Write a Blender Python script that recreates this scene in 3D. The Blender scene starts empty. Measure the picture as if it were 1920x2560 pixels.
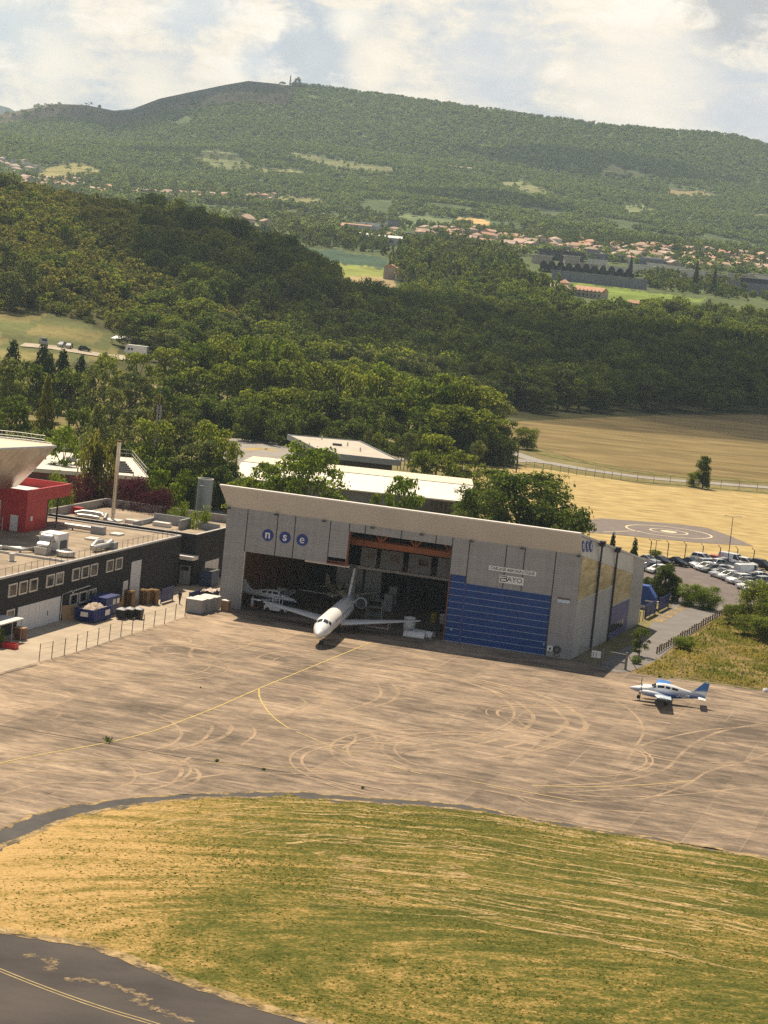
import bpy, bmesh, math, random
import numpy as np
from mathutils import Vector, Matrix
scene = bpy.context.scene
COL = scene.collection
R = math.radians
DENOISE = False
rng = np.random.default_rng(11)
random.seed(11)

# ------------------------------------------------------------------ camera
FPX, CAMH, PITCH, ROLL = 5700.0, 48.0, R(6.53), R(5.8)   # focal length in photo pixels, height above apron
cam_d = bpy.data.cameras.new('camera'); cam = bpy.data.objects.new('camera', cam_d); COL.objects.link(cam)
cam_d.sensor_fit = 'HORIZONTAL'; cam_d.sensor_width = 24.0; cam_d.lens = FPX / 1920 * 24.0
cam_d.clip_start = 1.0; cam_d.clip_end = 40000
cam.matrix_world = Matrix.Translation((0, 0, CAMH)) @ Matrix.Rotation(R(90) - PITCH, 4, 'X') @ Matrix.Rotation(ROLL, 4, 'Z')
scene.camera = cam

# ------------------------------------------------------------------ light
SUN_EL = R(59.0); SUN_AZ = math.atan2(-3.5, 8.0)          # sun beyond the hangar, slightly left
w = bpy.data.worlds.new('World'); scene.world = w; w.use_nodes = True
nt = w.node_tree; nt.nodes.clear()
def N(tree, t, **kw):
    n = tree.nodes.new(t)
    for k, v in kw.items(): setattr(n, k, v)
    return n
def mth(tree, op, a, b=None, c=None, clamp=False):
    n = N(tree, 'ShaderNodeMath', operation=op, use_clamp=clamp)
    for i, v in enumerate((a, b, c)):
        if v is None: continue
        if isinstance(v, (int, float)): n.inputs[i].default_value = v
        else: tree.links.new(v, n.inputs[i])
    return n.outputs[0]
def mix(tree, fac, a, b, bt='MIX'):
    n = N(tree, 'ShaderNodeMix', data_type='RGBA', blend_type=bt)
    for k, v in ((0, fac), (6, a), (7, b)):
        if isinstance(v, (int, float)): n.inputs[k].default_value = v
        elif isinstance(v, (tuple, list)): n.inputs[k].default_value = (*v[:3], 1)
        else: tree.links.new(v, n.inputs[k])
    return n.outputs[2]
def ramp(tree, fac, stops, interp='LINEAR'):
    n = N(tree, 'ShaderNodeValToRGB'); cr = n.color_ramp; cr.interpolation = interp
    while len(cr.elements) < len(stops): cr.elements.new(0.5)
    for el, (p, c) in zip(cr.elements, stops):
        el.position = p; el.color = (*(c if isinstance(c, (tuple, list)) else (c, c, c)), 1)
    tree.links.new(fac, n.inputs[0]); return n.outputs[0]
def noise(tree, vec, scale, detail=5, rough=.55, dist=0.0):
    n = N(tree, 'ShaderNodeTexNoise'); n.inputs['Scale'].default_value = scale; n.inputs['Detail'].default_value = detail
    n.inputs['Roughness'].default_value = rough; n.inputs['Distortion'].default_value = dist
    if vec is not None: tree.links.new(vec, n.inputs['Vector'])
    return n.outputs[0]
def mapping(tree, vec, loc=(0, 0, 0), rot=(0, 0, 0), scale=(1, 1, 1)):
    n = N(tree, 'ShaderNodeMapping'); n.inputs[1].default_value = loc; n.inputs[2].default_value = rot; n.inputs[3].default_value = scale
    tree.links.new(vec, n.inputs[0]); return n.outputs[0]

sky = N(nt, 'ShaderNodeTexSky', sky_type='NISHITA'); sky.sun_disc = False
sky.sun_elevation = SUN_EL; sky.sun_rotation = SUN_AZ; sky.altitude = 400; sky.dust_density = 1.5
tc = N(nt, 'ShaderNodeTexCoord'); gen = tc.outputs['Generated']
sep = N(nt, 'ShaderNodeSeparateXYZ'); nt.links.new(gen, sep.inputs[0])
warp = mapping(nt, gen, loc=(3.1, 0.4, 1.7), scale=(13, 13, 26))
c1 = noise(nt, warp, 1.0, 10, .62, .25)                                   # big cumulus masses
c2 = noise(nt, mapping(nt, gen, loc=(9.3, 2.2, .6), rot=(0, R(7), 0), scale=(16, 16, 75)), 1.0, 7, .6, .2)   # flat stretched layers
c3 = noise(nt, mapping(nt, gen, loc=(1.3, 7.2, 3.6), scale=(42, 42, 80)), 1.0, 10, .68, .35)
body = mth(nt, 'ADD', mth(nt, 'MULTIPLY', c1, .52), mth(nt, 'ADD', mth(nt, 'MULTIPLY', c2, .20), mth(nt, 'MULTIPLY', c3, .38)))
SKY_S = 0.05
K = .79/SKY_S
def blob(px, py, rad_px, soft, amp=.5):
    d = -(np.array([0, 0, 0]) - (_R0*(px-960)/FPX - _U0*(py-1280)/FPX + _f0)); d = d/np.linalg.norm(d)
    vm = N(nt, 'ShaderNodeVectorMath', operation='DISTANCE'); nt.links.new(gen, vm.inputs[0]); vm.inputs[1].default_value = tuple(d)
    dd = mth(nt, 'ADD', vm.outputs['Value'], mth(nt, 'MULTIPLY', mth(nt, 'SUBTRACT', c3, .5), amp*rad_px/FPX*2.4))
    return ramp(nt, mth(nt, 'MULTIPLY', dd, FPX/rad_px), [(max(0, 1-soft), 1.0), (1.0, 0.0)], 'EASE')
_f0 = np.array([0, math.cos(PITCH), -math.sin(PITCH)]); _r9 = np.array([1., 0, 0]); _u9 = np.cross(_r9, _f0)
_R0, _U0 = _r9*math.cos(ROLL)+_u9*math.sin(ROLL), _u9*math.cos(ROLL)-_r9*math.sin(ROLL)
ccol = ramp(nt, body, [(.455, (.56*K, .60*K, .645*K)), (.50, (.74*K, .735*K, .71*K)), (.535, (.86*K, .81*K, .72*K)),
                       (.575, (1.0*K, .90*K, .74*K)), (.64, (1.08*K, 1.0*K, .86*K))])
blue = mth(nt, 'SUBTRACT', 1.0, ramp(nt, body, [(.36, 0.0), (.46, 1.0)]))
ccol = mix(nt, mth(nt, 'MULTIPLY', blue, .3), ccol, (.58*K, .66*K, .73*K))
for px_, py_, rp, sf, cc, am in ((790, 130, 150, .6, (.47, .55, .64), .9), (870, 60, 70, .9, (1.10, 1.02, .86), .9), (930, 150, 90, .8, (1.08, .96, .78), .9), (60, 80, 190, .8, (.62, .69, .73), .9), (480, 10, 150, .8, (.64, .70, .74), .9), (1840, 15, 160, .7, (.38, .42, .48), .9),
                                 (1880, 300, 260, .9, (.58, .63, .70), .7), (130, 165, 120, .9, (1.08, .98, .80), .9), (1240, 150, 200, .9, (.74, .75, .75), .9), (1600, 190, 240, .9, (1.02, .93, .80), .9), (380, 215, 90, .9, (1.05, .95, .78), .9), (640, 150, 80, .9, (.62, .68, .74), .9)):
    ccol = mix(nt, mth(nt, 'MULTIPLY', blob(px_, py_, rp, sf, am), .75), ccol, tuple(x*K for x in cc))
elev = ramp(nt, sep.outputs[2], [(.13, 1.0), (.20, .12)])                   # broken cloud only low in the sky
fin = mix(nt, elev, sky.outputs[0], ccol)
bg = N(nt, 'ShaderNodeBackground'); bg.inputs[1].default_value = SKY_S
nt.links.new(fin, bg.inputs[0]); out = N(nt, 'ShaderNodeOutputWorld'); nt.links.new(bg.outputs[0], out.inputs[0])

sl = bpy.data.lights.new('sun', 'SUN'); sl.energy = 5.0; sl.angle = R(.53); sl.color = (1.0, .85, .64)
sun = bpy.data.objects.new('sun', sl); COL.objects.link(sun)
SUN_DIR = Vector((math.sin(SUN_AZ) * math.cos(SUN_EL), math.cos(SUN_AZ) * math.cos(SUN_EL), math.sin(SUN_EL)))
sun.rotation_euler = SUN_DIR.to_track_quat('Z', 'Y').to_euler(); sun.location = (0, 300, 300)
scene.view_settings.view_transform = 'Standard'; scene.view_settings.look = 'None'
scene.view_settings.exposure = 0.45; scene.view_settings.gamma = 1.0; scene.view_settings.use_curve_mapping = False
cy = scene.cycles; cy.use_denoising = DENOISE; cy.use_adaptive_sampling = False
cy.max_bounces = 6; cy.diffuse_bounces = 3; cy.glossy_bounces = 3; cy.transmission_bounces = 4; cy.transparent_max_bounces = 12; cy.volume_bounces = 0

# ------------------------------------------------------------------ survey: photo pixel -> place on a known plane
_f = np.array([0, math.cos(PITCH), -math.sin(PITCH)]); _r0 = np.array([1., 0, 0]); _u0 = np.cross(_r0, _f)
_cr, _sr = math.cos(ROLL), math.sin(ROLL)
_R, _U = _r0*_cr + _u0*_sr, _u0*_cr - _r0*_sr
CAMP = np.array([0, 0, CAMH])
def ray(x, y): return _R*(x-960)/FPX - _U*(y-1280)/FPX + _f
def G(x, y, z=0.0):
    d = ray(x, y); return CAMP + (z-CAMH)/d[2]*d
def atY(x, y, Y):
    d = ray(x, y); return CAMP + Y/d[1]*d
def project(P):
    q = np.asarray(P, float) - CAMP; wv = q @ _f
    return np.stack([960 + FPX*(q @ _R)/wv, 1280 - FPX*(q @ _U)/wv], -1)
CROP = {1: (480, 1180, .3134), 2: (980, 1240, .3978), 3: (0, 1060, .3496), 4: (1500, 1240, .2532), 5: (580, 1330, .3255),
        6: (0, 760, .3858), 7: (560, 840, .4581), 8: (1240, 960, .4099), 11: (0, 1280, .1929), 12: (0, 1060, .1929),
        13: (260, 1240, .1929), 14: (1560, 1690, .13864), 15: (1580, 1340, .20494), 16: (0, 1560, .5787), 17: (960, 1560, .5787),
        18: (0, 1960, 1.1573)}
def c(k, x, y):
    a, b, s = CROP[k]; return (a+x*s, b+y*s)
AXA = R(-16.5)                                       # direction of the hangar front
E = np.array([math.cos(AXA), math.sin(AXA), 0]); Nn = np.array([-math.sin(AXA), math.cos(AXA), 0])
HL = 46.9
HO = np.array([24.8, 279.3, 0]) - HL*E               # front left corner of the hangar
def W(s, t, z=0.0): return HO + s*E + t*Nn + np.array([0, 0, z])
def loc(px, z=0.0):
    q = G(px[0], px[1], z) - HO; return float(q @ E), float(q @ Nn)
def on_plane(px, p0, nn):
    d = ray(*px); return CAMP + ((p0-CAMP) @ nn)/(d @ nn)*d

# ------------------------------------------------------------------ materials
MATS = {}
def mat(name, col, rough=.75, var=.12, scale=1.0, metal=0.0, stretch=(1, 1, 1), col2=None, bump=0.0, detail=5, spec=.4, coords='Object'):
    if name in MATS: return MATS[name]
    m = bpy.data.materials.new(name); m.use_nodes = True; t = m.node_tree; b = t.nodes['Principled BSDF']
    tcn = N(t, 'ShaderNodeTexCoord'); v = tcn.outputs[coords] if coords != 'World' else N(t, 'ShaderNodeNewGeometry').outputs['Position']
    v = mapping(t, v, scale=stretch)
    n = noise(t, v, scale, detail, .6)
    f = ramp(t, n, [(.3, 0.0), (.7, 1.0)])
    a = tuple(x*(1-var) for x in col); bcol = col2 if col2 else tuple(min(1, x*(1+var)) for x in col)
    t.links.new(mix(t, f, a, bcol), b.inputs['Base Color'])
    b.inputs['Roughness'].default_value = rough; b.inputs['Metallic'].default_value = metal; b.inputs['Specular IOR Level'].default_value = spec
    if bump:
        bn = N(t, 'ShaderNodeBump'); bn.inputs['Strength'].default_value = bump; bn.inputs['Distance'].default_value = .1
        t.links.new(n, bn.inputs['Height']); t.links.new(bn.outputs[0], b.inputs['Normal'])
    MATS[name] = m; return m
def leafmat(name, c1_, c2_, trans=.25, tcol=None):
    if name in MATS: return MATS[name]
    m = bpy.data.materials.new(name); m.use_nodes = True; t = m.node_tree; t.nodes.clear()
    oi = N(t, 'ShaderNodeObjectInfo'); tcn = N(t, 'ShaderNodeTexCoord')
    at = N(t, 'ShaderNodeAttribute', attribute_name='tone')
    geo = N(t, 'ShaderNodeNewGeometry')
    n1 = noise(t, geo.outputs['Position'], .12, 3)
    f = mth(t, 'ADD', mth(t, 'MULTIPLY', at.outputs['Fac'], .5), mth(t, 'ADD', mth(t, 'MULTIPLY', oi.outputs['Random'], .3), mth(t, 'MULTIPLY', ramp(t, n1, [(.35, 0.), (.65, 1.)]), .25)))
    colr = mix(t, f, c1_, c2_)
    d = N(t, 'ShaderNodeBsdfDiffuse'); t.links.new(colr, d.inputs[0])
    tr = N(t, 'ShaderNodeBsdfTranslucent')
    t.links.new(mix(t, 1.0, colr, tcol or (1.45, 1.36, .68), 'MULTIPLY'), tr.inputs[0])
    ms = N(t, 'ShaderNodeMixShader'); ms.inputs[0].default_value = trans
    t.links.new(d.outputs[0], ms.inputs[1]); t.links.new(tr.outputs[0], ms.inputs[2])
    o = N(t, 'ShaderNodeOutputMaterial'); t.links.new(ms.outputs[0], o.inputs[0])
    MATS[name] = m; return m

# ------------------------------------------------------------------ mesh building
class MB:
    def __init__(s): s.v = []; s.f = []; s.m = []
    def add(s, vs, fs, mi=0):
        o = len(s.v); s.v += [tuple(map(float, p)) for p in vs]
        s.f += [tuple(i+o for i in f) for f in fs]; s.m += [mi]*len(fs); return s
    def box(s, cx, cy, cz, sx, sy, sz, rz=0, mi=0, taper=1.0):
        ca, sa = math.cos(rz), math.sin(rz); vs = []
        for k, zz in ((1.0, -sz/2), (taper, sz/2)):
            for dx, dy in ((-1, -1), (1, -1), (1, 1), (-1, 1)):
                x, y = dx*sx/2*k, dy*sy/2*k; vs.append((cx+x*ca-y*sa, cy+x*sa+y*ca, cz+zz))
        return s.add(vs, [(3, 2, 1, 0), (4, 5, 6, 7), (0, 1, 5, 4), (1, 2, 6, 5), (2, 3, 7, 6), (3, 0, 4, 7)], mi)
    def b2(s, x0, y0, z0, x1, y1, z1, mi=0): return s.box((x0+x1)/2, (y0+y1)/2, (z0+z1)/2, x1-x0, y1-y0, z1-z0, 0, mi)
    def prism(s, pts, z0, z1, mi=0):
        n = len(pts); vs = [(x, y, z0) for x, y in pts] + [(x, y, z1) for x, y in pts]
        return s.add(vs, [tuple(range(n))[::-1], tuple(range(n, 2*n))] + [(i, (i+1) % n, (i+1) % n+n, i+n) for i in range(n)], mi)
    def tube(s, path, r, n=8, mi=0, cap=True):
        path = [Vector(p) for p in path]; rs = r if isinstance(r, (list, tuple)) else [r]*len(path); vs = []; fs = []
        for i, p in enumerate(path):
            d = (path[min(i+1, len(path)-1)] - path[max(i-1, 0)]).normalized()
            a = d.orthogonal().normalized() if abs(d.z) < .99 else Vector((1, 0, 0)); a = (a - d*a.dot(d)).normalized(); b = d.cross(a)
            for k in range(n):
                q = p + (a*math.cos(2*math.pi*k/n) + b*math.sin(2*math.pi*k/n))*rs[i]; vs.append(q)
        for i in range(len(path)-1):
            for k in range(n): fs.append((i*n+k, i*n+(k+1) % n, (i+1)*n+(k+1) % n, (i+1)*n+k))
        if cap: fs += [tuple(range(n))[::-1], tuple(range((len(path)-1)*n, len(path)*n))]
        return s.add(vs, fs, mi)
    def lathe(s, prof, n=24, cx=0, cy=0, mi=0, a0=0, a1=2*math.pi):
        full = abs(a1-a0-2*math.pi) < 1e-6; m = n if full else n+1; vs = []; fs = []
        for r, z in prof:
            for k in range(m):
                a = a0+(a1-a0)*k/n; vs.append((cx+r*math.cos(a), cy+r*math.sin(a), z))
        for i in range(len(prof)-1):
            for k in range(n):
                k2 = (k+1) % m; fs.append((i*m+k, i*m+k2, (i+1)*m+k2, (i+1)*m+k))
        return s.add(vs, fs, mi)
    def loft(s, rings, mi=0, cap=True, closed=True):
        n = len(rings[0]); vs = [p for r in rings for p in r]; fs = []
        for i in range(len(rings)-1):
            for k in range(n if closed else n-1): fs.append((i*n+k, i*n+(k+1) % n, (i+1)*n+(k+1) % n, (i+1)*n+k))
        if cap: fs += [tuple(range(n))[::-1], tuple(range((len(rings)-1)*n, len(rings)*n))]
        return s.add(vs, fs, mi)
    def mesh(s, name, mats, smooth=False):
        me = bpy.data.meshes.new(name); me.from_pydata(s.v, [], s.f)
        for m in (mats if isinstance(mats, (list, tuple)) else [mats]): me.materials.append(m)
        me.polygons.foreach_set('material_index', s.m)
        if smooth:
            me.polygons.foreach_set('use_smooth', [True]*len(s.f))
            try: me.set_sharp_from_angle(angle=R(40))
            except Exception: pass
        bm = bmesh.new(); bm.from_mesh(me); bmesh.ops.recalc_face_normals(bm, faces=bm.faces); bm.to_mesh(me); bm.free()
        return me
    def build(s, name, mats, parent=None, smooth=False):
        o = bpy.data.objects.new(name, s.mesh(name, mats, smooth)); COL.objects.link(o)
        if parent is not None: o.parent = parent
        return o
def tag(o, label=None, cat=None, group=None, kind=None):
    if label: o['label'] = label
    if cat: o['category'] = cat
    if group: o['group'] = group
    if kind: o['kind'] = kind
    return o
def thing(name, label, cat, p=(0, 0, 0), rz=0.0, group=None):
    o = bpy.data.objects.new(name, None); o.empty_display_size = .5; COL.objects.link(o)
    o.location = tuple(map(float, p)); o.rotation_euler = (0, 0, rz)
    return tag(o, label, cat, group)
def dup(root, p, rz=None, label=None, scale=None):
    r = root.copy(); COL.objects.link(r); r.location = tuple(map(float, p))
    if rz is not None: r.rotation_euler = (0, 0, rz)
    if label: r['label'] = label
    if scale: r.scale = scale
    for ch in list(root.children):
        d = ch.copy(); COL.objects.link(d); d.parent = r
        for g in list(ch.children):
            h = g.copy(); COL.objects.link(h); h.parent = d
    return r
def sheet(name, pts, z, m, kind='structure'):
    me = bpy.data.meshes.new(name); me.from_pydata([(float(p[0]), float(p[1]), z) for p in pts], [], [tuple(range(len(pts)))])
    me.materials.append(m)
    bm = bmesh.new(); bm.from_mesh(me)
    bmesh.ops.triangulate(bm, faces=bm.faces)
    for f in bm.faces:
        if f.normal.z < 0: f.normal_flip()
    bm.to_mesh(me); bm.free()
    o = bpy.data.objects.new(name, me); COL.objects.link(o)
    if kind: o['kind'] = kind
    return o
def smooth_path(pts, n=8):
    pts = [np.array(p[:2], float) for p in pts]; q = [2*pts[0]-pts[1]] + pts + [2*pts[-1]-pts[-2]]; o = []
    for i in range(1, len(q)-2):
        for k in range(n):
            t = k/n; o.append(.5*((2*q[i]) + (-q[i-1]+q[i+1])*t + (2*q[i-1]-5*q[i]+4*q[i+1]-q[i+2])*t*t + (-q[i-1]+3*q[i]-3*q[i+1]+q[i+2])*t**3))
    o.append(pts[-1]); return o
def ribbon(mb, path, wd, z, mi=0):
    path = [np.array(p[:2], float) for p in path]; vs = []
    for i, p in enumerate(path):
        d = path[min(i+1, len(path)-1)] - path[max(i-1, 0)]; d = d/(np.linalg.norm(d)+1e-9); nrm = np.array([-d[1], d[0]])
        vs += [(*(p+nrm*wd/2), z), (*(p-nrm*wd/2), z)]
    mb.add(vs, [(2*i, 2*i+1, 2*i+3, 2*i+2) for i in range(len(path)-1)], mi)
def text_mesh(txt, size, m, name, parent, p, rx=R(90), rz=0.0, depth=.02, bold=0.0, align='CENTER', sx=1.0):
    cu = bpy.data.curves.new('lettering', 'FONT'); cu.body = txt; cu.size = size; cu.extrude = depth; cu.offset = bold; cu.align_x = align; cu.align_y = 'CENTER'
    o = bpy.data.objects.new('lettering', cu); COL.objects.link(o)
    me = bpy.data.meshes.new_from_object(o.evaluated_get(bpy.context.evaluated_depsgraph_get()))
    bpy.data.objects.remove(o); bpy.data.curves.remove(cu); me.materials.clear(); me.materials.append(m)
    ob = bpy.data.objects.new(name, me); COL.objects.link(ob); ob.parent = parent
    ob.location = tuple(map(float, p)); ob.rotation_euler = (rx, 0, rz); ob.scale = (sx, 1, 1); return ob
def in_poly(x, y, poly):
    x = np.asarray(x); y = np.asarray(y); r = np.zeros(x.shape, bool); n = len(poly)
    for i in range(n):
        x1, y1 = poly[i]; x2, y2 = poly[(i+1) % n]
        cnd = ((y1 > y) != (y2 > y)) & (x < (x2-x1)*(y-y1)/((y2-y1) if y2 != y1 else 1e-9)+x1); r ^= cnd
    return r
# ================================================================== THE LAND
def ucol(x, y): q = atY(x, y, 1000.0); return q[0]*5.7           # photo pixel -> horizontal bearing (px)
SKY = [(-250, 300), (-120, 290), (0, 283), (60, 272), (140, 258), (215, 262), (285, 276), (330, 272), (400, 245), (480, 228), (560, 212), (620, 202), (690, 209),
       (725, 214), (800, 220), (960, 238), (1100, 258), (1200, 272), (1350, 293), (1500, 314), (1650, 330), (1790, 337), (1850, 345), (1920, 367), (2100, 430), (2300, 480)]
YR = 4600.0
RID = sorted((ucol(x, y), atY(x, y, YR)[2]) for x, y in SKY); RU = [a for a, b in RID]; RZ = [b for a, b in RID]
def ridge(u): return np.interp(u, RU, RZ)
ROWS = [
 (0, [(0, 0)]), (560, [(0, 0)]),
 (700, [(-1300, 7), (-850, 8), (-500, 4), (-300, 0), (0, 0)]),
 (780, [(-1300, 15), (-800, 14), (-500, 8), (-250, 2), (0, 0)]),
 (850, [(-1300, 29), (-800, 26), (-500, 18), (-200, 6), (0, 2), (200, 0)]),
 (900, [(-1300, 38), (-800, 34), (-500, 26), (-200, 11), (0, 5), (200, 0)]),
 (950, [(-1300, 46), (-800, 42), (-560, 37), (-400, 30), (-240, 22), (-100, 14), (0, 9), (200, 4), (500, 2), (1300, 2)]),
 (1050, [(-1300, 63), (-1039, 58), (-840, 55), (-633, 51), (-472, 46), (-310, 37), (-170, 25), (-60, 17), (80, 11), (500, 6), (1300, 6)]),
 (1250, [(-1300, 56), (-1039, 54), (-633, 45), (-472, 40), (-310, 32), (-170, 24), (-60, 19), (80, 15), (500, 12), (1300, 12)]),
 (1400, [(-1300, 40), (-400, 30), (0, 23), (1300, 22)]),
 (1500, [(-1300, 32), (0, 28), (1300, 28)]), (1600, [(0, 35)]), (1750, [(0, 42)]), (2000, [(0, 53)]), (2400, [(0, 71)]), (2800, [(0, 91)]),
 (3200, [(0, 121)]), (3600, [(0, 165)])]
def zt(X, Y):
    X = np.asarray(X, float); Y = np.asarray(Y, float); u = X/np.maximum(Y, 1)*5700
    ys = [r[0] for r in ROWS] + [4000, 4300, YR, 5000, 5600, 9000]
    rd = ridge(u)
    vals = [np.interp(u, [p[0] for p in r[1]], [p[1] for p in r[1]]) for r in ROWS]
    vals += [215+(rd-360)*.38, 285+(rd-360)*.70, rd, rd-45, rd-140, rd*0+60]
    Yc = np.clip(Y, 0, 8999); k = np.clip(np.searchsorted(ys, Yc, side='right')-1, 0, len(ys)-2)
    V = np.stack(vals, 0); idx = np.indices(k.shape); lo = V[(k, *idx)]; hi = V[(k+1, *idx)]
    ya = np.array(ys, float); t = (Yc-ya[k])/(ya[k+1]-ya[k]); z = lo+(hi-lo)*t
    far = np.clip((Y-1500)/1500, 0, 1)*np.clip((YR-Y)/900+.15, .15, 1)
    return z + far*(5*np.sin(X*.0071+1+Y*.002)+3.5*np.sin(X*.017+Y*.011)+2.5*np.sin(Y*.021-X*.006+2))
def T(X, Y): return np.array([X, Y, float(zt(np.array([X]), np.array([Y]))[0])])
def onland(x, y, lo=560, hi=4590):
    """where the photo's line of sight through (x, y) first meets the land"""
    ys = np.arange(lo, hi, 4.0); d = ray(x, y); X = d[0]/d[1]*ys; Z = CAMH + d[2]/d[1]*ys
    g = zt(X, ys); k = np.argmax(Z <= g)
    return np.array([X[k], ys[k], g[k]]) if Z[k] <= g[k] else np.array([X[-1], ys[-1], g[-1]])

FIELDS = [  # outline in the photo, crop colour
 ([(55, 448), (120, 425), (185, 416), (260, 430), (240, 443), (120, 450)], (.26, .24, .09)),
 ([(505, 386), (590, 390), (625, 410), (640, 417), (570, 424), (480, 402)], (.17, .19, .08)),
 ([(640, 425), (760, 430), (775, 442), (660, 437)], (.22, .22, .09)),
 ([(822, 446), (872, 447), (865, 456), (822, 453)], (.22, .24, .10)),
 ([(715, 388), (830, 402), (1000, 418), (965, 428), (830, 420), (740, 404)], (.18, .19, .08)),
 ([(1235, 463), (1310, 460), (1415, 490), (1300, 486)], (.20, .21, .09)),
 ([(1655, 478), (1760, 481), (1835, 496), (1690, 493)], (.25, .21, .10)),
 ([(1555, 519), (1605, 516), (1660, 530), (1570, 536)], (.19, .22, .09)),
 ([(628, 490), (800, 500), (830, 516), (640, 508)], (.22, .21, .09)),
 ([(1140, 546), (1222, 551), (1222, 563), (1140, 556)], (.50, .34, .15)),
 ([(985, 538), (1130, 552), (1140, 568), (1000, 560)], (.15, .19, .08)),
 ([(535, 543), (700, 566), (690, 577), (560, 562)], (.23, .24, .10)),
 ([(1520, 420), (1640, 440), (1600, 446), (1500, 434)], (.16, .17, .07)),
 ([(300, 515), (420, 520), (520, 535), (420, 535)], (.17, .19, .09)),
 ([(1860, 540), (1950, 535), (1950, 548), (1880, 548)], (.24, .22, .10)),
 ([(480, 520), (620, 528), (640, 540), (520, 536)], (.16, .19, .08)),
 ([(735, 620), (830, 625), (965, 645), (965, 668), (820, 656), (745, 636)], (.055, .095, .06)),
 ([(805, 655), (968, 672), (965, 692), (880, 698), (800, 672)], (.24, .27, .07)),
 ([(800, 690), (980, 690), (1000, 722), (870, 722)], (.34, .27, .14)),
 ([(1435, 705), (1560, 722), (1760, 748), (1700, 764), (1560, 764), (1435, 738)], (.17, .23, .045)),
 ([(1740, 765), (1915, 785), (1905, 803), (1735, 792)], (.20, .19, .08)),
 ([(1550, 775), (1700, 782), (1720, 792), (1560, 788)], (.17, .21, .06)),
]
FIELDS = [([(x, (sum(q_[1] for q_ in p_)/len(p_))+(y-sum(q_[1] for q_ in p_)/len(p_))*(1.55 if p_[0][1] < 555 else 1)) for x, y in p_], c_) for p_, c_ in FIELDS]
CLEAR = [(-200, 775), (60, 776), (150, 788), (230, 812), (310, 850), (290, 905), (0, 905), (-200, 905)]
def inview_mask(X, Y, poly):
    P = project(np.stack([X, Y, zt(X, Y)], -1)); return in_poly(P[..., 0], P[..., 1], poly)

us = np.concatenate([np.arange(-3600, -1250, 60), np.arange(-1250, 1250, 4.5), np.arange(1250, 3601, 60)])
yy = np.concatenate([np.linspace(20, 540, 8), np.arange(560, 1400, 10), 1400*np.exp(np.arange(0, math.log(4700/1400), .0045)), np.linspace(4720, 6000, 10), [7000, 9000]])
UU, YY = np.meshgrid(us, yy); XX = UU*YY/5700; ZZ = zt(XX, YY)
col = np.zeros(XX.shape+(4,), np.float32); col[..., 3] = 1
col[..., :3] = (.088, .118, .047)
near = YY < 720; col[near, :3] = (.20, .17, .075)
hill = (YY >= 660) & (YY < 1400); col[hill, :3] = (.075, .075, .03)
col[(YY >= 1400) & (YY < 2300), :3] = (.095, .12, .045)
heath = (YY > 4150) & (UU < -330) & (ZZ > ridge(UU)*.84); col[heath, :3] = (.095, .085, .05)
SKm = (UU > -800) & (UU < -370) & (ZZ > ridge(UU)*.935) & (YY > 4200); col[SKm, :3] = (.05, .055, .035)  # bare crest: cloud shade put into the ground colour
PR = project(np.stack([XX, YY, ZZ], -1)); PR[..., 0] += 5*np.sin(PR[..., 1]*.09+PR[..., 0]*.05)+6*np.sin(PR[..., 0]*.11); PR[..., 1] += 2.2*np.sin(PR[..., 0]*.23)+1.6*np.sin(PR[..., 0]*.09+1); front = (YY > 1380) & (YY < 4650)
for poly, cc in FIELDS:
    col[in_poly(PR[..., 0], PR[..., 1], poly) & front, :3] = cc
cm = in_poly(PR[..., 0], PR[..., 1], CLEAR) & (YY < 860) & (YY > 600)
col[cm, :3] = np.where((np.sin(XX[cm]*.13)*np.sin(YY[cm]*.09+1) > .1)[:, None], (.20, .175, .07), (.12, .13, .05))
me = bpy.data.meshes.new('ground'); nr, nc = XX.shape
V = np.stack([XX, YY, ZZ-.02], -1).reshape(-1, 3); ii = np.arange(nr*nc).reshape(nr, nc)
Fq = np.stack([ii[:-1, :-1], ii[:-1, 1:], ii[1:, 1:], ii[1:, :-1]], -1).reshape(-1, 4)
me.vertices.add(len(V)); me.vertices.foreach_set('co', V.ravel()); me.loops.add(Fq.size); me.loops.foreach_set('vertex_index', Fq.ravel().astype(np.int32))
me.polygons.add(len(Fq)); me.polygons.foreach_set('loop_start', np.arange(0, Fq.size, 4, dtype=np.int32)); me.polygons.foreach_set('use_smooth', np.ones(len(Fq), bool))
me.update(); me.validate()
ca = me.attributes.new('crop', 'FLOAT_COLOR', 'POINT'); ca.data.foreach_set('color', col.reshape(-1))
m = bpy.data.materials.new('land'); m.use_nodes = True; t = m.node_tree; b = t.nodes['Principled BSDF']
at = N(t, 'ShaderNodeAttribute', attribute_name='crop'); pos = N(t, 'ShaderNodeNewGeometry').outputs['Position']
n1 = ramp(t, noise(t, pos, .03, 6, .65), [(.3, .62), (.7, 1.35)]); n2 = ramp(t, noise(t, pos, .5, 5, .65), [(.3, .75), (.7, 1.25)])
t.links.new(mix(t, 1.0, mix(t, 1.0, at.outputs['Color'], n1, 'MULTIPLY'), n2, 'MULTIPLY'), b.inputs['Base Color'])
b.inputs['Roughness'].default_value = 1; b.inputs['Specular IOR Level'].default_value = .1
me.materials.append(m); g = bpy.data.objects.new('ground', me); COL.objects.link(g); g['kind'] = 'structure'

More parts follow.
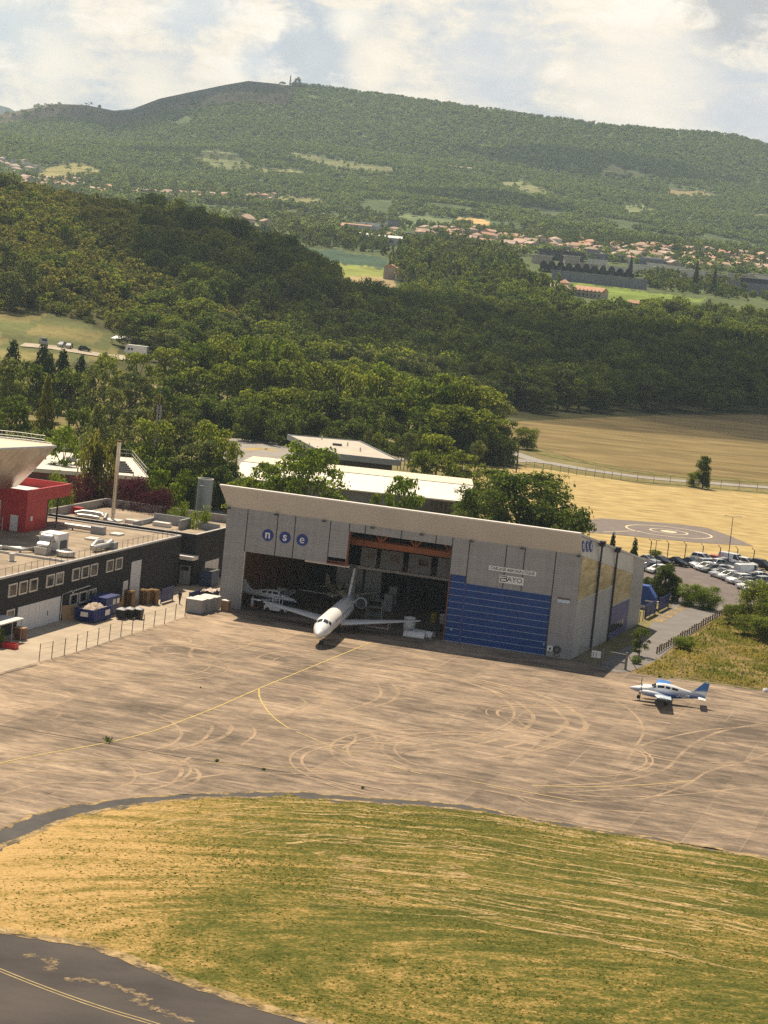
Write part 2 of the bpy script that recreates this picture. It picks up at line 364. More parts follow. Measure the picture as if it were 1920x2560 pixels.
# far blue mountain at the left edge of the view
mb = MB(); rings = []
for k, (fy, fz) in enumerate(((14000, 0), (14600, .6), (15200, 1.0), (16000, .5))):
    rings.append([((-3800+i*120), fy, max(-40, fz*(atY(0, 262, 15200)[2]*math.exp(-((i-8)/7.5)**2) + 18*math.sin(i*1.7)))-10) for i in range(34)])
mb.loft(rings, cap=False, closed=False)
tag(mb.build('mountain', mat('mountain_green', (.06, .09, .06), 1, .3, .004), smooth=True), kind='structure')

# ------------------------------------------------------------------ airfield surfaces
def concrete_mat():
    m = bpy.data.materials.new('apron_concrete'); m.use_nodes = True; t = m.node_tree; b = t.nodes['Principled BSDF']
    pos = N(t, 'ShaderNodeNewGeometry').outputs['Position']
    loc_ = mapping(t, mapping(t, pos, loc=tuple(-HO)), rot=(0, 0, -AXA))
    stA = noise(t, mapping(t, loc_, scale=(.16, .62, 1)), 1.0, 10, .72, .6)
    stB = noise(t, mapping(t, loc_, rot=(0, 0, R(14)), scale=(.35, 1.3, 1)), 1.0, 9, .75, .8)
    big = noise(t, loc_, .045, 5, .65, .6); fine = noise(t, loc_, 2.2, 6, .8); pat = noise(t, mapping(t, loc_, scale=(.6, 1.2, 1)), .22, 7, .7, .9)
    br = N(t, 'ShaderNodeTexBrick'); br.offset = 0.0; br.inputs['Color1'].default_value = (0, 0, 0, 1); br.inputs['Color2'].default_value = (1, 1, 1, 1)
    br.inputs['Mortar'].default_value = (.5, .5, .5, 1); br.inputs['Scale'].default_value = 1.0; br.inputs['Brick Width'].default_value = 5.0; br.inputs['Row Height'].default_value = 7.5
    br.inputs['Mortar Size'].default_value = .09; br.inputs['Mortar Smooth'].default_value = .3; br.inputs['Bias'].default_value = 0
    t.links.new(loc_, br.inputs['Vector'])
    f = mth(t, 'ADD', mth(t, 'MULTIPLY', stA, .40), mth(t, 'ADD', mth(t, 'MULTIPLY', stB, .30), mth(t, 'ADD', mth(t, 'MULTIPLY', big, .30), mth(t, 'ADD', mth(t, 'MULTIPLY', fine, .12), mth(t, 'MULTIPLY', pat, .30)))))
    f = mth(t, 'ADD', f, mth(t, 'MULTIPLY', mth(t, 'SUBTRACT', br.outputs['Color'], .5), .05))
    # the concrete is darker towards the east end of the apron
    sx = N(t, 'ShaderNodeSeparateXYZ'); t.links.new(loc_, sx.inputs[0])
    f = mth(t, 'SUBTRACT', f, ramp(t, mth(t, 'MULTIPLY', mth(t, 'ADD', sx.outputs[0], 30), 1/110), [(0, 0.0), (1, .075)]))
    colr = ramp(t, f, [(.57, (.096, .073, .053)), (.645, (.18, .136, .097)), (.70, (.265, .198, .138)), (.765, (.385, .288, .197)), (.88, (.55, .415, .28))])
    jn = ramp(t, noise(t, loc_, .11, 3), [(.38, 0.05), (.65, .6)])
    colr = mix(t, mth(t, 'MULTIPLY', br.outputs['Fac'], jn), colr, mix(t, ramp(t, big, [(.45, 0.), (.55, 1.)]), (.12, .095, .07), (.33, .25, .17)))
    stn = mth(t, 'MULTIPLY', ramp(t, noise(t, loc_, .55, 4, .55, .4), [(.60, 0.0), (.72, 1.0)]), ramp(t, noise(t, loc_, 3.0, 5, .7), [(.35, .2), (.65, 1.)]))
    colr = mix(t, mth(t, 'MULTIPLY', stn, .55), colr, (.085, .062, .046))
    t.links.new(colr, b.inputs['Base Color']); b.inputs['Roughness'].default_value = .9; b.inputs['Specular IOR Level'].default_value = .25
    return m
M_APRON = concrete_mat()
M_ASPH = mat('old_asphalt', (.062, .056, .052), .9, .3, .4, coords='World', detail=8)
M_TAXI = mat('taxiway_asphalt', (.046, .037, .033), .9, .32, .12, stretch=(1, 1.5, 1), coords='World', detail=9, col2=(.072, .060, .052))
M_ROAD = mat('road_surface', (.27, .25, .225), .9, .15, .3, coords='World')
M_LOT = mat('car_park_surface', (.14, .115, .105), .9, .2, .3, coords='World')

ring_out = [G(*p) for p in [c(16, -260, 960), c(16, -120, 930), c(16, 0, 888), c(16, 150, 829), c(16, 300, 787), c(16, 460, 768), c(16, 700, 742), c(16, 900, 733), c(16, 1100, 729), c(16, 1300, 734), c(17, 0, 757),
            c(17, 200, 769), c(17, 400, 793), c(17, 600, 832), c(17, 900, 888), c(17, 1200, 936), c(17, 1500, 985), c(17, 1700, 1020), c(17, 2000, 1075), c(17, 3600, 1395)]]
ring_in = [G(*p) for p in [c(16, -300, 1100), c(16, -120, 1030), c(16, 0, 966), c(16, 180, 892), c(16, 300, 843), c(16, 480, 802), c(16, 640, 777), c(16, 900, 755), c(16, 1200, 751), c(16, 1500, 765), c(17, 0, 781),
           c(17, 200, 792), c(17, 400, 812), c(17, 600, 845), c(17, 900, 897), c(17, 1200, 944), c(17, 1500, 992), c(17, 1700, 1027), c(17, 2000, 1083), c(17, 3600, 1403)]]
taxi = [G(*p) for p in [c(18, -260, 300), c(18, -120, 302), c(18, 0, 318), c(18, 100, 334), c(18, 200, 350), c(18, 240, 364), c(18, 330, 400), c(18, 420, 434), c(18, 560, 482), c(18, 700, 520), c(18, 860, 575), c(18, 1100, 660)]]
ring_out_s = smooth_path(ring_out, 5)
# apron: yard on the left, under the hangar, along the meadow on the right
apron = [W(-60, -40), W(-60, 60), W(-8, 60), W(-6, 44), W(47, 44), W(46.9, 0.5), W(52, -1.6)] + [G(1560, 1672), G(1600, 1686), G(1700, 1695), G(1800, 1708), G(1920, 1727), G(2150, 1765), G(3300, 1960)]
sheet('apron', [p[:2] for p in apron] + [p[:2] for p in ring_out_s[::-1]], .04, M_APRON)
M_WORN = mat('verge_dry', (.34, .25, .13), 1, .3, .8, coords='World', detail=8)
jit = np.random.default_rng(3)
def wob(path, a=.35, n=6):
    return [p + jit.normal(0, a, 2)*np.array([.6, 1.0]) for p in smooth_path(path, n)]
rout = wob(ring_out, .25); rin = wob(ring_in, .45)
sheet('asphalt_edge', [p for p in rout] + [p for p in rin[::-1]], .055, M_ASPH)
def verge_mat():
    m = bpy.data.materials.new('verge_straw'); m.use_nodes = True; t = m.node_tree; b = t.nodes['Principled BSDF']; pos = N(t, 'ShaderNodeNewGeometry').outputs['Position']
    t.links.new(ramp(t, noise(t, pos, 1.1, 6, .7), [(.35, (.20, .15, .06)), (.65, (.48, .34, .17))]), b.inputs['Base Color']); b.inputs['Roughness'].default_value = 1
    t.links.new(ramp(t, mth(t, 'ADD', mth(t, 'MULTIPLY', noise(t, pos, .45, 5, .7), .6), mth(t, 'MULTIPLY', noise(t, pos, 2.5, 5, .8), .4)), [(.43, 0.0), (.55, 1.0)]), b.inputs['Alpha']); return m
vmb = MB()
ribbon(vmb, rout, .5, .065)                                  # dry weeds rooted along the broken edge of the concrete
for ed, wd_ in ((wob(ring_in, .2), .55), (wob(taxi, .10), 1.1)):
    ribbon(vmb, ed, wd_*1.15, .062)
tag(vmb.build('dry_verge', verge_mat()), kind='structure')
def grass_mat():
    m = bpy.data.materials.new('island_grass'); m.use_nodes = True; t = m.node_tree; b = t.nodes['Principled BSDF']
    pos = N(t, 'ShaderNodeNewGeometry').outputs['Position']
    ctr = G(1150, 2420); cen = mapping(t, pos, loc=(-ctr[0]-14, -ctr[1]+4, 0)); sq = mapping(t, cen, scale=(.42, 1.0, 1))
    ln = N(t, 'ShaderNodeVectorMath', operation='LENGTH'); t.links.new(sq, ln.inputs[0])
    sp = N(t, 'ShaderNodeSeparateXYZ'); t.links.new(sq, sp.inputs[0]); ang = mth(t, 'ARCTAN2', sp.outputs[1], sp.outputs[0])
    cmb = N(t, 'ShaderNodeCombineXYZ'); t.links.new(mth(t, 'MULTIPLY', ln.outputs['Value'], .85), cmb.inputs[0]); t.links.new(mth(t, 'MULTIPLY', ang, 3.2), cmb.inputs[1])
    streak = noise(t, cmb.outputs[0], 1.0, 6, .62, .35)
    big = noise(t, pos, .055, 4, .6, .5); med = noise(t, pos, .8, 6, .75, .3); fine = noise(t, pos, 3.2, 4, .85)
    spx = N(t, 'ShaderNodeSeparateXYZ'); t.links.new(pos, spx.inputs[0])
    west = ramp(t, mth(t, 'MULTIPLY', mth(t, 'ADD', spx.outputs[0], 36), 1/36), [(0, .40), (.40, .16), (1, 0.0)])
    dry = mth(t, 'ADD', mth(t, 'ADD', mth(t, 'MULTIPLY', streak, .52), mth(t, 'MULTIPLY', big, .30)), mth(t, 'ADD', mth(t, 'MULTIPLY', med, .34), west))
    f = mth(t, 'ADD', dry, mth(t, 'MULTIPLY', mth(t, 'SUBTRACT', fine, .5), .62))
    colr = ramp(t, f, [(.45, (.066, .082, .014)), (.56, (.125, .128, .024)), (.635, (.23, .185, .045)), (.70, (.40, .275, .09)), (.80, (.60, .40, .165))])
    t.links.new(colr, b.inputs['Base Color']); b.inputs['Roughness'].default_value = 1; b.inputs['Specular IOR Level'].default_value = .1
    bn = N(t, 'ShaderNodeBump'); bn.inputs['Strength'].default_value = .8; bn.inputs['Distance'].default_value = .35; t.links.new(mth(t, 'ADD', fine, med), bn.inputs['Height']); t.links.new(bn.outputs[0], b.inputs['Normal'])
    return m
M_GRASS = grass_mat()
isl = [p[:2] for p in rin] + [(130, 120), (60, 110)] + [p for p in wob(taxi, .22)[::-1]]
sheet('grass_island', isl, .05, M_GRASS)
def tuft_mat():
    m = bpy.data.materials.new('grass_tuft'); m.use_nodes = True; t = m.node_tree; t.nodes.clear(); pos = N(t, 'ShaderNodeNewGeometry').outputs['Position']
    f = mth(t, 'ADD', mth(t, 'MULTIPLY', noise(t, pos, .07, 4, .6), .5), mth(t, 'MULTIPLY', noise(t, pos, 2.5, 4, .8), .5)); colr = ramp(t, f, [(.36, (.12, .16, .03)), (.50, (.20, .21, .04)), (.58, (.34, .28, .07)), (.68, (.54, .40, .15))])
    d = N(t, 'ShaderNodeBsdfDiffuse'); tr = N(t, 'ShaderNodeBsdfTranslucent'); ms = N(t, 'ShaderNodeMixShader'); ms.inputs[0].default_value = .72; o_ = N(t, 'ShaderNodeOutputMaterial')
    for n_ in (d, tr): t.links.new(colr, n_.inputs[0])
    t.links.new(d.outputs[0], ms.inputs[1]); t.links.new(tr.outputs[0], ms.inputs[2]); t.links.new(ms.outputs[0], o_.inputs[0]); return m
M_TUFT = tuft_mat()
q = np.random.default_rng(21); nT = 90000
bx = np.array([p[:2] for p in isl]); tx = q.uniform(-62, 62, nT); ty = q.uniform(132, 212, nT); k_ = in_poly(tx, ty, [tuple(p) for p in bx]) & (q.random(nT) < np.clip((.55*np.sin(tx*.11+ty*.07)*np.sin(ty*.21-tx*.04)+.55+.3*np.sin(tx*.37+ty*.5))*np.clip((tx+34)/30, .12, 1), 0.05, 1)); tx, ty = tx[k_], ty[k_]
gsz = .03+.065*q.random(len(tx))**2; V_ = []
for j in range(3):
    a_ = q.random(len(tx))*3.14+j*1.05; ln_ = gsz*(.8+.6*q.random(len(tx))); hh = gsz*(.35+.5*q.random(len(tx))); ox, oy = np.cos(a_)*ln_, np.sin(a_)*ln_; lx, ly = q.normal(0, .06, (2, len(tx)))
    z_ = np.full(len(tx), .045); V_.append(np.stack([np.stack([tx-ox, ty-oy, z_], -1), np.stack([tx+ox, ty+oy, z_], -1), np.stack([tx+ox*.7+lx, ty+oy*.7+ly, z_+hh], -1), np.stack([tx-ox*.7+lx, ty-oy*.7+ly, z_+hh*.9], -1)], 1))
V_ = np.concatenate(V_).reshape(-1, 3); me_ = bpy.data.meshes.new('grass_tufts'); n4 = len(V_)//4
me_.vertices.add(len(V_)); me_.vertices.foreach_set('co', V_.astype(np.float32).ravel()); me_.loops.add(len(V_)); me_.loops.foreach_set('vertex_index', np.arange(len(V_), dtype=np.int32)); me_.polygons.add(n4); me_.polygons.foreach_set('loop_start', np.arange(0, len(V_), 4, dtype=np.int32)); me_.update(); me_.validate()
me_.materials.append(M_TUFT); o = bpy.data.objects.new('grass_tufts', me_); COL.objects.link(o); q2 = MB(); rs_ = np.random.default_rng(31); base_ = [np.array(p[:2]) for p in smooth_path(ring_in[:-1], 6)]
for i in range(170):                                          # bands of straw left by the mower, following the edge
    dn = 1.2+32*rs_.random()**1.2; a0 = rs_.integers(int(len(base_)*(.12+.25*min(1, dn/16))), len(base_)-12); ln_ = rs_.integers(4, 22); seg = []
    for k in range(a0, min(a0+ln_, len(base_)-1)):
        d_ = base_[k+1]-base_[k]; n_ = np.array([d_[1], -d_[0]])/(np.linalg.norm(d_)+1e-9); seg.append(base_[k]+n_*(dn+.25*math.sin(k*.9+i)))
    seg = [s_ for s_ in seg if in_poly([s_[0]], [s_[1]], [tuple(p) for p in bx])[0]]
    if len(seg) > 3: ribbon(q2, smooth_path(seg, 3), .14+.45*rs_.random()**2, .056+.0002*i)
sm_ = bpy.data.materials.new('mown_straw'); sm_.use_nodes = True; t = sm_.node_tree; b = t.nodes['Principled BSDF']; pos = N(t, 'ShaderNodeNewGeometry').outputs['Position']
b.inputs['Base Color'].default_value = (.56, .40, .175, 1); b.inputs['Roughness'].default_value = 1
t.links.new(ramp(t, mth(t, 'ADD', mth(t, 'MULTIPLY', noise(t, pos, .35, 5, .7), .5), mth(t, 'MULTIPLY', noise(t, pos, 3.0, 5, .8), .5)), [(.43, 0.0), (.62, .85)]), b.inputs['Alpha'])
tag(q2.build('mown_straw', sm_), 'pale curved bands of cut straw lying on the oval grass island', 'straw', kind='stuff')
tag(o, 'short tufts of green and straw coloured grass on the oval island', 'grass', kind='stuff')
sheet('taxiway', [p[:2] for p in smooth_path(taxi, 4)] + [(20, 110), (-60, 110), (-70, 175)], .03, M_TAXI)
M_YEL = mat('yellow_paint', (.52, .38, .10), .8, .3, 1.6, coords='World', detail=8, col2=(.60, .46, .16))
M_YOLD = mat('worn_yellow_paint', (.45, .34, .15), .85, .25, 1.2, coords='World')
def line(name, pts, wd, z, m, n=8):
    q = MB(); ribbon(q, smooth_path([G(*p) for p in pts], n), wd, z); return tag(q.build(name, m), kind='structure')
line('taxi_line', [c(16, -200, 650), c(16, 0, 603), c(16, 200, 562), c(16, 450, 517), c(16, 650, 468), c(16, 800, 415), c(16, 950, 355), c(16, 1120, 280), c(16, 1350, 185), c(16, 1610, 78)], .16, .062, M_YEL)
line('stand_line', [c(16, 1118, 283), c(16, 1122, 320), c(16, 1150, 370), c(16, 1190, 412), c(16, 1250, 455)], .17, .062, M_YEL)
line('stand_line', [c(16, 1280, 468), c(16, 1340, 492), c(16, 1440, 535), c(16, 1560, 572)], .15, .062, M_YOLD)
line('stand_line', [c(16, -100, 612), c(16, 100, 600), c(16, 300, 592), c(16, 500, 590), c(16, 700, 594), c(16, 950, 604), c(16, 1250, 622), c(16, 1659, 645)], .13, .061, M_YOLD)
line('stand_line', [c(17, 0, 608), c(17, 160, 650)], .2, .061, M_YOLD)
line('stand_line', [c(17, 370, 680), c(17, 600, 725), c(17, 860, 772)], .2, .061, M_YOLD)
line('stand_line', [c(17, 640, 700), c(17, 900, 706), c(17, 1180, 693), c(17, 1340, 678)], .2, .061, M_YOLD)
M_DARKJ = mat('joint_sealant', (.05, .045, .04), .9, .3, 1.0, coords='World')
line('apron_joint', [c(16, -60, 430), c(16, 0, 441), c(16, 400, 508), c(16, 740, 570), c(16, 940, 598), c(16, 1250, 645), c(16, 1659, 720)], .16, .058, M_DARKJ)
line('apron_joint', [(-20, 1700), c(16, 0, 222), c(16, 160, 178)], .14, .058, M_DARKJ)
line('taxi_line', [c(18, -100, 355), c(18, 0, 400), c(18, 120, 447), c(18, 230, 485), c(18, 345, 520), c(18, 500, 575)], .09, .04, M_YOLD)
line('taxi_line', [c(18, -100, 361), c(18, 0, 406), c(18, 120, 453), c(18, 230, 491), c(18, 345, 526), c(18, 500, 581)], .09, .04, M_YOLD)
def weed_straw():
    m = bpy.data.materials.new('weed_straw'); m.use_nodes = True; t = m.node_tree; b = t.nodes['Principled BSDF']; pos = N(t, 'ShaderNodeNewGeometry').outputs['Position']
    b.inputs['Base Color'].default_value = (.34, .25, .14, 1); b.inputs['Roughness'].default_value = 1; t.links.new(ramp(t, noise(t, pos, 1.6, 7, .8), [(.42, 0.0), (.6, .9)]), b.inputs['Alpha']); return m
# pale weeds in the cracks of the taxiway
q = MB()
for pts in ([(60, 368), (70, 375)], [(95, 385), (118, 380), (112, 395), (104, 405)], [(140, 425), (175, 423), (215, 430), (250, 438), (290, 452), (325, 468)], [(290, 465), (310, 478), (345, 488), (365, 500), (420, 515)]):
    sm = smooth_path([G(*c(18, *p)) for p in pts], 7)
    for i in range(len(sm)-1):
        ribbon(q, [sm[i], sm[i+1]], .5+.35*math.sin(i*1.3)+.2*jit.random(), .045)
tag(q.build('crack_weeds', weed_straw()), kind='stuff', label='straw coloured weeds in the cracks of the taxiway', cat='weeds')

# tyre scrub: pale arcs where wheels have polished the concrete
def scrub_mat():
    m = bpy.data.materials.new('tyre_scrub'); m.use_nodes = True; t = m.node_tree; b = t.nodes['Principled BSDF']
    pos = N(t, 'ShaderNodeNewGeometry').outputs['Position']
    b.inputs['Base Color'].default_value = (.52, .385, .255, 1); b.inputs['Roughness'].default_value = .9; b.inputs['Specular IOR Level'].default_value = .2
    t.links.new(ramp(t, mth(t, 'ADD', mth(t, 'MULTIPLY', noise(t, pos, .25, 4, .6), .6), mth(t, 'MULTIPLY', noise(t, pos, 2.2, 6, .7), .4)), [(.37, 0.0), (.61, .70)]), b.inputs['Alpha'])
    return m
M_SCRUB = scrub_mat(); q = MB()
ARCS = [(17, [(0, 185), (200, 212), (380, 262), (520, 310), (625, 375), (640, 425), (560, 478), (360, 530), (120, 556)], .5), (17, [(40, 182), (250, 225), (440, 280), (540, 345), (560, 400), (500, 450), (330, 505), (60, 540)], .35),
        (17, [(300, 232), (500, 270), (690, 340), (780, 410), (780, 445), (700, 490), (520, 535)], .5), (17, [(420, 245), (620, 290), (780, 355), (860, 420), (860, 455), (790, 500), (600, 560), (420, 585)], .45),
        (17, [(440, 250), (640, 296), (795, 360), (872, 425), (870, 462), (800, 510), (620, 566)], .3),
        (17, [(1243, 610), (1200, 635), (1100, 665), (950, 690), (640, 702)], .4), (17, [(1650, 430), (1500, 455), (1390, 490), (1310, 540), (1240, 610)], .4), (17, [(1340, 680), (1150, 705), (900, 722), (600, 735)], .35),
        (17, [(1659, 560), (1580, 590), (1400, 640), (1300, 700), (1100, 760), (800, 770)], .35), (17, [(880, 300), (1000, 335), (1090, 400), (1120, 470), (1080, 540)], .3),
        (17, [(0, 240), (40, 265), (62, 300), (30, 335), (-40, 360)], .45), (17, [(1440, 280), (1560, 320), (1659, 340)], .5), (17, [(1400, 300), (1560, 335), (1659, 352)], .4),
        (16, [(640, 385), (740, 425), (782, 468), (770, 500), (720, 530), (600, 560)], .35), (16, [(820, 395), (900, 430), (915, 455), (880, 500), (820, 530)], .4), (16, [(870, 392), (970, 425), (997, 455), (960, 490), (850, 520), (740, 548)], .45), (16, [(890, 392), (985, 430), (1003, 460), (950, 500), (830, 540)], .25),
        (16, [(900, 95), (840, 105), (822, 130), (850, 160), (1000, 200), (1150, 216)], .5), (16, [(960, 85), (905, 110), (905, 135), (950, 165), (1040, 190)], .4), (16, [(1180, 250), (1320, 280), (1400, 325), (1390, 350), (1300, 375), (1220, 392)], .5), (16, [(1210, 245), (1340, 275), (1418, 320), (1405, 352), (1310, 382)], .25), (16, [(1200, 290), (1285, 315), (1320, 345), (1270, 375)], .3),
        (16, [(1480, 225), (1600, 245), (1645, 290), (1620, 330), (1500, 375)], .4), (16, [(1480, 432), (1590, 465), (1628, 510), (1600, 545), (1480, 556)], .4), (16, [(1400, 440), (1510, 465), (1535, 500), (1480, 540)], .3),
        (16, [(60, 375), (200, 352), (262, 365), (250, 400), (180, 425)], .4), (16, [(0, 365), (120, 345), (240, 350), (310, 325), (300, 300)], .35), (16, [(100, 300), (260, 290), (312, 312)], .3), (16, [(480, 300), (590, 280), (615, 300), (560, 320)], .3),
        (16, [(640, 560), (760, 600), (785, 640), (740, 690), (640, 720)], .4), (16, [(700, 560), (800, 600), (822, 640), (780, 680)], .3), (16, [(780, 590), (855, 640), (850, 680), (780, 712)], .4), (16, [(400, 560), (560, 620), (575, 680), (480, 720)], .3),
        (16, [(300, 170), (500, 120), (700, 95), (900, 100)], .5), (16, [(150, 215), (350, 165), (560, 140), (760, 130)], .5), (16, [(760, 190), (900, 150), (1150, 70), (1280, 50)], .35), (16, [(1000, 430), (1080, 440), (1100, 480), (1040, 530)], .3), (16, [(0, 640), (300, 640), (500, 660), (700, 640), (820, 580)], .4),
        (16, [(0, 740), (200, 690), (500, 690), (700, 690), (1000, 650), (1400, 650), (1659, 660)], .4), (17, [(0, 690), (300, 700), (600, 750), (900, 800), (1300, 830)], .5), (17, [(0, 640), (200, 640), (500, 690), (800, 740), (1200, 745), (1659, 700)], .35), (17, [(1490, 880), (1659, 908)], .35), (17, [(1050, 590), (1090, 540), (1200, 500), (1400, 460), (1659, 440)], .35)]
ar = np.random.default_rng(77)
for i in range(26):                                            # more turning circles of ground equipment
    cx_, cy2 = W(ar.uniform(-4, 70), ar.uniform(-75, -8))[:2]; r0 = ar.uniform(3.5, 13); a0 = ar.uniform(0, 6.28); da = ar.uniform(.8, 2.4)
    if not (-2 < (cx_) + 60): continue
    for dr in (0, ar.uniform(.5, 1.9)):
        seg = [(cx_+(r0+dr)*math.cos(a0+da*k/26)*1.15, cy2+(r0+dr)*math.sin(a0+da*k/26)) for k in range(27)]
        if all(in_poly([p[0]], [p[1]], [tuple(p_[:2]) for p_ in apron]+[tuple(p_[:2]) for p_ in ring_out_s[::-1]])[0] for p in seg): ribbon(q, seg, ar.uniform(.15, .38), .066+.0003*i)
for ai, (k, pts, wd) in enumerate(ARCS):
    ribbon(q, smooth_path([G(*c(k, *p)) for p in pts], 10), wd*.95, .049+.0003*ai)
tag(q.build('tyre_marks', M_SCRUB), kind='structure')
q = MB()
for k, x, y, s_ in ((16, 470, 512, .32), (16, 938, 596, .16), (16, 1140, 634, .13), (16, 1567, 712, .14), (16, 866, 277, .08)):
    p = G(*c(k, x, y))
    for _ in range(14):
        a = jit.random()*6.28; r_ = s_*jit.random(); h = s_*(.6+jit.random()); bx, by = p[0]+math.cos(a)*r_*.5, p[1]+math.sin(a)*r_*.5
        q.add([(bx-.05, by, .05), (bx+.05, by, .05), (bx+math.cos(a)*r_*1.6+.05, by+math.sin(a)*r_*1.6, .05+h), (bx+math.cos(a)*r_*1.6-.05, by+math.sin(a)*r_*1.6, .05+h*.9)], [(0, 1, 2, 3)])
tag(q.build('apron_weeds', leafmat('weed_leaf', (.05, .09, .02), (.10, .15, .03))), kind='stuff', label='small green weeds growing from the joints of the concrete apron', cat='weeds')

# ------------------------------------------------------------------ right hand side fields and roads
M_STRAW = mat('straw_field', (.37, .275, .115), 1, .3, .35, coords='World', stretch=(.5, 1, 1), detail=9, col2=(.51, .39, .18), spec=.1)
M_BROWN = mat('brown_stubble', (.165, .124, .052), 1, .3, .12, coords='World', stretch=(.4, 1, 1), detail=9, col2=(.265, .20, .088), spec=.1)
M_MEAD = mat('rough_meadow', (.095, .085, .026), 1, .3, .35, coords='World', detail=9, col2=(.29, .205, .085), spec=.1)
sheet('brown_field', [G(*p)[:2] for p in [(1225, 1065), (1300, 1054), (1420, 1047), (1560, 1042), (1700, 1037), (1920, 1037), (2900, 1075), (2900, 1350), (1920, 1208), (1750, 1197), (1560, 1172), (1440, 1148), (1340, 1118), (1300, 1108), (1225, 1095)]], .03, M_BROWN)
sheet('straw_field', [G(*p)[:2] for p in [(1180, 1160), (1390, 1175), (1620, 1213), (1920, 1237), (3300, 1420), (3300, 1850), (1990, 1560), (1700, 1490), (1500, 1480), (1180, 1420)]], .03, M_STRAW)
M_VERGE = mat('road_verge', (.10, .115, .035), 1, .35, .5, coords='World', col2=(.25, .22, .08), spec=.1)
line('verge', [(1300, 1105), (1360, 1135), (1500, 1163), (1640, 1186), (1920, 1206), (2200, 1228)], 4.0, .05, M_VERGE)
line('verge', [(1320, 1160), (1420, 1181), (1560, 1200), (1740, 1216), (1920, 1232), (2200, 1255)], 2.6, .05, M_VERGE)
line('road', [(560, 1135), (640, 1118), (760, 1122), (900, 1140), (1040, 1152), (1180, 1155), (1330, 1153), (1480, 1176), (1640, 1197), (1920, 1219), (2250, 1245)], 6.2, .06, M_ROAD)
line('road', [(1225, 1108), (1270, 1128), (1310, 1142), (1370, 1160)], 5.0, .064, M_ROAD)
sheet('forecourt', [G(*p)[:2] for p in [(575, 1095), (740, 1100), (760, 1115), (700, 1160), (560, 1260), (510, 1260), (540, 1150)]], .045, M_ROAD)
line('yellow_kerb_grass', [(615, 1125), (660, 1122), (690, 1128)], 3.0, .07, M_STRAW)
sheet('helipad', [G(*c(8, *p))[:2] for p in [(540, 838), (640, 820), (880, 838), (1130, 858), (1285, 878), (1420, 925), (1570, 990), (1200, 967), (800, 927), (540, 905)]], .06, mat('helipad_asphalt', (.165, .135, .12), .9, .2, .5, coords='World'))
q = MB(); hc = .5*(G(*c(8, 790, 868))+G(*c(8, 1320, 937)))
def circ(cx, cy, r, n=48, a0=0, a1=6.2832): return [(cx+r*math.cos(a0+(a1-a0)*i/n), cy+r*math.sin(a0+(a1-a0)*i/n)) for i in range(n+1)]
ribbon(q, circ(hc[0], hc[1], 8.2), .42, .08); ribbon(q, circ(hc[0], hc[1], 3.6), .40, .08)
q.add([(x, y, .08) for x, y in circ(hc[0], hc[1], 1.6)[:-1]], [tuple(range(48))])
ribbon(q, [G(*c(8, 650, 905)), G(*c(8, 860, 898))], .3, .08)
tag(q.build('helipad_marking', mat('pale_paint', (.62, .52, .36), .85, .15, .8, coords='World')), kind='structure')
sheet('car_park', [G(*p)[:2] for p in [(1585, 1405), (1640, 1392), (1920, 1432), (2700, 1545), (2700, 1760), (1870, 1520), (1810, 1522), (1690, 1500), (1585, 1480)]], .05, M_LOT)
sheet('access_road', [G(*p)[:2] for p in [(1500, 1668), (1525, 1640), (1600, 1600), (1640, 1545), (1680, 1515), (1690, 1498), (1812, 1518), (1812, 1532), (1760, 1562), (1700, 1605), (1640, 1652), (1575, 1680), (1540, 1682)]], .06, mat('access_asphalt', (.17, .155, .145), .9, .15, .4, coords='World'))
q = MB(); ribbon(q, wob([G(*p)[:2] for p in [(1640, 1556), (1685, 1531), (1715, 1514)]], .15), 1.5, .075)
tag(q.build('dry_verge', verge_mat()), kind='structure')
sheet('meadow', [G(*p)[:2] for p in [(1575, 1682), (1600, 1668), (1640, 1652), (1700, 1607), (1760, 1566), (1818, 1528), (1900, 1520), (3300, 1800), (3300, 1958), (2150, 1764), (1920, 1726), (1800, 1707), (1700, 1694), (1620, 1688)]], .055, M_MEAD)
q = MB(); pp = [p[:2] for p in (G(1640, 1692), G(1700, 1697), G(1800, 1711), G(1920, 1729), G(2100, 1757))]; sm = wob(pp, .25, 10); ribbon(q, sm, .9, .07)
tag(q.build('green_verge', M_VERGE), kind='structure')
q = np.random.default_rng(5); mp_ = [G(*p)[:2] for p in [(1590, 1685), (1660, 1645), (1760, 1572), (1818, 1535), (1990, 1545), (1990, 1735), (1920, 1724), (1700, 1692)]]
tx = q.uniform(25, 70, 60000); ty = q.uniform(255, 330, 60000); k_ = in_poly(tx, ty, [tuple(p) for p in mp_]) & (q.random(60000) < .25+.75*(np.sin(tx*.5+ty*.3)*np.sin(ty*.23-tx*.2) > .1)); tx, ty = tx[k_], ty[k_]
q3 = MB()
for x, y in zip(tx, ty):
    a_ = q.random()*3.14; w_ = .07+.12*q.random(); h_ = .10+.30*q.random()**2; dx, dy = w_*math.cos(a_), w_*math.sin(a_); lx = q.normal(0, .08)
    q3.add([(x-dx, y-dy, .05), (x+dx, y+dy, .05), (x+dx*.6+lx, y+dy*.6, .05+h_), (x-dx*.6+lx, y-dy*.6, .05+h_)], [(0, 1, 2, 3)])
tag(q3.build('meadow_tufts', M_TUFT), 'rough tufts of dry grass in the meadow by the wooden fence', 'grass', kind='stuff')
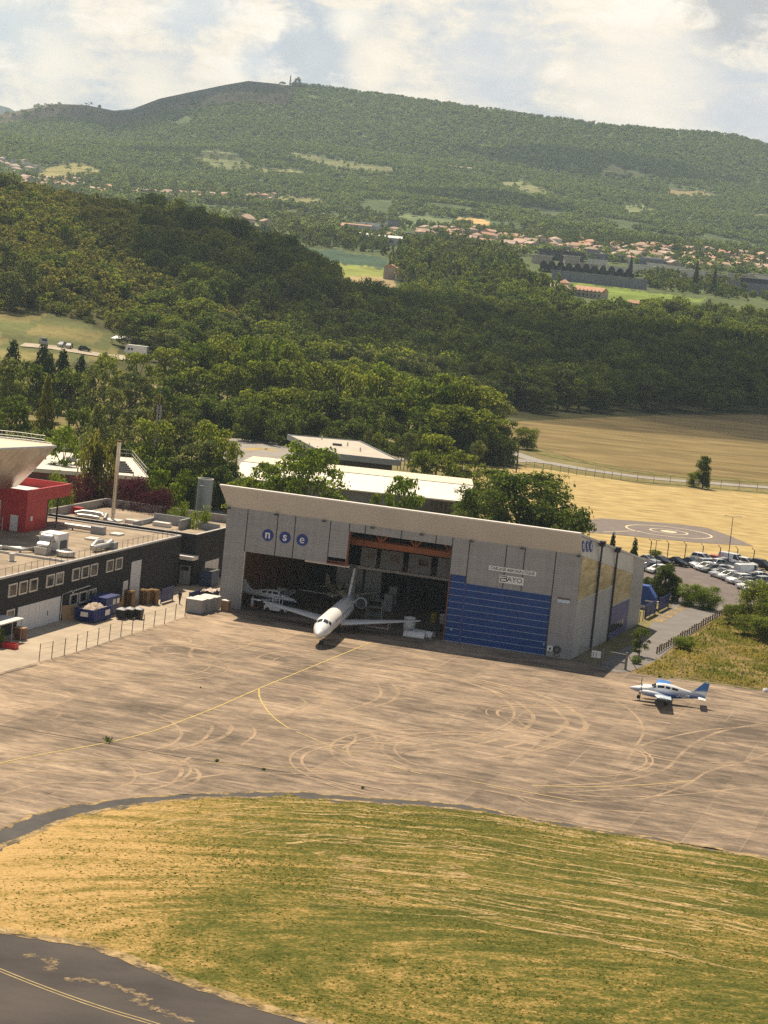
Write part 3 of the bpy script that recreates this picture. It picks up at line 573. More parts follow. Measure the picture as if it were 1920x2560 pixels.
# lawn behind the buildings so that trees stand on green
sheet('lawn', [(-90, 318), (-22, 305), (20, 330), (70, 340), (70, 420), (10, 470), (-90, 480)], .02, mat('lawn', (.10, .11, .035), 1, .35, .3, coords='World', col2=(.25, .2, .08)))
sheet('yard', [W(S_, T_)[:2] for S_, T_ in ((-10.3, -62), (-10.3, 10.9), (-8.9, 13), (-8.9, 24), (-.02, 24), (-.02, -.5), (2.2, -4.5), (-1.0, -9.5))]+[G(*c(3, 1322, 1383))[:2], G(*c(3, 862, 1528))[:2], G(*c(3, 545, 1634))[:2], G(*c(3, 270, 1706))[:2], G(-60, 1700)[:2]], .048, mat('yard_concrete', (.36, .29, .21), .9, .18, .25, coords='World', detail=9, col2=(.46, .38, .28)))
sheet('path', [G(*p)[:2] for p in [(505, 1270), (560, 1275), (560, 1330), (540, 1330)]], .05, M_ROAD)
q = MB(); ribbon(q, [onland(x, y) for x, y in [(55, 865), (130, 872), (200, 884), (290, 897), (420, 905)]], 9, 0)
q.v = [(x, y, float(zt(np.array([x]), np.array([y]))[0])+.25) for x, y, z in q.v]
tag(q.build('hill_track', mat('pale_gravel', (.40, .34, .26), 1, .2, .2, coords='World')), kind='structure')

# ------------------------------------------------------------------ low cumulus overhead whose shade lies on the wooded hill
def cloud(name, label, shx, shy, gz, h, lobes, seed):
    k = (h-gz)/SUN_DIR.z; off = SUN_DIR*k; q = MB(); r_ = np.random.default_rng(seed)
    for (dx, dy, rx, ry) in lobes:
        n = 18; rings = []
        for i in range(1, n//2):
            th = math.pi*i/(n//2); ring = []
            for j in range(n):
                ph = 2*math.pi*j/n; kx = 1+.16*math.sin(3*ph+dx)+.10*math.sin(5*ph+dy)+.05*r_.normal()
                zc = math.cos(th); ring.append((shx+off.x+dx+rx*kx*math.sin(th)*math.cos(ph), shy+off.y+dy+ry*kx*math.sin(th)*math.sin(ph), h+(zc*60 if zc > 0 else zc*18)))
            rings.append(ring)
        q.loft(rings)
    m = MATS.get('cloud')
    if not m:
        m = bpy.data.materials.new('cloud_vapour'); m.use_nodes = True; t = m.node_tree; t.nodes.clear(); MATS['cloud'] = m
        d = N(t, 'ShaderNodeBsdfDiffuse'); d.inputs[0].default_value = (.9, .9, .9, 1); tr = N(t, 'ShaderNodeBsdfTransparent'); ms = N(t, 'ShaderNodeMixShader'); ms.inputs[0].default_value = CLOUD_A
        t.links.new(tr.outputs[0], ms.inputs[1]); t.links.new(d.outputs[0], ms.inputs[2]); o = N(t, 'ShaderNodeOutputMaterial'); t.links.new(ms.outputs[0], o.inputs[0])
    return tag(q.build(name, m, smooth=True), label, 'cloud', kind='structure')
CLOUD_A = .36
cloud('cloud', None, 0, 0, 10, 900, [(40, 985, 150, 155), (-75, 1000, 75, 110), (190, 1000, 170, 180), (140, 830, 150, 110), (215, 790, 150, 75), (330, 960, 200, 200), (60, 1120, 160, 120)], 4)
cloud('cloud', None, 0, 0, 330, 1150, [(-430, 4560, 170, 240), (-560, 4500, 150, 200), (-300, 4640, 130, 150), (-640, 4480, 180, 140)], 5)
cloud('cloud', None, 0, 0, 230, 1250, [(330, 4150, 240, 110), (780, 3800, 190, 90), (-330, 3650, 150, 80), (60, 3300, 130, 60), (560, 3150, 150, 60)], 6)
# ================================================================== TREES
LM = {
 'broad': leafmat('leaves_broad', (.072, .112, .022), (.230, .268, .060), .62),
 'dark': leafmat('leaves_dark', (.046, .082, .022), (.140, .180, .050), .6),
 'grey': leafmat('leaves_grey', (.072, .098, .042), (.165, .190, .085), .6),
 'pine': leafmat('leaves_pine', (.026, .050, .020), (.060, .092, .034), .25),
 'cedar': leafmat('leaves_cedar', (.085, .10, .025), (.19, .19, .050), .4),
 'purple': leafmat('leaves_purple', (.058, .021, .030), (.125, .040, .052), .35, (1.2, .75, .85)),
 'lime': leafmat('leaves_lime', (.070, .12, .018), (.185, .245, .045), .62),
 'scrub': leafmat('leaves_scrub', (.090, .105, .030), (.205, .205, .070), .62),
}
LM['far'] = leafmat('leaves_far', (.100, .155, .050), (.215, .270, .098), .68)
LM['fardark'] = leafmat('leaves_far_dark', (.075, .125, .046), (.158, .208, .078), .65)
M_BARK = mat('bark', (.11, .085, .06), .95, .3, 3.0)
def leaf_cloud(cen, rad, n, size, r_, up=.25, droop=0.0, jit_=.40):
    """leaf cards over the shells of many ellipsoidal clumps -> verts, quads, tone"""
    k = len(cen); pk = rad.prod(1)**(2/3); which = r_.choice(k, n, p=pk/pk.sum())
    d = r_.normal(size=(n, 3)); d /= np.linalg.norm(d, axis=1, keepdims=True); d[:, 2] = np.where((d[:, 2] < -.2) & (r_.random(n) < .6), -d[:, 2], d[:, 2])
    rr = (r_.random(n)**.35)*(1+.12*r_.normal(size=n)); p = cen[which]+d*rad[which]*rr[:, None]
    nrm = d+jit_*r_.normal(size=(n, 3)); nrm[:, 2] += up; nrm /= np.linalg.norm(nrm, axis=1, keepdims=True)
    a = np.cross(nrm, r_.normal(size=(n, 3))); a /= np.linalg.norm(a, axis=1, keepdims=True)+1e-9; bb = np.cross(nrm, a)
    s = size*(.6+.8*r_.random(n))[:, None]; a = a*s; bb = bb*s*(.55+.3*r_.random(n))[:, None]
    if droop: bb = bb+np.array([0, 0, -1])*s*droop
    V = np.stack([p-a*.5, p-bb*.5+a*.1, p+a*.5, p+bb*.5-a*.1], 1).reshape(-1, 3)
    tone = np.clip(.5+.5*r_.normal(size=k)[which]*.6+.18*r_.normal(size=n), 0, 1)
    return V, tone
def leaf_mesh(name, V, tone, m):
    n = len(V)//4; me = bpy.data.meshes.new(name); me.vertices.add(n*4); me.vertices.foreach_set('co', V.astype(np.float32).ravel())
    me.loops.add(n*4); me.loops.foreach_set('vertex_index', np.arange(n*4, dtype=np.int32)); me.polygons.add(n)
    me.polygons.foreach_set('loop_start', np.arange(0, n*4, 4, dtype=np.int32)); me.update(); me.validate()
    at_ = me.attributes.new('tone', 'FLOAT', 'FACE'); at_.data.foreach_set('value', tone.astype(np.float32)); me.materials.append(m); return me
def crown(kind, m, n, size, seed, nb=26):
    r_ = np.random.default_rng(seed); P, Q = [], []
    for i in range(nb):
        if kind in ('broad', 'loose', 'bush'):
            lo, hi = {'broad': (.08, .92), 'loose': (.22, .93), 'bush': (.03, .86)}[kind]
            z = lo+(hi-lo)*r_.random()**.8; env = math.sin(math.pi*min(1, max(.04, (z-lo*.55)/(1.04-lo*.55)))**.85)**(.65 if kind == 'loose' else .42)
            a = r_.random()*6.283; rr = .40*env*math.sqrt(r_.random()*.85+.15); s = (.085+.075*r_.random())*{'broad': 1.0, 'loose': .80, 'bush': 1.3}[kind]
            P.append((rr*math.cos(a), rr*math.sin(a), z)); Q.append((s*1.15, s*1.15, s*(.62 if kind != 'bush' else .9)))
        elif kind == 'round':
            th = math.acos(1-1.55*(i+.5)/nb); a = i*2.4+r_.random(); P.append((.30*math.sin(th)*math.cos(a), .30*math.sin(th)*math.sin(a), .52+.32*math.cos(th))); s = .15+.06*r_.random(); Q.append((s*1.1, s*1.1, s*.9))
        elif kind == 'poplar':
            z = .05+.89*r_.random(); env = min(1, (1.04-z)*2.6)**.7*(.75+.25*z); a = r_.random()*6.283; rr = .32*env*math.sqrt(r_.random())
            s = .10+.06*r_.random(); P.append((rr*math.cos(a), rr*math.sin(a), z)); Q.append((s*1.1, s*1.1, s*.75))
        elif kind == 'conifer':
            z = .08+.88*(i/nb)**.9; env = (1.0-z)**.8; a = i*2.4; rr = .34*env
            P.append((rr*math.cos(a), rr*math.sin(a), z)); Q.append((.20*env+.035, .20*env+.035, .05+.03*env))
        elif kind == 'willow':
            z = .25+.65*r_.random(); env = math.sin(math.pi*min(1, z*.95))**.6; a = r_.random()*6.283; rr = .36*env*math.sqrt(r_.random())
            s = .09+.05*r_.random(); P.append((rr*math.cos(a), rr*math.sin(a), z)); Q.append((s*.9, s*.9, s*1.7))
    V, t_ = leaf_cloud(np.array(P), np.array(Q), n, size, r_, droop=.9 if kind == 'willow' else 0.0)
    return leaf_mesh('crown', V, t_, m), P
def trunk_mesh(kind, P, seed):
    r_ = random.Random(seed); q = MB(); top = {'round': .5, 'broad': .62, 'loose': .7, 'bush': .3, 'poplar': .8, 'conifer': .95, 'willow': .6}[kind]
    q.tube([(0, 0, -.03), (.008, .005, top*.3), (-.006, .008, top*.65), (0, 0, top)], [.030, .024, .017, .007], 7)
    if kind != 'conifer':
        for p in r_.sample(list(P), min(9, len(P))):
            z0 = min(top*.9, p[2]*.55); q.tube([(0, 0, z0), (p[0]*.5, p[1]*.5, (z0+p[2])/2+.02), p], [.012, .008, .004], 5)
    return q.mesh('trunk', M_BARK)
PROTO = {}
def proto(key, kind, lm, n, size, seed, nb=26):
    cm_, P = crown(kind, LM[lm], n, size, seed, nb); PROTO.setdefault(key, []).append((cm_, trunk_mesh(kind, P, seed)))
for sd in range(5): proto('broad', 'broad', 'broad', 3500, .046, 100+sd, 34)
for sd in range(2): proto('lime', 'broad', 'lime', 3500, .046, 120+sd, 34)
for sd in range(3): proto('darkbroad', 'broad', 'dark', 3300, .048, 130+sd, 34)
for sd in range(2): proto('greybroad', 'broad', 'grey', 3200, .046, 140+sd, 32)
for sd in range(2): proto('bigdark', 'broad', 'dark', 14000, .029, 150+sd, 70)
for sd in range(2): proto('loose', 'loose', 'lime', 4600, .033, 160+sd, 46)
for sd in range(2): proto('poplar', 'poplar', 'grey', 2600, .046, 170+sd, 40)
for sd in range(2): proto('pine', 'conifer', 'pine', 2600, .055, 180+sd, 46)
for sd in range(1): proto('cedar', 'conifer', 'cedar', 2800, .054, 190+sd, 50)
for sd in range(1): proto('greycedar', 'conifer', 'grey', 2800, .050, 195+sd, 44)
for sd in range(2): proto('willow', 'willow', 'scrub', 6000, .034, 200+sd, 46)
for sd in range(2): proto('purple', 'bush', 'purple', 4200, .036, 210+sd, 46)
for sd in range(2): proto('bush', 'bush', 'broad', 8000, .038, 220+sd, 40)
for sd in range(1): proto('limebush', 'bush', 'lime', 9000, .036, 230+sd, 46)
for sd in range(2): proto('column', 'poplar', 'dark', 6000, .045, 240+sd, 40)
tree_count = 0
def tree(key, x, ytop, Y, wpx, label, group=None, base=None, name='tree', sq=1.0, cat=None):
    """a tree whose crown top shows at (x, ytop) in the photo and that stands Y metres out"""
    global tree_count
    top = atY(x, ytop, Y)
    X = top[0]-(top[2]-(float(zt(np.array([top[0]]), np.array([Y]))[0])))*0; z0 = float(zt(np.array([X]), np.array([Y]))[0]) if base is None else base
    h = max(1.0, top[2]-z0); wd = wpx*Y/FPX; r_ = random.Random(tree_count*7+3); tree_count += 1
    cm_, tm = PROTO[key][r_.randrange(len(PROTO[key]))]
    r = thing(name, label, cat or name.replace('_', ' ').split(' ')[-1], (X, Y, z0), r_.random()*6.28, group)
    r.scale = (wd*1.04, wd*1.04*sq, h*1.02)
    for nm, me_ in (('trunk', tm), ('crown', cm_)):
        o = bpy.data.objects.new(nm, me_); COL.objects.link(o); o.parent = r
    return r
ORD = 'first second third fourth fifth sixth seventh eighth ninth tenth eleventh twelfth thirteenth'.split()
GA = 'tall broadleaf trees in the grove behind the hangar'
for x, yt, Y, wp, k in [(425, 868, 600, 120, 'broad'), (490, 852, 604, 125, 'lime'), (560, 842, 606, 130, 'broad'), (625, 838, 610, 130, 'lime'), (690, 845, 606, 130, 'lime'), (745, 862, 600, 110, 'broad'),
                     (430, 930, 578, 130, 'darkbroad'), (500, 918, 580, 135, 'broad'), (578, 912, 582, 130, 'broad'), (650, 902, 584, 130, 'broad'), (725, 900, 584, 130, 'broad'), (800, 905, 580, 120, 'broad'), (860, 910, 580, 110, 'broad')]:
    nb_ = globals().get('nb_', -1)+1; tree(k, x, yt, Y, wp, (ORD[nb_]+' tree from the left along the sunlit top of the grove' if nb_ < 6 else ORD[nb_-6]+' tree from the left in the second row of the grove'), GA)
for x, yt, Y, wp, k in [(955, 905, 575, 150, 'lime'), (1015, 935, 566, 120, 'broad'), (905, 930, 568, 120, 'broad'), (470, 985, 552, 140, 'darkbroad'), (560, 990, 554, 150, 'darkbroad'), (640, 975, 556, 150, 'broad'), (720, 965, 556, 150, 'broad'),
                     (800, 970, 556, 140, 'darkbroad'), (880, 985, 556, 140, 'darkbroad'), (960, 990, 556, 140, 'darkbroad'), (1030, 985, 556, 120, 'broad')]:
    n2_ = globals().get('n2_', -1)+1; tree(k, x, yt, Y, wp, ('tall bright tree standing out in the middle of the grove', 'tree just right of the tall bright one in the grove', 'tree just left of the tall bright one in the grove', *[o_+' tree from the left in the front row of the grove' for o_ in ORD[:8]])[n2_], GA)
for x, yt, Y, wp, k in [(1085, 955, 552, 150, 'lime'), (1145, 940, 556, 150, 'broad'), (1205, 965, 556, 150, 'broad'), (1255, 1000, 552, 110, 'greybroad'), (1120, 1010, 542, 150, 'broad'), (1190, 1020, 542, 150, 'broad'), (1075, 1030, 546, 120, 'darkbroad'), (1240, 1045, 545, 100, 'broad')]:
    n3_ = globals().get('n3_', -1)+1; tree(k, x, yt, Y, wp, ORD[n3_]+' of the big rounded trees at the right hand end of the grove', GA)
tree('bush', 1322, 1068, 596, 70, 'lone leaning bush at the left corner of the brown field by the road', name='bush')
GL = 'trees crowding behind the white railed roof on the left'
for k, x, yt, Y, wp, lb in [
   ('poplar', 22, 890, 470, 170, 'silvery leaved poplar against the left edge of the photo'), ('poplar', 240, 915, 500, 120, 'slender silvery poplar behind the yellowish cedar'), ('poplar', 285, 965, 470, 110, 'second silvery poplar, lower and right of the slender one'),
   ('cedar', 122, 935, 430, 85, 'narrow yellowish cedar with layered branches near the left edge'), ('greycedar', 250, 1005, 405, 150, 'grey green cedar with drooping layers behind the white roof'),
   ('pine', 35, 848, 545, 100, 'dark pine at the far left below the grassy clearing'), ('pine', 110, 858, 555, 95, 'dark pine right under the parked white van'), ('pine', 160, 872, 560, 90, 'dark pine below the two parked cars on the track'), ('pine', 205, 886, 560, 85, 'dark pine at the right end of the track'),
   ('pine', 125, 880, 535, 90, 'broad dark pine in front of the row of pines'), ('darkbroad', 80, 900, 520, 120, 'dark tree between the poplar and the pines'), ('darkbroad', 185, 915, 520, 120, 'dark tree behind the yellowish cedar'),
   ('greybroad', 330, 935, 540, 130, 'grey green tree left of the tall grove'), ('broad', 270, 880, 560, 100, 'light tree just below the white motor home'), ('broad', 350, 880, 570, 110, 'leafy tree at the right of the white motor home'), ('darkbroad', 390, 960, 540, 120, 'dark tree above the lattice mast'),
   ('cedar', 400, 985, 470, 130, 'olive feathery tree behind the top of the lattice mast'), ('greybroad', 340, 1020, 440, 130, 'dull green tree left of the lattice mast'), ('broad', 390, 1050, 410, 140, 'rounded tree behind the lattice mast'),
   ('greybroad', 455, 1045, 420, 140, 'rounded grey green tree right of the lattice mast'), ('broad', 530, 1052, 425, 150, 'large rounded tree above the grey silo'), ('greybroad', 490, 1090, 400, 150, 'spreading tree close behind the grey silo'), ('broad', 570, 1095, 405, 110, 'tree at the right end of the cluster above the hangar roof corner'),
   ('lime', 165, 1065, 390, 120, 'bright green tree above the railed white roof'), ('willow', 255, 1105, 338, 150, 'weeping olive tree in front of the railed white roof'), ('darkbroad', 30, 985, 440, 140, 'shaded tree behind the silver cone on the left edge'),
   ('greybroad', 300, 1060, 425, 110, 'grey green tree behind the chimney pipe'), ('darkbroad', 215, 1010, 440, 110, 'dark tree behind the bright green tree')]:
    tree(k, x, yt, Y, wp, lb, GL)
tree('limebush', 150, 1180, 322, 75, 'light green shrub beneath the silver cone by the red canopy', name='shrub')
tree('lime', 430, 1172, 334, 130, 'round fresh green tree left of the grey silo', sq=1.0)
for x, yt, Y, wp, lb in [(222, 1183, 332, 140, 'purple leaved shrub left of the chimney pipe behind the flat roof'), (325, 1185, 334, 150, 'purple leaved shrub right of the chimney pipe'), (390, 1215, 330, 110, 'smaller purple shrub below the round green tree')]:
    tree('purple', x, yt, Y, wp, lb, 'purple shrubs behind the black building', name='purple_shrub')
for x, yt, Y, wp, lb in [(450, 1258, 322, 60, 'low light green shrub in front of the grey silo'), (505, 1268, 318, 70, 'low shrub between the silo and the hangar corner')]:
    tree('limebush', x, yt, Y, wp, lb, name='shrub')
GH = 'trees rising right behind the hangar roof'
for k, x, yt, Y, wp, lb in [
   ('loose', 775, 1108, 350, 235, 'airy light green tree spreading over the hangar roof, left of the white roof'), ('loose', 665, 1155, 352, 150, 'light green tree at the left of the airy tree behind the hangar'), ('broad', 615, 1190, 356, 120, 'low tree just behind the left half of the hangar roof'), ('lime', 715, 1190, 345, 160, 'dense low tree under the airy tree behind the hangar'),
   ('lime', 1015, 1190, 338, 130, 'yellow green tree in front of the long white roof'), ('lime', 955, 1232, 336, 70, 'small yellow green tree beside the one in front of the white roof'),
   ('bigdark', 1310, 1172, 358, 330, 'very large dark domed tree behind the right half of the hangar'), ('bigdark', 1215, 1215, 350, 180, 'dark round tree at the left foot of the very large domed tree'), ('darkbroad', 1430, 1262, 346, 140, 'dark tree at the right foot of the very large domed tree'), ('bigdark', 1380, 1225, 352, 180, 'dark tree merged with the right side of the very large domed tree'),
   ('broad', 1100, 1085, 470, 130, 'rounded tree right of the flat roofed building'), ('broad', 1160, 1130, 452, 130, 'leafy tree above the right end of the white roof'), ('greybroad', 1195, 1098, 480, 60, 'slim tree behind the leafy pair right of the flat roof'), ('broad', 1060, 1130, 455, 90, 'low tree at the edge of the flat roofed building'), ('darkbroad', 1230, 1160, 440, 120, 'dark tree between the white roof and the very large domed tree'),
   ('greybroad', 1030, 1078, 520, 52, 'small isolated tree standing by the road behind the flat roof'), ('greybroad', 923, 1066, 528, 34, 'narrow young tree above the flat roof'), ('broad', 945, 1082, 526, 30, 'second narrow young tree above the flat roof')]:
    tree(k, x, yt, Y, wp, lb, GH)
tree('pine', 1535, 1330, 345, 44, 'small conifer just behind the right end of the hangar fascia', 'small conifers by the car park', name='conifer')
tree('pine', 1590, 1344, 338, 50, 'small conifer beside the back corner of the hangar', 'small conifers by the car park', name='conifer')
tree('column', 1765, 1138, 534, 54, 'solitary upright tree standing by the road in front of the brown field')
tree('bush', 1738, 1180, 536, 40, 'low dark bush at the foot of the solitary tree by the road', name='bush')
tree('column', 1668, 1408, 341, 90, 'dense upright shrub hiding part of the car park', name='shrub')
tree('column', 1636, 1445, 343, 60, 'dark shrub at the left of the upright one by the car park', name='shrub')
tree('column', 1692, 1440, 340, 50, 'shrub at the right of the upright one by the car park', name='shrub')
tree('darkbroad', 1612, 1440, 338, 40, 'dark small tree against the back corner of the hangar', name='shrub')
tree('limebush', 1733, 1458, 337, 74, 'bright rounded hedge at the left beside the access road', 'hedge bushes by the access road', name='hedge_bush')
tree('limebush', 1778, 1466, 335, 72, 'bright rounded hedge at the right beside the access road', 'hedge bushes by the access road', name='hedge_bush')
for x, yt, Y, wp, lb in [(1900, 1450, 322, 110, 'large leafy bush against the right edge of the photo'), (1848, 1512, 322, 80, 'leafy bush left of the large one at the right edge'), (1885, 1540, 314, 110, 'leafy bush in front at the right edge'), (1945, 1480, 318, 120, 'bush cut by the right edge of the photo'), (1930, 1545, 310, 100, 'lowest bush at the right edge')]:
    tree('bush', x, yt, Y, wp, lb, 'leafy bushes at the right edge', name='bush')
tree('darkbroad', 1606, 1566, 287, 58, 'young leafy tree at the gate beside the access road')
for x, yt, Y, wp, lb in [(1590, 1655, 281, 30, 'pale low shrub at the foot of the young tree by the gate'), (1752, 1400, 398, 20, 'thin sapling behind the car park by the third tall fence post'), (1637, 1388, 395, 36, 'scrubby bush in front of the first tall fence posts'), (1715, 1590, 296, 60, 'low bright green bush in the meadow by the wooden fence')]:
    tree('limebush', x, yt, Y, wp, lb, name='shrub')
for x, yt, Y, wp, k, lb in [(20, 608, 800, 90, 'greybroad', 'light tree on the left edge at the foot of the wooded hill'), (75, 650, 790, 90, 'greybroad', 'light tree right of the one on the left edge of the hill'), (30, 680, 780, 110, 'greybroad', 'lower light tree on the left edge of the hill'),
                         (15, 430, 1040, 100, 'greybroad', 'sunlit tree topping the wooded hill at the left edge'), (172, 560, 900, 46, 'darkbroad', 'dark tree standing out on the slope of the wooded hill'), (500, 513, 1045, 54, 'darkbroad', 'dark rounded tree on the crest of the wooded hill'), (452, 520, 1045, 28, 'pine', 'dark pointed conifer on the crest of the wooded hill'),
                         (272, 770, 830, 36, 'pine', 'dark spruce at the edge of the grassy clearing'), (385, 805, 812, 60, 'greybroad', 'light tree at the right end of the grassy clearing'), (575, 545, 1040, 50, 'darkbroad', 'dark tree lower down the crest of the wooded hill')]:
    tree(k, x, yt, Y, wp, lb)

# ------------------------------------------------------------------ woods: point clouds carrying small tree meshes
def small_proto(name, kind, lm, n, size, seed, nb, solid=True):
    cm_, P = crown(kind, LM[lm], n, size, seed, nb)
    o = bpy.data.objects.new(name, cm_); return o
def wood(name, label, cat, pts, sc, protos, idx, kind='stuff'):
    col_ = bpy.data.collections.new(name+'_kinds')
    for i, o in enumerate(protos): o.name = 'k%02d' % i; col_.objects.link(o)
    me_ = bpy.data.meshes.new(name); me_.from_pydata([tuple(map(float, p)) for p in pts], [], [])
    a = me_.attributes.new('sc', 'FLOAT_VECTOR', 'POINT'); a.data.foreach_set('vector', np.asarray(sc, np.float32).ravel())
    a = me_.attributes.new('rt', 'FLOAT_VECTOR', 'POINT'); rt = np.zeros((len(pts), 3), np.float32); rt[:, 2] = rng.random(len(pts))*6.28; a.data.foreach_set('vector', rt.ravel())
    a = me_.attributes.new('ix', 'INT', 'POINT'); a.data.foreach_set('value', np.asarray(idx, np.int32))
    o = bpy.data.objects.new(name, me_); COL.objects.link(o)
    ng = bpy.data.node_groups.new(name, 'GeometryNodeTree'); ng.interface.new_socket('Geometry', in_out='INPUT', socket_type='NodeSocketGeometry'); ng.interface.new_socket('Geometry', in_out='OUTPUT', socket_type='NodeSocketGeometry')
    gi = ng.nodes.new('NodeGroupInput'); go = ng.nodes.new('NodeGroupOutput'); ip = ng.nodes.new('GeometryNodeInstanceOnPoints'); ci = ng.nodes.new('GeometryNodeCollectionInfo')
    ci.inputs[0].default_value = col_; ci.inputs[1].default_value = True; ci.inputs[2].default_value = True
    def na(nm, ty):
        x = ng.nodes.new('GeometryNodeInputNamedAttribute'); x.data_type = ty; x.inputs[0].default_value = nm; return x.outputs[0]
    ng.links.new(gi.outputs[0], ip.inputs['Points']); ng.links.new(ci.outputs[0], ip.inputs['Instance']); ip.inputs['Pick Instance'].default_value = True
    ng.links.new(na('ix', 'INT'), ip.inputs['Instance Index']); ng.links.new(na('sc', 'FLOAT_VECTOR'), ip.inputs['Scale'])
    er = ng.nodes.new('FunctionNodeEulerToRotation'); ng.links.new(na('rt', 'FLOAT_VECTOR'), er.inputs[0]); ng.links.new(er.outputs[0], ip.inputs['Rotation'])
    ng.links.new(ip.outputs[0], go.inputs[0]); md = o.modifiers.new('wood', 'NODES'); md.node_group = ng
    return tag(o, label, cat, kind=kind)
def vnoise(X, Y, s, seed):
    r_ = np.random.default_rng(seed); tab = r_.random((256, 256)); x, y = X/s, Y/s; xi, yi = np.floor(x).astype(int), np.floor(y).astype(int); fx, fy = x-xi, y-yi; fx = fx*fx*(3-2*fx); fy = fy*fy*(3-2*fy)
    g_ = lambda a, b_: tab[a % 256, b_ % 256]
    return (g_(xi, yi)*(1-fx)+g_(xi+1, yi)*fx)*(1-fy)+(g_(xi, yi+1)*(1-fx)+g_(xi+1, yi+1)*fx)*fy
def candidates(y0, y1, u0, u1, density):
    """uniform random points of the ground between two distances and two bearings"""
    n = int(density*(u1-u0)/5700*(y1*y1-y0*y0)/2); Y = np.sqrt(y0*y0+(y1*y1-y0*y0)*rng.random(n)); u = u0+(u1-u0)*rng.random(n); return u*Y/5700, Y, u
# scrub oak on the left hill
X, Y, u = candidates(770, 1270, -1320, 60, .062)
keep = ~inview_mask(X, Y, CLEAR) & (Y > np.interp(u, [-1300, -700, -560, -450], [780, 775, 760, 740]))
keep &= rng.random(len(X)) < np.interp(u, [-120, 60], [1, .1]); X, Y, u = X[keep], Y[keep], u[keep]
wd = 3.6+4.2*rng.random(len(X))**1.6; wd += np.where(vnoise(X, Y, 60, 5) > .62, 2.0, 0); h = wd*(.62+.35*rng.random(len(X)))
pr = [small_proto('k', 'bush', 'scrub', 300, .115, 300+i, 16) for i in range(3)] + [small_proto('k', 'bush', 'dark', 300, .115, 310+i, 16) for i in range(2)] + [small_proto('k', 'bush', 'broad', 300, .115, 320, 16)]
wood('hill_scrub', 'low scrub oak wood covering the left hill in cloud shade', 'woodland', np.stack([X, Y, zt(X, Y)-.3], -1), np.stack([wd, wd, h], -1), pr, rng.choice(6, len(X), p=[.24, .22, .22, .12, .1, .1]))
# dense undergrowth closing the foot of the grove
uX = []
for xa, xb, ya, Yd in ((440, 760, 1112, 547), (600, 900, 1120, 540), (880, 1290, 1135, 539), (1060, 1290, 1120, 545), (0, 420, 1085, 420), (380, 620, 1150, 398)):
    for k in range(int((xb-xa)/9)): p_ = atY(xa+k*9+rng.normal()*3, ya, Yd+rng.normal()*3); uX.append((p_[0], p_[1], 0))
uX = np.array(uX); wd = 4.0+2.5*rng.random(len(uX)); h = 5+4*rng.random(len(uX))
wood('undergrowth', 'dark dense undergrowth along the foot of the grove', 'undergrowth', uX, np.stack([wd, wd, h], -1), [small_proto('k', 'bush', 'dark', 900, .075, 325+i, 18) for i in range(2)], rng.integers(0, 2, len(uX)))
# the broadleaf wood filling the saddle between hill and brown field
X, Y, u = candidates(680, 1420, -660, 1330, .0100)
yf = np.interp(u, [-660, -520, -350, -250, 100, 300, 450, 700, 900, 1330], [690, 690, 700, 700, 690, 728, 765, 830, 884, 960])
keep = (Y > yf) & (rng.random(len(X)) < np.where(Y < 800, 1, np.interp(u, [-520, -100], [.25, 1]))) & ~inview_mask(X, Y, [(830, 690), (1050, 690), (1060, 765), (840, 765)]) & ~inview_mask(X, Y, [(1410, 735), (1600, 735), (1620, 810), (1420, 795)]) & ~inview_mask(X, Y, [(780, 660), (960, 660), (1000, 722), (960, 735), (860, 722), (780, 700)]) & ~inview_mask(X, Y, CLEAR)
X, Y, u = X[keep], Y[keep], u[keep]; yf = yf[keep]
wd = 10+8*rng.random(len(X)); h = 9.5+7*rng.random(len(X)); h = np.where(Y < yf+25, h*.85, h)
order = np.argsort(Y); NI = 130
protos_w = ['darkbroad', 'broad', 'darkbroad', 'greybroad']
for j in order[:NI]:
    k = protos_w[j % 4]; cm_, tm = PROTO[k][j % len(PROTO[k])]
    side_ = 'at the left, above the grove' if u[j] < 150 else ('in the middle, behind the brown field' if u[j] < 620 else 'at the right, behind the brown field')
    r = thing('forest_tree', 'dark tree on the front edge of the wood '+side_, 'tree', (X[j], Y[j], float(zt(X[j:j+1], Y[j:j+1])[0])), rng.random()*6.28, 'trees along the front edge of the dark wood')
    r.scale = (wd[j], wd[j], h[j])
    for nm, me_ in (('trunk', tm), ('crown', cm_)):
        o = bpy.data.objects.new(nm, me_); COL.objects.link(o); o.parent = r
rest = order[NI:]; X, Y, wd, h, u = X[rest], Y[rest], wd[rest], h[rest], u[rest]
pr = [small_proto('k', 'round', 'dark', 1000, .072, 330+i, 13) for i in range(3)] + [small_proto('k', 'round', 'broad', 1000, .072, 340+i, 13) for i in range(2)] + [small_proto('k', 'broad', 'grey', 900, .075, 350, 20)]
wood('saddle_wood', 'dark broadleaf wood filling the dip behind the brown field', 'woodland', np.stack([X, Y, zt(X, Y)-.5], -1), np.stack([wd, wd, h], -1), pr, rng.choice(6, len(X), p=[.22, .2, .2, .15, .13, .10]))
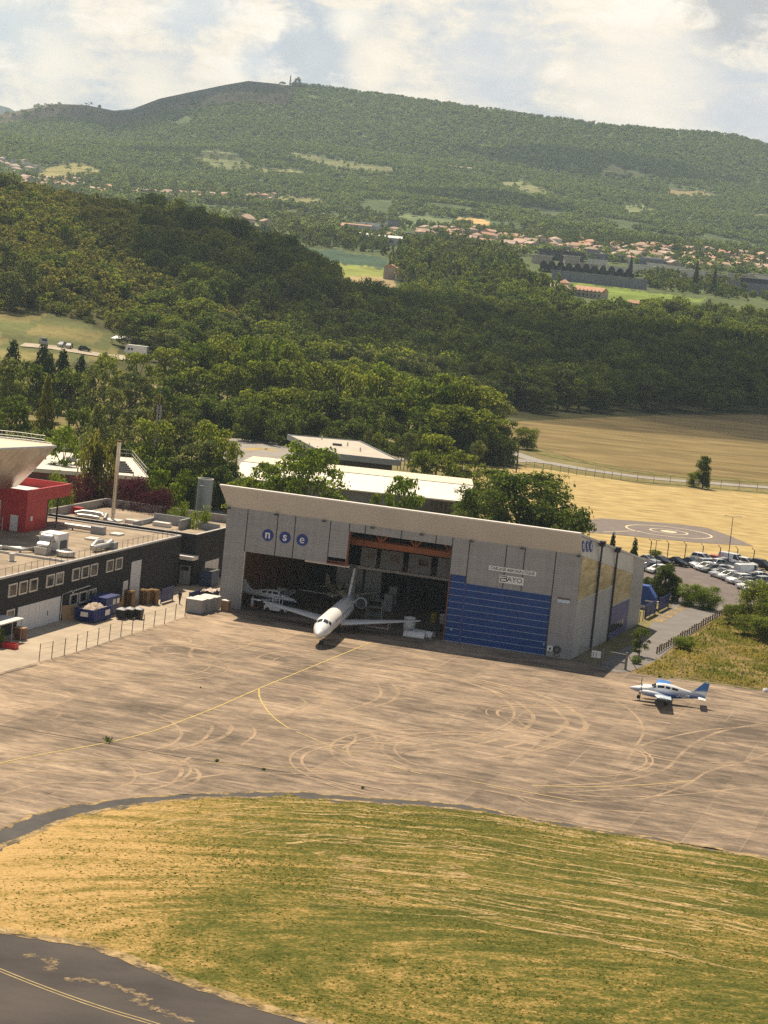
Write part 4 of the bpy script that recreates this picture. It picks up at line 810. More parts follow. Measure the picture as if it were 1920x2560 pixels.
# poplar plantation: straight rows along the sunlit upper edge at the right
rows_x, rows_y = [], []
for i in range(6):
    for k in range(60):
        a = onland(1500+k*9, 838+k*.4, 900, 1500); rows_x.append(0); rows_y.append(0)
        uu = 520+k*14+rng.normal()*1.5; yy_ = 1140+i*12+(k*1.2)+rng.normal()*1.0; rows_x[-1] = uu*yy_/5700; rows_y[-1] = yy_
X, Y = np.array(rows_x), np.array(rows_y); wd = 6+1.5*rng.random(len(X)); h = 15+2*rng.random(len(X))
pr = [small_proto('k', 'poplar', 'broad', 600, .10, 360+i, 18) for i in range(2)] + [small_proto('k', 'poplar', 'lime', 600, .10, 365, 18)]
wood('poplar_plantation', 'rows of planted poplars lit at the upper right edge of the dark wood', 'woodland', np.stack([X, Y, zt(X, Y)-.3], -1), np.stack([wd, wd, h], -1), pr, rng.integers(0, 3, len(X)))
# valley floor: clumps, hedges and garden trees
VALLEY = [([(965, 690), (1000, 640), (1100, 612), (1200, 640), (1290, 668), (1320, 722), (1430, 745), (1380, 762), (1240, 760), (1100, 735), (1000, 712)], .0095, 9, 14), ([(740, 595), (960, 600), (965, 640), (830, 622), (740, 615)], .007, 8, 11), ([(640, 555), (760, 580), (740, 615), (640, 600)], .005, 8, 9),
          ([(1440, 775), (1560, 770), (1720, 775), (1740, 790), (1560, 810), (1440, 800)], .007, 7, 7), ([(1590, 690), (1780, 700), (1920, 720), (1930, 760), (1760, 742), (1600, 722)], .0085, 8, 8), ([(1700, 790), (1930, 800), (1930, 840), (1700, 820)], .005, 9, 9),
          ([(480, 500), (700, 520), (740, 560), (640, 580), (520, 545)], .006, 9, 9), ([(1000, 575), (1300, 600), (1600, 640), (1920, 690), (1920, 640), (1500, 590), (1100, 560)], .0075, 8, 8), ([(50, 455), (260, 450), (700, 490), (700, 520), (300, 500)], .0022, 10, 10), ([(700, 500), (1000, 540), (1000, 600), (740, 590)], .0016, 10, 9)]
PX, PW, PH = [], [], []
for poly, den, w0_, h0_ in VALLEY:
    X, Y, u = candidates(1330, 3000, -1200, 1300, den); k_ = inview_mask(X, Y, poly)
    for fp, _ in FIELDS: k_ &= ~inview_mask(X, Y, fp)
    X, Y = X[k_], Y[k_]; PX.append(np.stack([X, Y, zt(X, Y)-.4], -1)); w_ = w0_*(.6+.8*rng.random(len(X))); PW.append(w_); PH.append(h0_*(.6+.8*rng.random(len(X))))
P_ = np.concatenate(PX); w_ = np.concatenate(PW); h_ = np.concatenate(PH)
pr = [small_proto('k', 'broad', 'dark', 420, .12, 370+i, 16) for i in range(2)] + [small_proto('k', 'broad', 'broad', 420, .12, 375+i, 16) for i in range(2)] + [small_proto('k', 'poplar', 'dark', 300, .13, 380, 14)]
wood('valley_trees', 'hedges and garden trees spread over the valley floor', 'trees', P_, np.stack([w_, w_, h_], -1), pr, rng.choice(5, len(P_), p=[.3, .26, .2, .16, .08]))
# the wooded ridge
X, Y, u = candidates(2050, 4680, -1250, 1300, .0165)
nz = .55*vnoise(X, Y, 210, 7)+.45*vnoise(X, Y, 55, 8); up_ = np.clip((Y-2900)/900, 0, 1)
keep = nz > np.interp(up_, [0, 1], [.47, .15])
for fp, _ in FIELDS: keep &= ~inview_mask(X, Y, fp) | (rng.random(len(X)) < .05)
zz = zt(X, Y); heath = (Y > 4150) & (u < -330) & (zz > ridge(u)*.84); keep &= ~heath | (rng.random(len(X)) < .10)
skm = (u > -800) & (u < -370) & (zz > ridge(u)*.94) & (Y > 4200); keep &= ~skm
VILL = [[(1080, 570), (1300, 570), (1930, 640), (1930, 690), (1600, 665), (1350, 640), (1080, 600)], [(880, 565), (1080, 575), (1080, 610), (900, 610)], [(50, 448), (205, 455), (205, 478), (50, 475)], [(0, 398), (100, 425), (80, 440), (0, 436)], [(225, 470), (480, 490), (480, 505), (225, 487)]]
for vp in VILL: keep &= ~inview_mask(X, Y, vp) | (rng.random(len(X)) < .22)
X, Y, u = X[keep], Y[keep], u[keep]; wd = 6.5+5.5*rng.random(len(X)); h = 5.5+4.5*rng.random(len(X))
pr = [small_proto('k', 'round', 'fardark', 110, .20, 390+i, 8) for i in range(3)] + [small_proto('k', 'round', 'far', 110, .20, 395+i, 8) for i in range(2)] + [small_proto('k', 'broad', 'far', 100, .20, 398, 9)]
wood('ridge_forest', 'far off green forest spread over the long ridge', 'forest', np.stack([X, Y, zt(X, Y)-.5], -1), np.stack([wd, wd, h], -1), pr, rng.choice(6, len(X), p=[.2, .2, .2, .15, .15, .10]))
print('ridge trees', len(X))
# ================================================================== LEFT HAND BUILDINGS
M_BLK = mat('dark_render', (.021, .020, .020), .8, .22, .8, detail=8, stretch=(1, 1, .4))
M_GRAVEL = mat('roof_gravel', (.30, .235, .165), .95, .3, .35, detail=9, col2=(.40, .32, .23))
M_COPE = mat('coping_metal', (.52, .50, .47), .5, .08, 1)
M_CONC = mat('bare_concrete', (.33, .31, .28), .9, .2, .8, detail=8)
M_WFRAME = mat('window_frame_white', (.62, .58, .50), .6, .06, 2)
M_GLASS = mat('dark_glass', (.018, .02, .022), .12, .3, .5, spec=.6)
M_WHITE = mat('white_paint', (.74, .73, .71), .5, .06, 1.2)
M_WDOOR = mat('white_door_paint', (.66, .66, .66), .55, .08, 1.5, stretch=(1, 1, .3))
M_RED = mat('red_cladding', (.42, .028, .032), .45, .14, .7)
M_GALV = mat('galvanised_metal', (.48, .47, .45), .42, .14, 2, metal=.55)
M_STEEL = mat('dark_steel', (.07, .07, .07), .6, .2, 2)
M_RAIL = mat('railing_steel', (.42, .42, .41), .5, .1, 2, metal=.3)
M_BLUE = mat('blue_paint', (.009, .024, .14), .5, .18, .8)
M_RUST = mat('rusty_brown', (.20, .09, .045), .8, .35, 2)
M_WOOD = mat('weathered_wood', (.28, .17, .08), .85, .3, 2.5, stretch=(1, 1, 3))
M_CARD = mat('brown_cardboard', (.33, .21, .11), .85, .2, 2)
M_BLACK = mat('black_plastic', (.018, .018, .019), .5, .2, 2)
M_DEBRIS = mat('rubble_mix', (.38, .26, .17), .9, .5, 2.6, detail=8, col2=(.62, .52, .42))
M_GREYB = mat('grey_sheet_metal', (.30, .31, .32), .55, .1, 1.5)
M_PALE = mat('pale_lid', (.70, .66, .60), .6, .08, 1)
def local(s0, t0):
    class L(MB):
        def hb(s, a, b, z0, c_, d, z1, mi=0): return s.b2(a-s0, b-t0, z0, c_-s0, d-t0, z1, mi)
        def P(s, a, b, z): return (a-s0, b-t0, z)
    return L
def wall_window(parent, L, s, t0, t1, z0, z1, fw=.17, name='window', two=True):
    """framed window in a wall that faces +s at plane s"""
    q = L()
    q.hb(s-.05, t0, z1-fw, s+.10, t1, z1); q.hb(s-.05, t0, z0, s+.10, t1, z0+fw); q.hb(s-.05, t0, z0+fw, s+.10, t0+fw, z1-fw); q.hb(s-.05, t1-fw, z0+fw, s+.10, t1, z1-fw)
    o = q.build(name, M_WFRAME, parent)
    q = L(); q.hb(s-.05, t0+fw, z0+fw, s+.02, t1-fw, z1-fw); q.build('pane', M_GLASS, o)
    q = L(); q.hb(s+.005, t0+fw, z0+fw, s+.028, t0+fw+.42, z1-fw-.1); q.build('blind', M_PALEB, o)
    return o
M_PALEB = mat('pale_blind', (.22, .20, .17), .8, .3, 3)
S1 = -10.3; ZR = 6.85
B1 = thing('black_building', 'long low black building with white framed windows and gravel roof at the left', 'building', W(S1, -25), AXA); L = local(S1, -25)
q = L(); q.hb(-52, -62, 0, S1, 10.9, ZR); q.build('wall', M_BLK, B1)
q = L(); q.hb(-51.7, -61.7, ZR, S1-.3, 10.6, ZR+.03); q.build('gravel_roof', M_GRAVEL, B1)
q = L(); q.hb(S1-.32, -62, ZR+.002, S1+.03, 10.9, ZR+.22); q.hb(-52, 10.6, ZR+.002, S1-.32, 10.93, ZR+.22); q.build('coping', M_COPE, B1)
q = L(); q.hb(-34, -24.9, ZR+.03, S1-.32, -24.5, ZR+.30); q.build('roof_kerb', M_COPE, B1)
for t0 in (-40.9, -38.2, -35.5, -31.0, -28.4, -23.8, -21.1, -18.5, -13.7, -10.9): wall_window(B1, L, S1, t0, t0+2.15, 4.5, 6.05)
for t0 in (-23.9, -21.2, -18.5): wall_window(B1, L, S1, t0, t0+2.3, 1.45, 2.9)
wall_window(B1, L, S1, -40.9, -38.9, 1.7, 3.05)
q = L()
for i in range(4): q.hb(S1-.05, -38+i*2.87+.03, .02, S1+.06, -38+(i+1)*2.87-.03, 3.05)
g = q.build('garage_door', M_WDOOR, B1); q = L(); q.hb(S1+.06, -30.0, 1.1, S1+.10, -29.9, 1.7); q.build('handle', M_STEEL, g)
q = L(); q.tube([q.P(S1+.1, -26.3, 0.02), q.P(S1+.1, -26.3, 3.2), q.P(S1+.1, -23.5, 3.35), q.P(S1+.1, -23.3, 2.9), q.P(S1+.1, -22.9, 3.3), q.P(S1+.1, -18.3, 3.4)], .07, 8); q.build('pipe', M_WFRAME, B1, True)
q = L(); q.hb(S1-.05, -7.8, .15, S1+.06, -6.3, 2.75); q.build('door', M_WDOOR, B1)
q = L(); q.hb(S1-.05, -5.6, .05, S1+.06, -4.0, 5.05); q.hb(S1-.05, -3.95, .05, S1+.06, -2.4, 5.05); q.build('tall_door', M_WDOOR, B1)
q = L()
for i in range(44): q.hb(S1-.38, -61+i*1.65, ZR, S1-.34, -61+i*1.65+.04, ZR+1.15)
q.hb(S1-.375, -61, ZR+1.05, S1-.345, 10.4, ZR+1.075); q.build('railing', M_STEEL, B1)
for a, b, wd, ln in ((-16.9, -3.6, 1.4, 1.9), (-16.6, 3.6, 1.4, 1.9), (-23.0, -2.8, 1.3, 1.8)):
    q = L(); q.hb(a-wd/2, b-ln/2, ZR+.03, a+wd/2, b+ln/2, ZR+.28); q.build('skylight', M_PALE, B1)
# rooftop plant stands on the roof: things of their own
def rplant(name, label, s, t, cat, group=None): return thing(name, label, cat, W(s, t, ZR+.03), AXA, group)
ac = rplant('air_handler', 'boxy white air handling unit with a curved silver duct on the black building roof', -15.9, -17.6, 'air handler')
q = MB(); q.b2(-1.3, -1.5, .35, 1.3, 1.5, 2.35); q.build('cabinet', M_WHITE, ac)
q = MB(); q.b2(-1.5, -1.7, 0.0, 1.5, 1.7, .35); q.build('base', M_GREYB, ac)
q = MB()
pr_ = [(math.cos(a)*r_, math.sin(a)*r_) for r_ in (1.0,) for a in np.linspace(0, math.pi/2+.5, 10)]
rings = [[(.3+dx, -2.6-1.0*math.cos(a)+dy*math.cos(a), 1.0+1.0*math.sin(a)+dy*math.sin(a)) for dx, dy in ((-.75, -.4), (.75, -.4), (.75, .4), (-.75, .4))] for a in np.linspace(2.6, 0.1, 9)]
q.loft(rings); q.b2(-.5, -4.3, 0, 1.1, -3.0, .9); q.build('curved_duct', M_GALV, ac, True)
q = MB(); q.b2(1.31, -.9, .5, 1.42, .9, 1.5); q.build('grille', M_STEEL, ac)
fan = rplant('roof_fan', 'round open roof fan beside the white air handling unit', -12.9, -20.4, 'fan'); q = MB(); q.lathe([(.95, 0), (1.15, .15), (1.2, .7), (.85, .8), (.75, .35), (0.0, .3)], 20); q.build('housing', M_GALV, fan, True)
q = MB()
for k in range(3): q.b2(-.7, -.05+.0*k, .4, .7, .05, .45)
q.build('guard', M_STEEL, fan)
def duct(label, s, t, path, r, box=None):
    d = rplant('duct', label, s, t, 'duct', 'metal ducts on the flat roofs'); q = MB(); q.tube(path, r, 10); q.build('pipe_run', M_GALV, d, True)
    if box: q = MB(); q.b2(*box); q.build('fan_box', M_GREYB, d)
    q = MB()
    for p in path[1:-1]: q.b2(p[0]-.08, p[1]-.08, 0, p[0]+.08, p[1]+.08, max(.1, p[2]-r*.6))
    if q.v: q.build('foot', M_STEEL, d)
    return d
duct('thick silver duct with elbows near the roof edge railing', -12.1, -11.5, [(0, -2.4, .45), (0, -1.9, .5), (.1, 1.6, .55), (.2, 2.6, .9)], .38, (-.7, 1.9, 0, .9, 3.1, .9))
duct('smaller silver duct crossing behind the thick elbowed one', -13.2, -10.6, [(0, -1.4, .3), (0, 0, .9), (.2, 1.3, .9)], .28)
duct('long straight duct with a boxed fan at the back of the black building roof', -21.5, 2.2, [(-4.8, .3, .3), (-3.6, .2, .55), (-1.0, .1, .55), (2.2, 0, .55)], .30, (1.9, -.6, 0, 3.6, .7, 1.0))
duct('long low duct running to the white air handling unit from the left', -18.6, -22.0, [(-2.2, -2.6, .5), (-1.2, -2.0, .5), (.6, -.5, .45), (1.6, 1.2, .4), (3.2, 2.0, .35)], .33, (-3.2, -3.4, 0, -1.8, -2.2, .9))
vt = rplant('roof_vent', 'small round metal vent on the near left part of the gravel roof', -15.6, -29.6, 'vent'); q = MB(); q.lathe([(.3, 0), (.3, .7), (.42, .72), (.42, .95), (0, 1.0)], 14); q.build('cowl', M_GALV, vt, True); q = MB(); q.b2(-.45, -.45, 0, .45, .45, .08); q.build('flashing', M_COPE, vt)
# second black building
S2, T2, Z2 = -8.9, 13.0, 7.05
B2_ = thing('black_building', 'taller black flat roofed building touching the left end of the hangar', 'building', W(S2, T2), AXA); L2 = local(S2, T2)
q = L2(); q.hb(-31.2, T2, 0, S2, 32.5, Z2-.45); q.hb(S2-.3, T2, Z2-.45, S2, 32.5, Z2); q.hb(-31.2, T2, Z2-.45, S2-.3, T2+.3, Z2); q.build('wall', M_BLK, B2_)
q = L2(); q.hb(-30.9, T2+.3, Z2-.45, S2-.3, 32.2, Z2-.42); q.build('gravel_roof', M_GRAVEL, B2_)
q = L2(); q.hb(-31.2, 32.2, Z2-.45, S2-.3, 32.55, Z2+.75); q.hb(-31.25, T2+.3, Z2-.45, -30.9, 32.2, Z2+.75); q.build('parapet', M_CONC, B2_)
q = L2(); q.hb(S2-.31, T2, Z2+.002, S2+.03, 32.5, Z2+.09); q.hb(-31.2, T2-.03, Z2+.002, S2-.31, T2+.31, Z2+.09); q.build('coping', M_COPE, B2_)
q = L2(); q.hb(-19.5, 15.6, Z2-.42, -19.2, 22.5, Z2+.25); q.hb(-19.2, 22.2, Z2-.42, -13.6, 22.5, Z2+.95); q.hb(-12.4, 22.2, Z2-.42, S2-.35, 22.5, Z2+.6); q.hb(-13.9, 18.5, Z2-.42, -13.6, 22.2, Z2+.95); q.build('roof_screen', M_GREYB, B2_)
q = L2()
for i in range(2): q.hb(S2-.05, 17+i*2.62+.04, .1, S2+.06, 17+(i+1)*2.62-.04, 2.95)
g = q.build('garage_door', M_WDOOR, B2_); q = L2(); q.hb(S2+.06, 20.6, .3, S2+.08, 21.3, 1.6); q.build('hatch', M_GREYB, g)
q = L2(); q.hb(-10.9, T2-.07, .1, -9.35, T2+.05, 2.7); g = q.build('door', M_GREYB, B2_); q = L2(); q.hb(-10.7, T2-.1, 2.0, -9.6, T2-.07, 2.55); q.build('pane', M_GLASS, g)
q = L2(); q.hb(-11.6, 10.96, 3.75, -8.4, T2-.02, 4.25); q.build('canopy', M_PALE, B2_)
for a, b, wd, ln, h in ((-20.5, 18.5, 2.6, 1.0, .5), (-16.8, 19.6, 2.4, 1.2, .6)):
    q = L2(); q.hb(a-wd/2, b-ln/2, Z2-.42, a+wd/2, b+ln/2, Z2-.42+h); q.build('skylight', M_PALE, B2_)
q = L2(); q.hb(-30.5, 19.6, Z2-.42, -29.3, 20.8, Z2+.55); q.build('red_vent_box', M_RED, B2_)
d = thing('duct', 'tangle of silver ducts on the roof beside the tall chimney pipe', 'duct', W(-26.6, 17.6, Z2-.41), AXA, 'metal ducts on the flat roofs')
q = MB(); q.tube([(-2.6, 0, .4), (-1.6, .4, .7), (0, .3, .75), (1.6, .2, .7), (2.3, -.3, .8), (2.4, -.9, .3)], .32, 10); q.build('pipe_run', M_GALV, d, True); q = MB(); q.tube([(-1.8, -.9, .3), (0, -.7, .35), (1.4, -.8, .3)], .26, 10); q.build('pipe_run', M_GALV, d, True)
cp = W(-23.6, 18.0, Z2-.41); ch = thing('chimney_pipe', 'tall shiny metal chimney pipe standing on the flat roof', 'chimney', cp, AXA)
ctop = atY(*c(12, 1555, 235), cp[1])[2]-cp[2]
q = MB(); q.tube([(0, 0, .2), (0, 0, ctop*.5), (0, 0, ctop)], .28, 16); q.build('flue', mat('polished_steel', (.62, .56, .47), .22, .1, .6, metal=.9), ch, True)
q = MB(); q.b2(-1.2, -1.2, 0, 1.2, 1.2, .2); q.build('base_plate', M_PALE, ch)
q = MB(); q.tube([(0, 0, ctop-.02), (0, 0, ctop+.25)], .31, 16); q.build('cap', M_RUST, ch, True)
# red block with cantilevered canopy
RB = thing('red_building', 'bright red block with a long red roof canopy, standing on the black building', 'building', W(-25.5, -5.9, ZR+.03), AXA); L3 = local(-25.5, -5.9)
ZB = ZR+.03
q = L3(); q.hb(-40, -5.9, 0, -25.5, 0.3, 10.75-ZB); q.build('wall', M_RED, RB)
q = L3(); a0, a1, b0, b1 = -46, -25.45, -5.95, 7.4; z0, z1 = 10.752-ZB, 12.4-ZB
q.hb(a0, b0, z0, a1, b1, z0+.5); q.hb(a0, b0, z0+.5, a1, b0+.35, z1); q.hb(a1-.35, b0+.35, z0+.5, a1, b1-.35, z1); q.hb(a0, b1-.35, z0+.5, a1, b1, z1); q.build('canopy', M_RED, RB)
q = L3(); q.hb(a0+.1, b0+.36, z0+.502, a1-.36, b1-.36, z0+.55); q.build('canopy_roof', M_PALE, RB)
q = L3(); q.hb(-27.7, -5.96, .02, -26.6, -5.88, 2.1); q.build('door', M_WDOOR, RB)
q = L3(); q.hb(-25.5, -4.6, 1.4, -25.44, -4.0, 2.0); q.build('wall_box', M_PALE, RB)
for k in range(4): q = L3(); q.hb(-31+k*1.5, 5.4, 0-.05 if False else 0, -30.8+k*1.5, 5.6, z0-.002); q.build('column', M_STEEL, RB)
q = L3(); q.hb(-29.6, -5.97, .0, -29.2, -5.9, 10.7-ZB); q.hb(-33, -5.97, 0, -29.6, -5.93, 10.7-ZB); q.build('tall_window', M_WFRAME, RB)
rk = rplant('roof_rack', 'grey metal frame unit by the foot of the red block', -28.6, -8.6, 'rack'); q = MB()
for a in (-.9, 0, .9):
    for b in (-.5, .5): q.b2(a-.05, b-.05, 0, a+.05, b+.05, 1.9)
q.b2(-.95, -.55, 1.0, .95, .55, 1.06); q.b2(-.95, -.55, 1.85, .95, .55, 1.9); q.build('frame', M_RAIL, rk); q = MB(); q.b2(-.7, -.4, .1, .4, .4, .95); q.build('cabinet', M_GREYB, rk)
# silver cone of the tower
ZT, ZL = 18.5, 12.55
tp = [G(*p, ZT) for p in ((-420, 1146), (-160, 1131), (0, 1124), (90, 1120), (139, 1118), (128, 1111), (60, 1102), (0, 1096), (-160, 1082), (-420, 1060))]
bt_ = [G(*p, ZL) for p in ((-420, 1262), (-190, 1240), (-60, 1229), (10, 1222), (42, 1217), (38, 1213), (0, 1207), (-60, 1201), (-190, 1190), (-420, 1170))]
tc_ = G(-60, 1225, ZL); TW = thing('wedge_tower', 'silver clad building flaring up and outwards like a prow at the left edge', 'building', (tc_[0], tc_[1], ZL))
rel_ = lambda P_, dz=0: [(p[0]-tc_[0], p[1]-tc_[1], p[2]-ZL+dz) for p in P_]
def clad_mat():
    m = bpy.data.materials.new('silver_cladding'); m.use_nodes = True; t = m.node_tree; b = t.nodes['Principled BSDF']
    o_ = N(t, 'ShaderNodeTexCoord').outputs['Object']; s_ = N(t, 'ShaderNodeSeparateXYZ'); t.links.new(o_, s_.inputs[0])
    a_ = mth(t, 'MULTIPLY', mth(t, 'ADD', s_.outputs[0], mth(t, 'MULTIPLY', s_.outputs[2], -.8)), 1.6); fr = mth(t, 'FRACT', a_); zf = mth(t, 'FRACT', mth(t, 'MULTIPLY', s_.outputs[2], 1.1))
    seam = mth(t, 'MAXIMUM', mth(t, 'LESS_THAN', fr, .05), mth(t, 'MULTIPLY', mth(t, 'LESS_THAN', zf, .03), .4)); n_ = noise(t, o_, .9, 4)
    t.links.new(mix(t, mth(t, 'MULTIPLY', seam, .6), ramp(t, n_, [(.3, (.36, .32, .28)), (.7, (.52, .47, .41))]), (.14, .12, .10)), b.inputs['Base Color']); b.inputs['Metallic'].default_value = .75; b.inputs['Roughness'].default_value = .33
    return m
q = MB(); q.loft([rel_(bt_), [tuple((np.array(x)+np.array(y))/2*np.array([1, 1, .94])) for x, y in zip(rel_(bt_), rel_(tp))], rel_(tp)]); q.build('cladding', clad_mat(), TW, True)
q = MB(); q.tube(rel_(tp, .1)+[rel_(tp, .1)[0]], .16, 8); q.build('rim', M_COPE, TW, True)
q = MB(); q.add(rel_(tp, .06), [tuple(range(len(tp)))]); q.build('roof', mat('ribbed_pale_roof', (.62, .52, .38), .6, .15, .6), TW)
q = MB(); rl_ = rel_(tp, 0)[4:]; rl_ = [tuple(np.array(p)*np.array([1, 1, 1])+np.array([-.8, -.5, .1])) for p in rl_]
for (p_, q_) in zip(rl_[1:-1], rl_[2:]):
    for k in range(6): w_ = np.array(p_)+(np.array(q_)-np.array(p_))*k/6; q.tube([tuple(w_), tuple(w_+np.array([0, 0, 1.0]))], .03, 5)
for z in (.5, 1.0): q.tube([(p_[0], p_[1], p_[2]+z) for p_ in rl_[1:]], .035, 5)
q.build('railing', M_RAIL, TW)
# white roofed building behind, with railing, silo, mast, lamp
wr = R(12); WB = thing('white_roof_building', 'low brick building with a pale flat roof and a white railing behind the purple shrubs', 'building', (-40.8, 383, 0), wr)
q = MB(); q.b2(-40, 0, 0, 0, 29, 5.4); q.build('wall', mat('red_brick', (.16, .06, .045), .9, .25, 1.2), WB)
q = MB(); q.b2(-40.5, -.6, 5.402, .6, 29.5, 6.05); q.build('roof', mat('pale_roof_sheet', (.66, .60, .50), .7, .1, .4), WB)
q = MB()
for k in range(15): q.b2(-40+k*2.8, 28.8, 6.05, -40+k*2.8+.07, 28.87, 7.5)
for k in range(9): q.b2(.2, .2+k*3.5, 6.05, .27, .27+k*3.5, 7.5)
for z in (6.8, 7.45): q.b2(-40, 28.8, z, .2, 28.87, z+.07); q.b2(.2, .2, z, .27, 28.8, z+.07)
q.build('railing', M_RAIL, WB)
for x, y, a, b in ((-17, 16, 2.4, 2.0), (-11.5, 15, 1.8, 1.5)):
    q = MB(); q.b2(x-a/2, y-b/2, 6.052, x+a/2, y+b/2, 6.8); q.build('roof_vent', M_GREYB, WB)
for k in range(6): q = MB(); q.b2(-4.6, 3+k*3.2, 6.052, -1.6, 3.45+k*3.2, 6.35); q.build('roof_bar', M_STEEL, WB)
for k in range(7): q = MB(); q.b2(-20+k*2.2, -.05, 2.2, -18.6+k*2.2, .02, 4.6); q.build('window', M_GLASS, WB)
si = thing('silo', 'grey green corrugated cylinder beside the hangar corner', 'silo', (-26.9, 338, 0)); q = MB(); q.lathe([(1.15, 0), (1.15, 11.5), (1.0, 11.5), (1.0, 10.9), (0, 10.9)], 30); q.build('shell', mat('silo_green_grey', (.33, .37, .36), .55, .12, .6, stretch=(3, 3, .2)), si, True)
q = MB(); q.lathe([(1.19, 11.4), (1.19, 11.62), (1.0, 11.62)], 30); q.build('rim', M_COPE, si, True); q = MB(); q.b2(1.02, -.5, .1, 1.2, .3, 6.0); q.build('ladder_strip', M_STEEL, si)
mp = np.array([-43.0, 418.0, 0]); mh = atY(*c(6, 985, 650), 418)[2]; mtop = atY(*c(6, 995, 540), 418)[2]
ms = thing('lattice_mast', 'thin lattice radio mast rising among the trees on the left', 'mast', mp, .4)
q = MB(); w_ = .32
for sx in (-w_, w_):
    for sy in (-w_, w_): q.b2(sx-.035, sy-.035, 0, sx+.035, sy+.035, mh)
nl = int(mh/.8)
for i in range(nl):
    z = i*mh/nl; z2 = (i+1)*mh/nl
    q.tube([(-w_, -w_, z), (w_, -w_, z2)], .03, 4); q.tube([(w_, -w_, z), (w_, w_, z2)], .03, 4); q.tube([(-w_, w_, z), (-w_, -w_, z2)], .03, 4); q.tube([(w_, w_, z), (-w_, w_, z2)], .03, 4)
q.build('lattice', M_RAIL, ms)
q = MB(); q.tube([(0, 0, mh), (0, 0, mtop)], [.05, .025], 6); q.build('whip_aerial', M_RAIL, ms)
for zz_, ln in ((mh-1, 1.2), (mh-3.2, 1.6), (mh-6, 1.0)): q = MB(); q.tube([(-ln, 0, zz_), (ln, 0, zz_)], .04, 5); q.tube([(-ln, 0, zz_-.5), (-ln, 0, zz_+1.2)], .04, 5); q.build('side_aerial', M_RAIL, ms)
def lamp(label, p, h, arm=.9, rz=0.0, double=False, nm='lamp_post'):
    lp = thing(nm, label, 'lamp post', p, rz); q = MB(); q.tube([(0, 0, 0), (0, 0, h*.5), (0, 0, h)], [.09, .07, .05], 8); q.build('pole', M_STEEL, lp)
    for s_ in ((1, -1) if double else (1,)):
        q = MB(); q.tube([(0, 0, h), (s_*arm, 0, h+.12)], .04, 6); q.build('arm', M_STEEL, lp); q = MB(); q.box(s_*(arm+.25), 0, h+.12, .6, .25, .1); q.build('lamp_head', M_GREYB, lp)
    return lp
p = G(*c(6, 1255, 1345), 0); lamp('thin lamp post in front of the grey silo', (-27.2, 326, 0), atY(*c(6, 1270, 1180), 326)[2], .5)

# ------------------------------------------------------------------ the yard in front of the black building
def yard(name, label, s, t, cat, group=None, rz=0.0, z=.045): return thing(name, label, cat, W(s, t, z), AXA+rz, group)
sk = yard('skip_container', 'open blue skip heaped with rubble in front of the black building', -7.6, -22.6, 'skip', rz=R(90))
q = MB(); ln, wd, h = 5.6, 2.5, 1.65
prof = [(-ln/2+.5, .12), (ln/2-.25, .12), (ln/2, h), (-ln/2, h)]
q.add([(x, -wd/2, z) for x, z in prof]+[(x, wd/2, z) for x, z in prof]+[(x*.97, -wd/2+.08, z) for x, z in prof]+[(x*.97, wd/2-.08, z) for x, z in prof], [(0, 1, 2, 3), (7, 6, 5, 4), (0, 4, 5, 1), (1, 5, 6, 2), (3, 7, 4, 0), (2, 10, 11, 3)[:4], (6, 7, 15, 14), (3, 11, 15, 7), (2, 6, 14, 10), (8, 11, 10, 9), (12, 13, 14, 15)])
for k in range(6): q.b2(-2.1+k*.85, -wd/2-.06, .15, -2.0+k*.85, -wd/2-.002, h)
q.build('hull', M_BLUE, sk)
q = MB(); r_ = random.Random(8); n = 12
gv = [[(-ln/2+.12+(ln-.25)*i/n, -wd/2+.1+(wd-.2)*j/7, 1.3+.75*math.sin(math.pi*(i+.3)/(n+.6))*math.sin(math.pi*(j+.5)/8)+r_.uniform(-.14, .16)) for j in range(8)] for i in range(n+1)]
q.loft(gv, cap=False, closed=False); q.build('rubble', M_DEBRIS, sk)
q = MB(); q.b2(-ln/2-.04, -.5, .75, -ln/2+.25, .4, 1.3); q.build('label_plate', M_PALE, sk); q = MB(); q.b2(.6, -wd/2-.085, .6, 2.0, -wd/2-.062, 1.3); q.build('label_plate', M_PALE, sk)
q = MB()
for x in (-1.8, 1.8): q.b2(x-.1, -1.0, 0, x+.1, 1.0, .12)
q.build('runner', M_STEEL, sk)
sk2 = yard('blue_container', 'closed blue waste container with pale panels behind the open skip', -8.4, -17.6, 'container', rz=R(90))
q = MB(); q.b2(-2.0, -1.1, .1, 2.0, 1.1, 2.2); q.build('hull', M_BLUE, sk2)
for k in range(2): q = MB(); q.b2(1.2-k*1.2, -1.13, 1.3, 2.0-k*1.2, -1.1, 1.95); q.build('pale_panel', M_PALE, sk2)
q = MB(); q.b2(-2.05, -1.15, 2.202, 2.05, 1.15, 2.32); q.build('lid', M_BLUE, sk2)
pb = yard('plywood_sheet', 'brown sheet of board leaning by the white garage door', -9.2, -25.2, 'board', rz=R(60)); q = MB(); q.add([(-1.3, 0, 0), (1.3, 0, 0), (1.3, .7, 1.75), (-1.3, .7, 1.75), (-1.3, .06, 0), (1.3, .06, 0), (1.3, .76, 1.75), (-1.3, .76, 1.75)], [(0, 1, 2, 3), (7, 6, 5, 4), (0, 4, 5, 1), (1, 5, 6, 2), (2, 6, 7, 3), (3, 7, 4, 0)]); q.build('board', M_CARD, pb)
q = MB(); q.b2(-.9, .55, 0, .9, .9, .5); q.build('block', M_WOOD, pb)
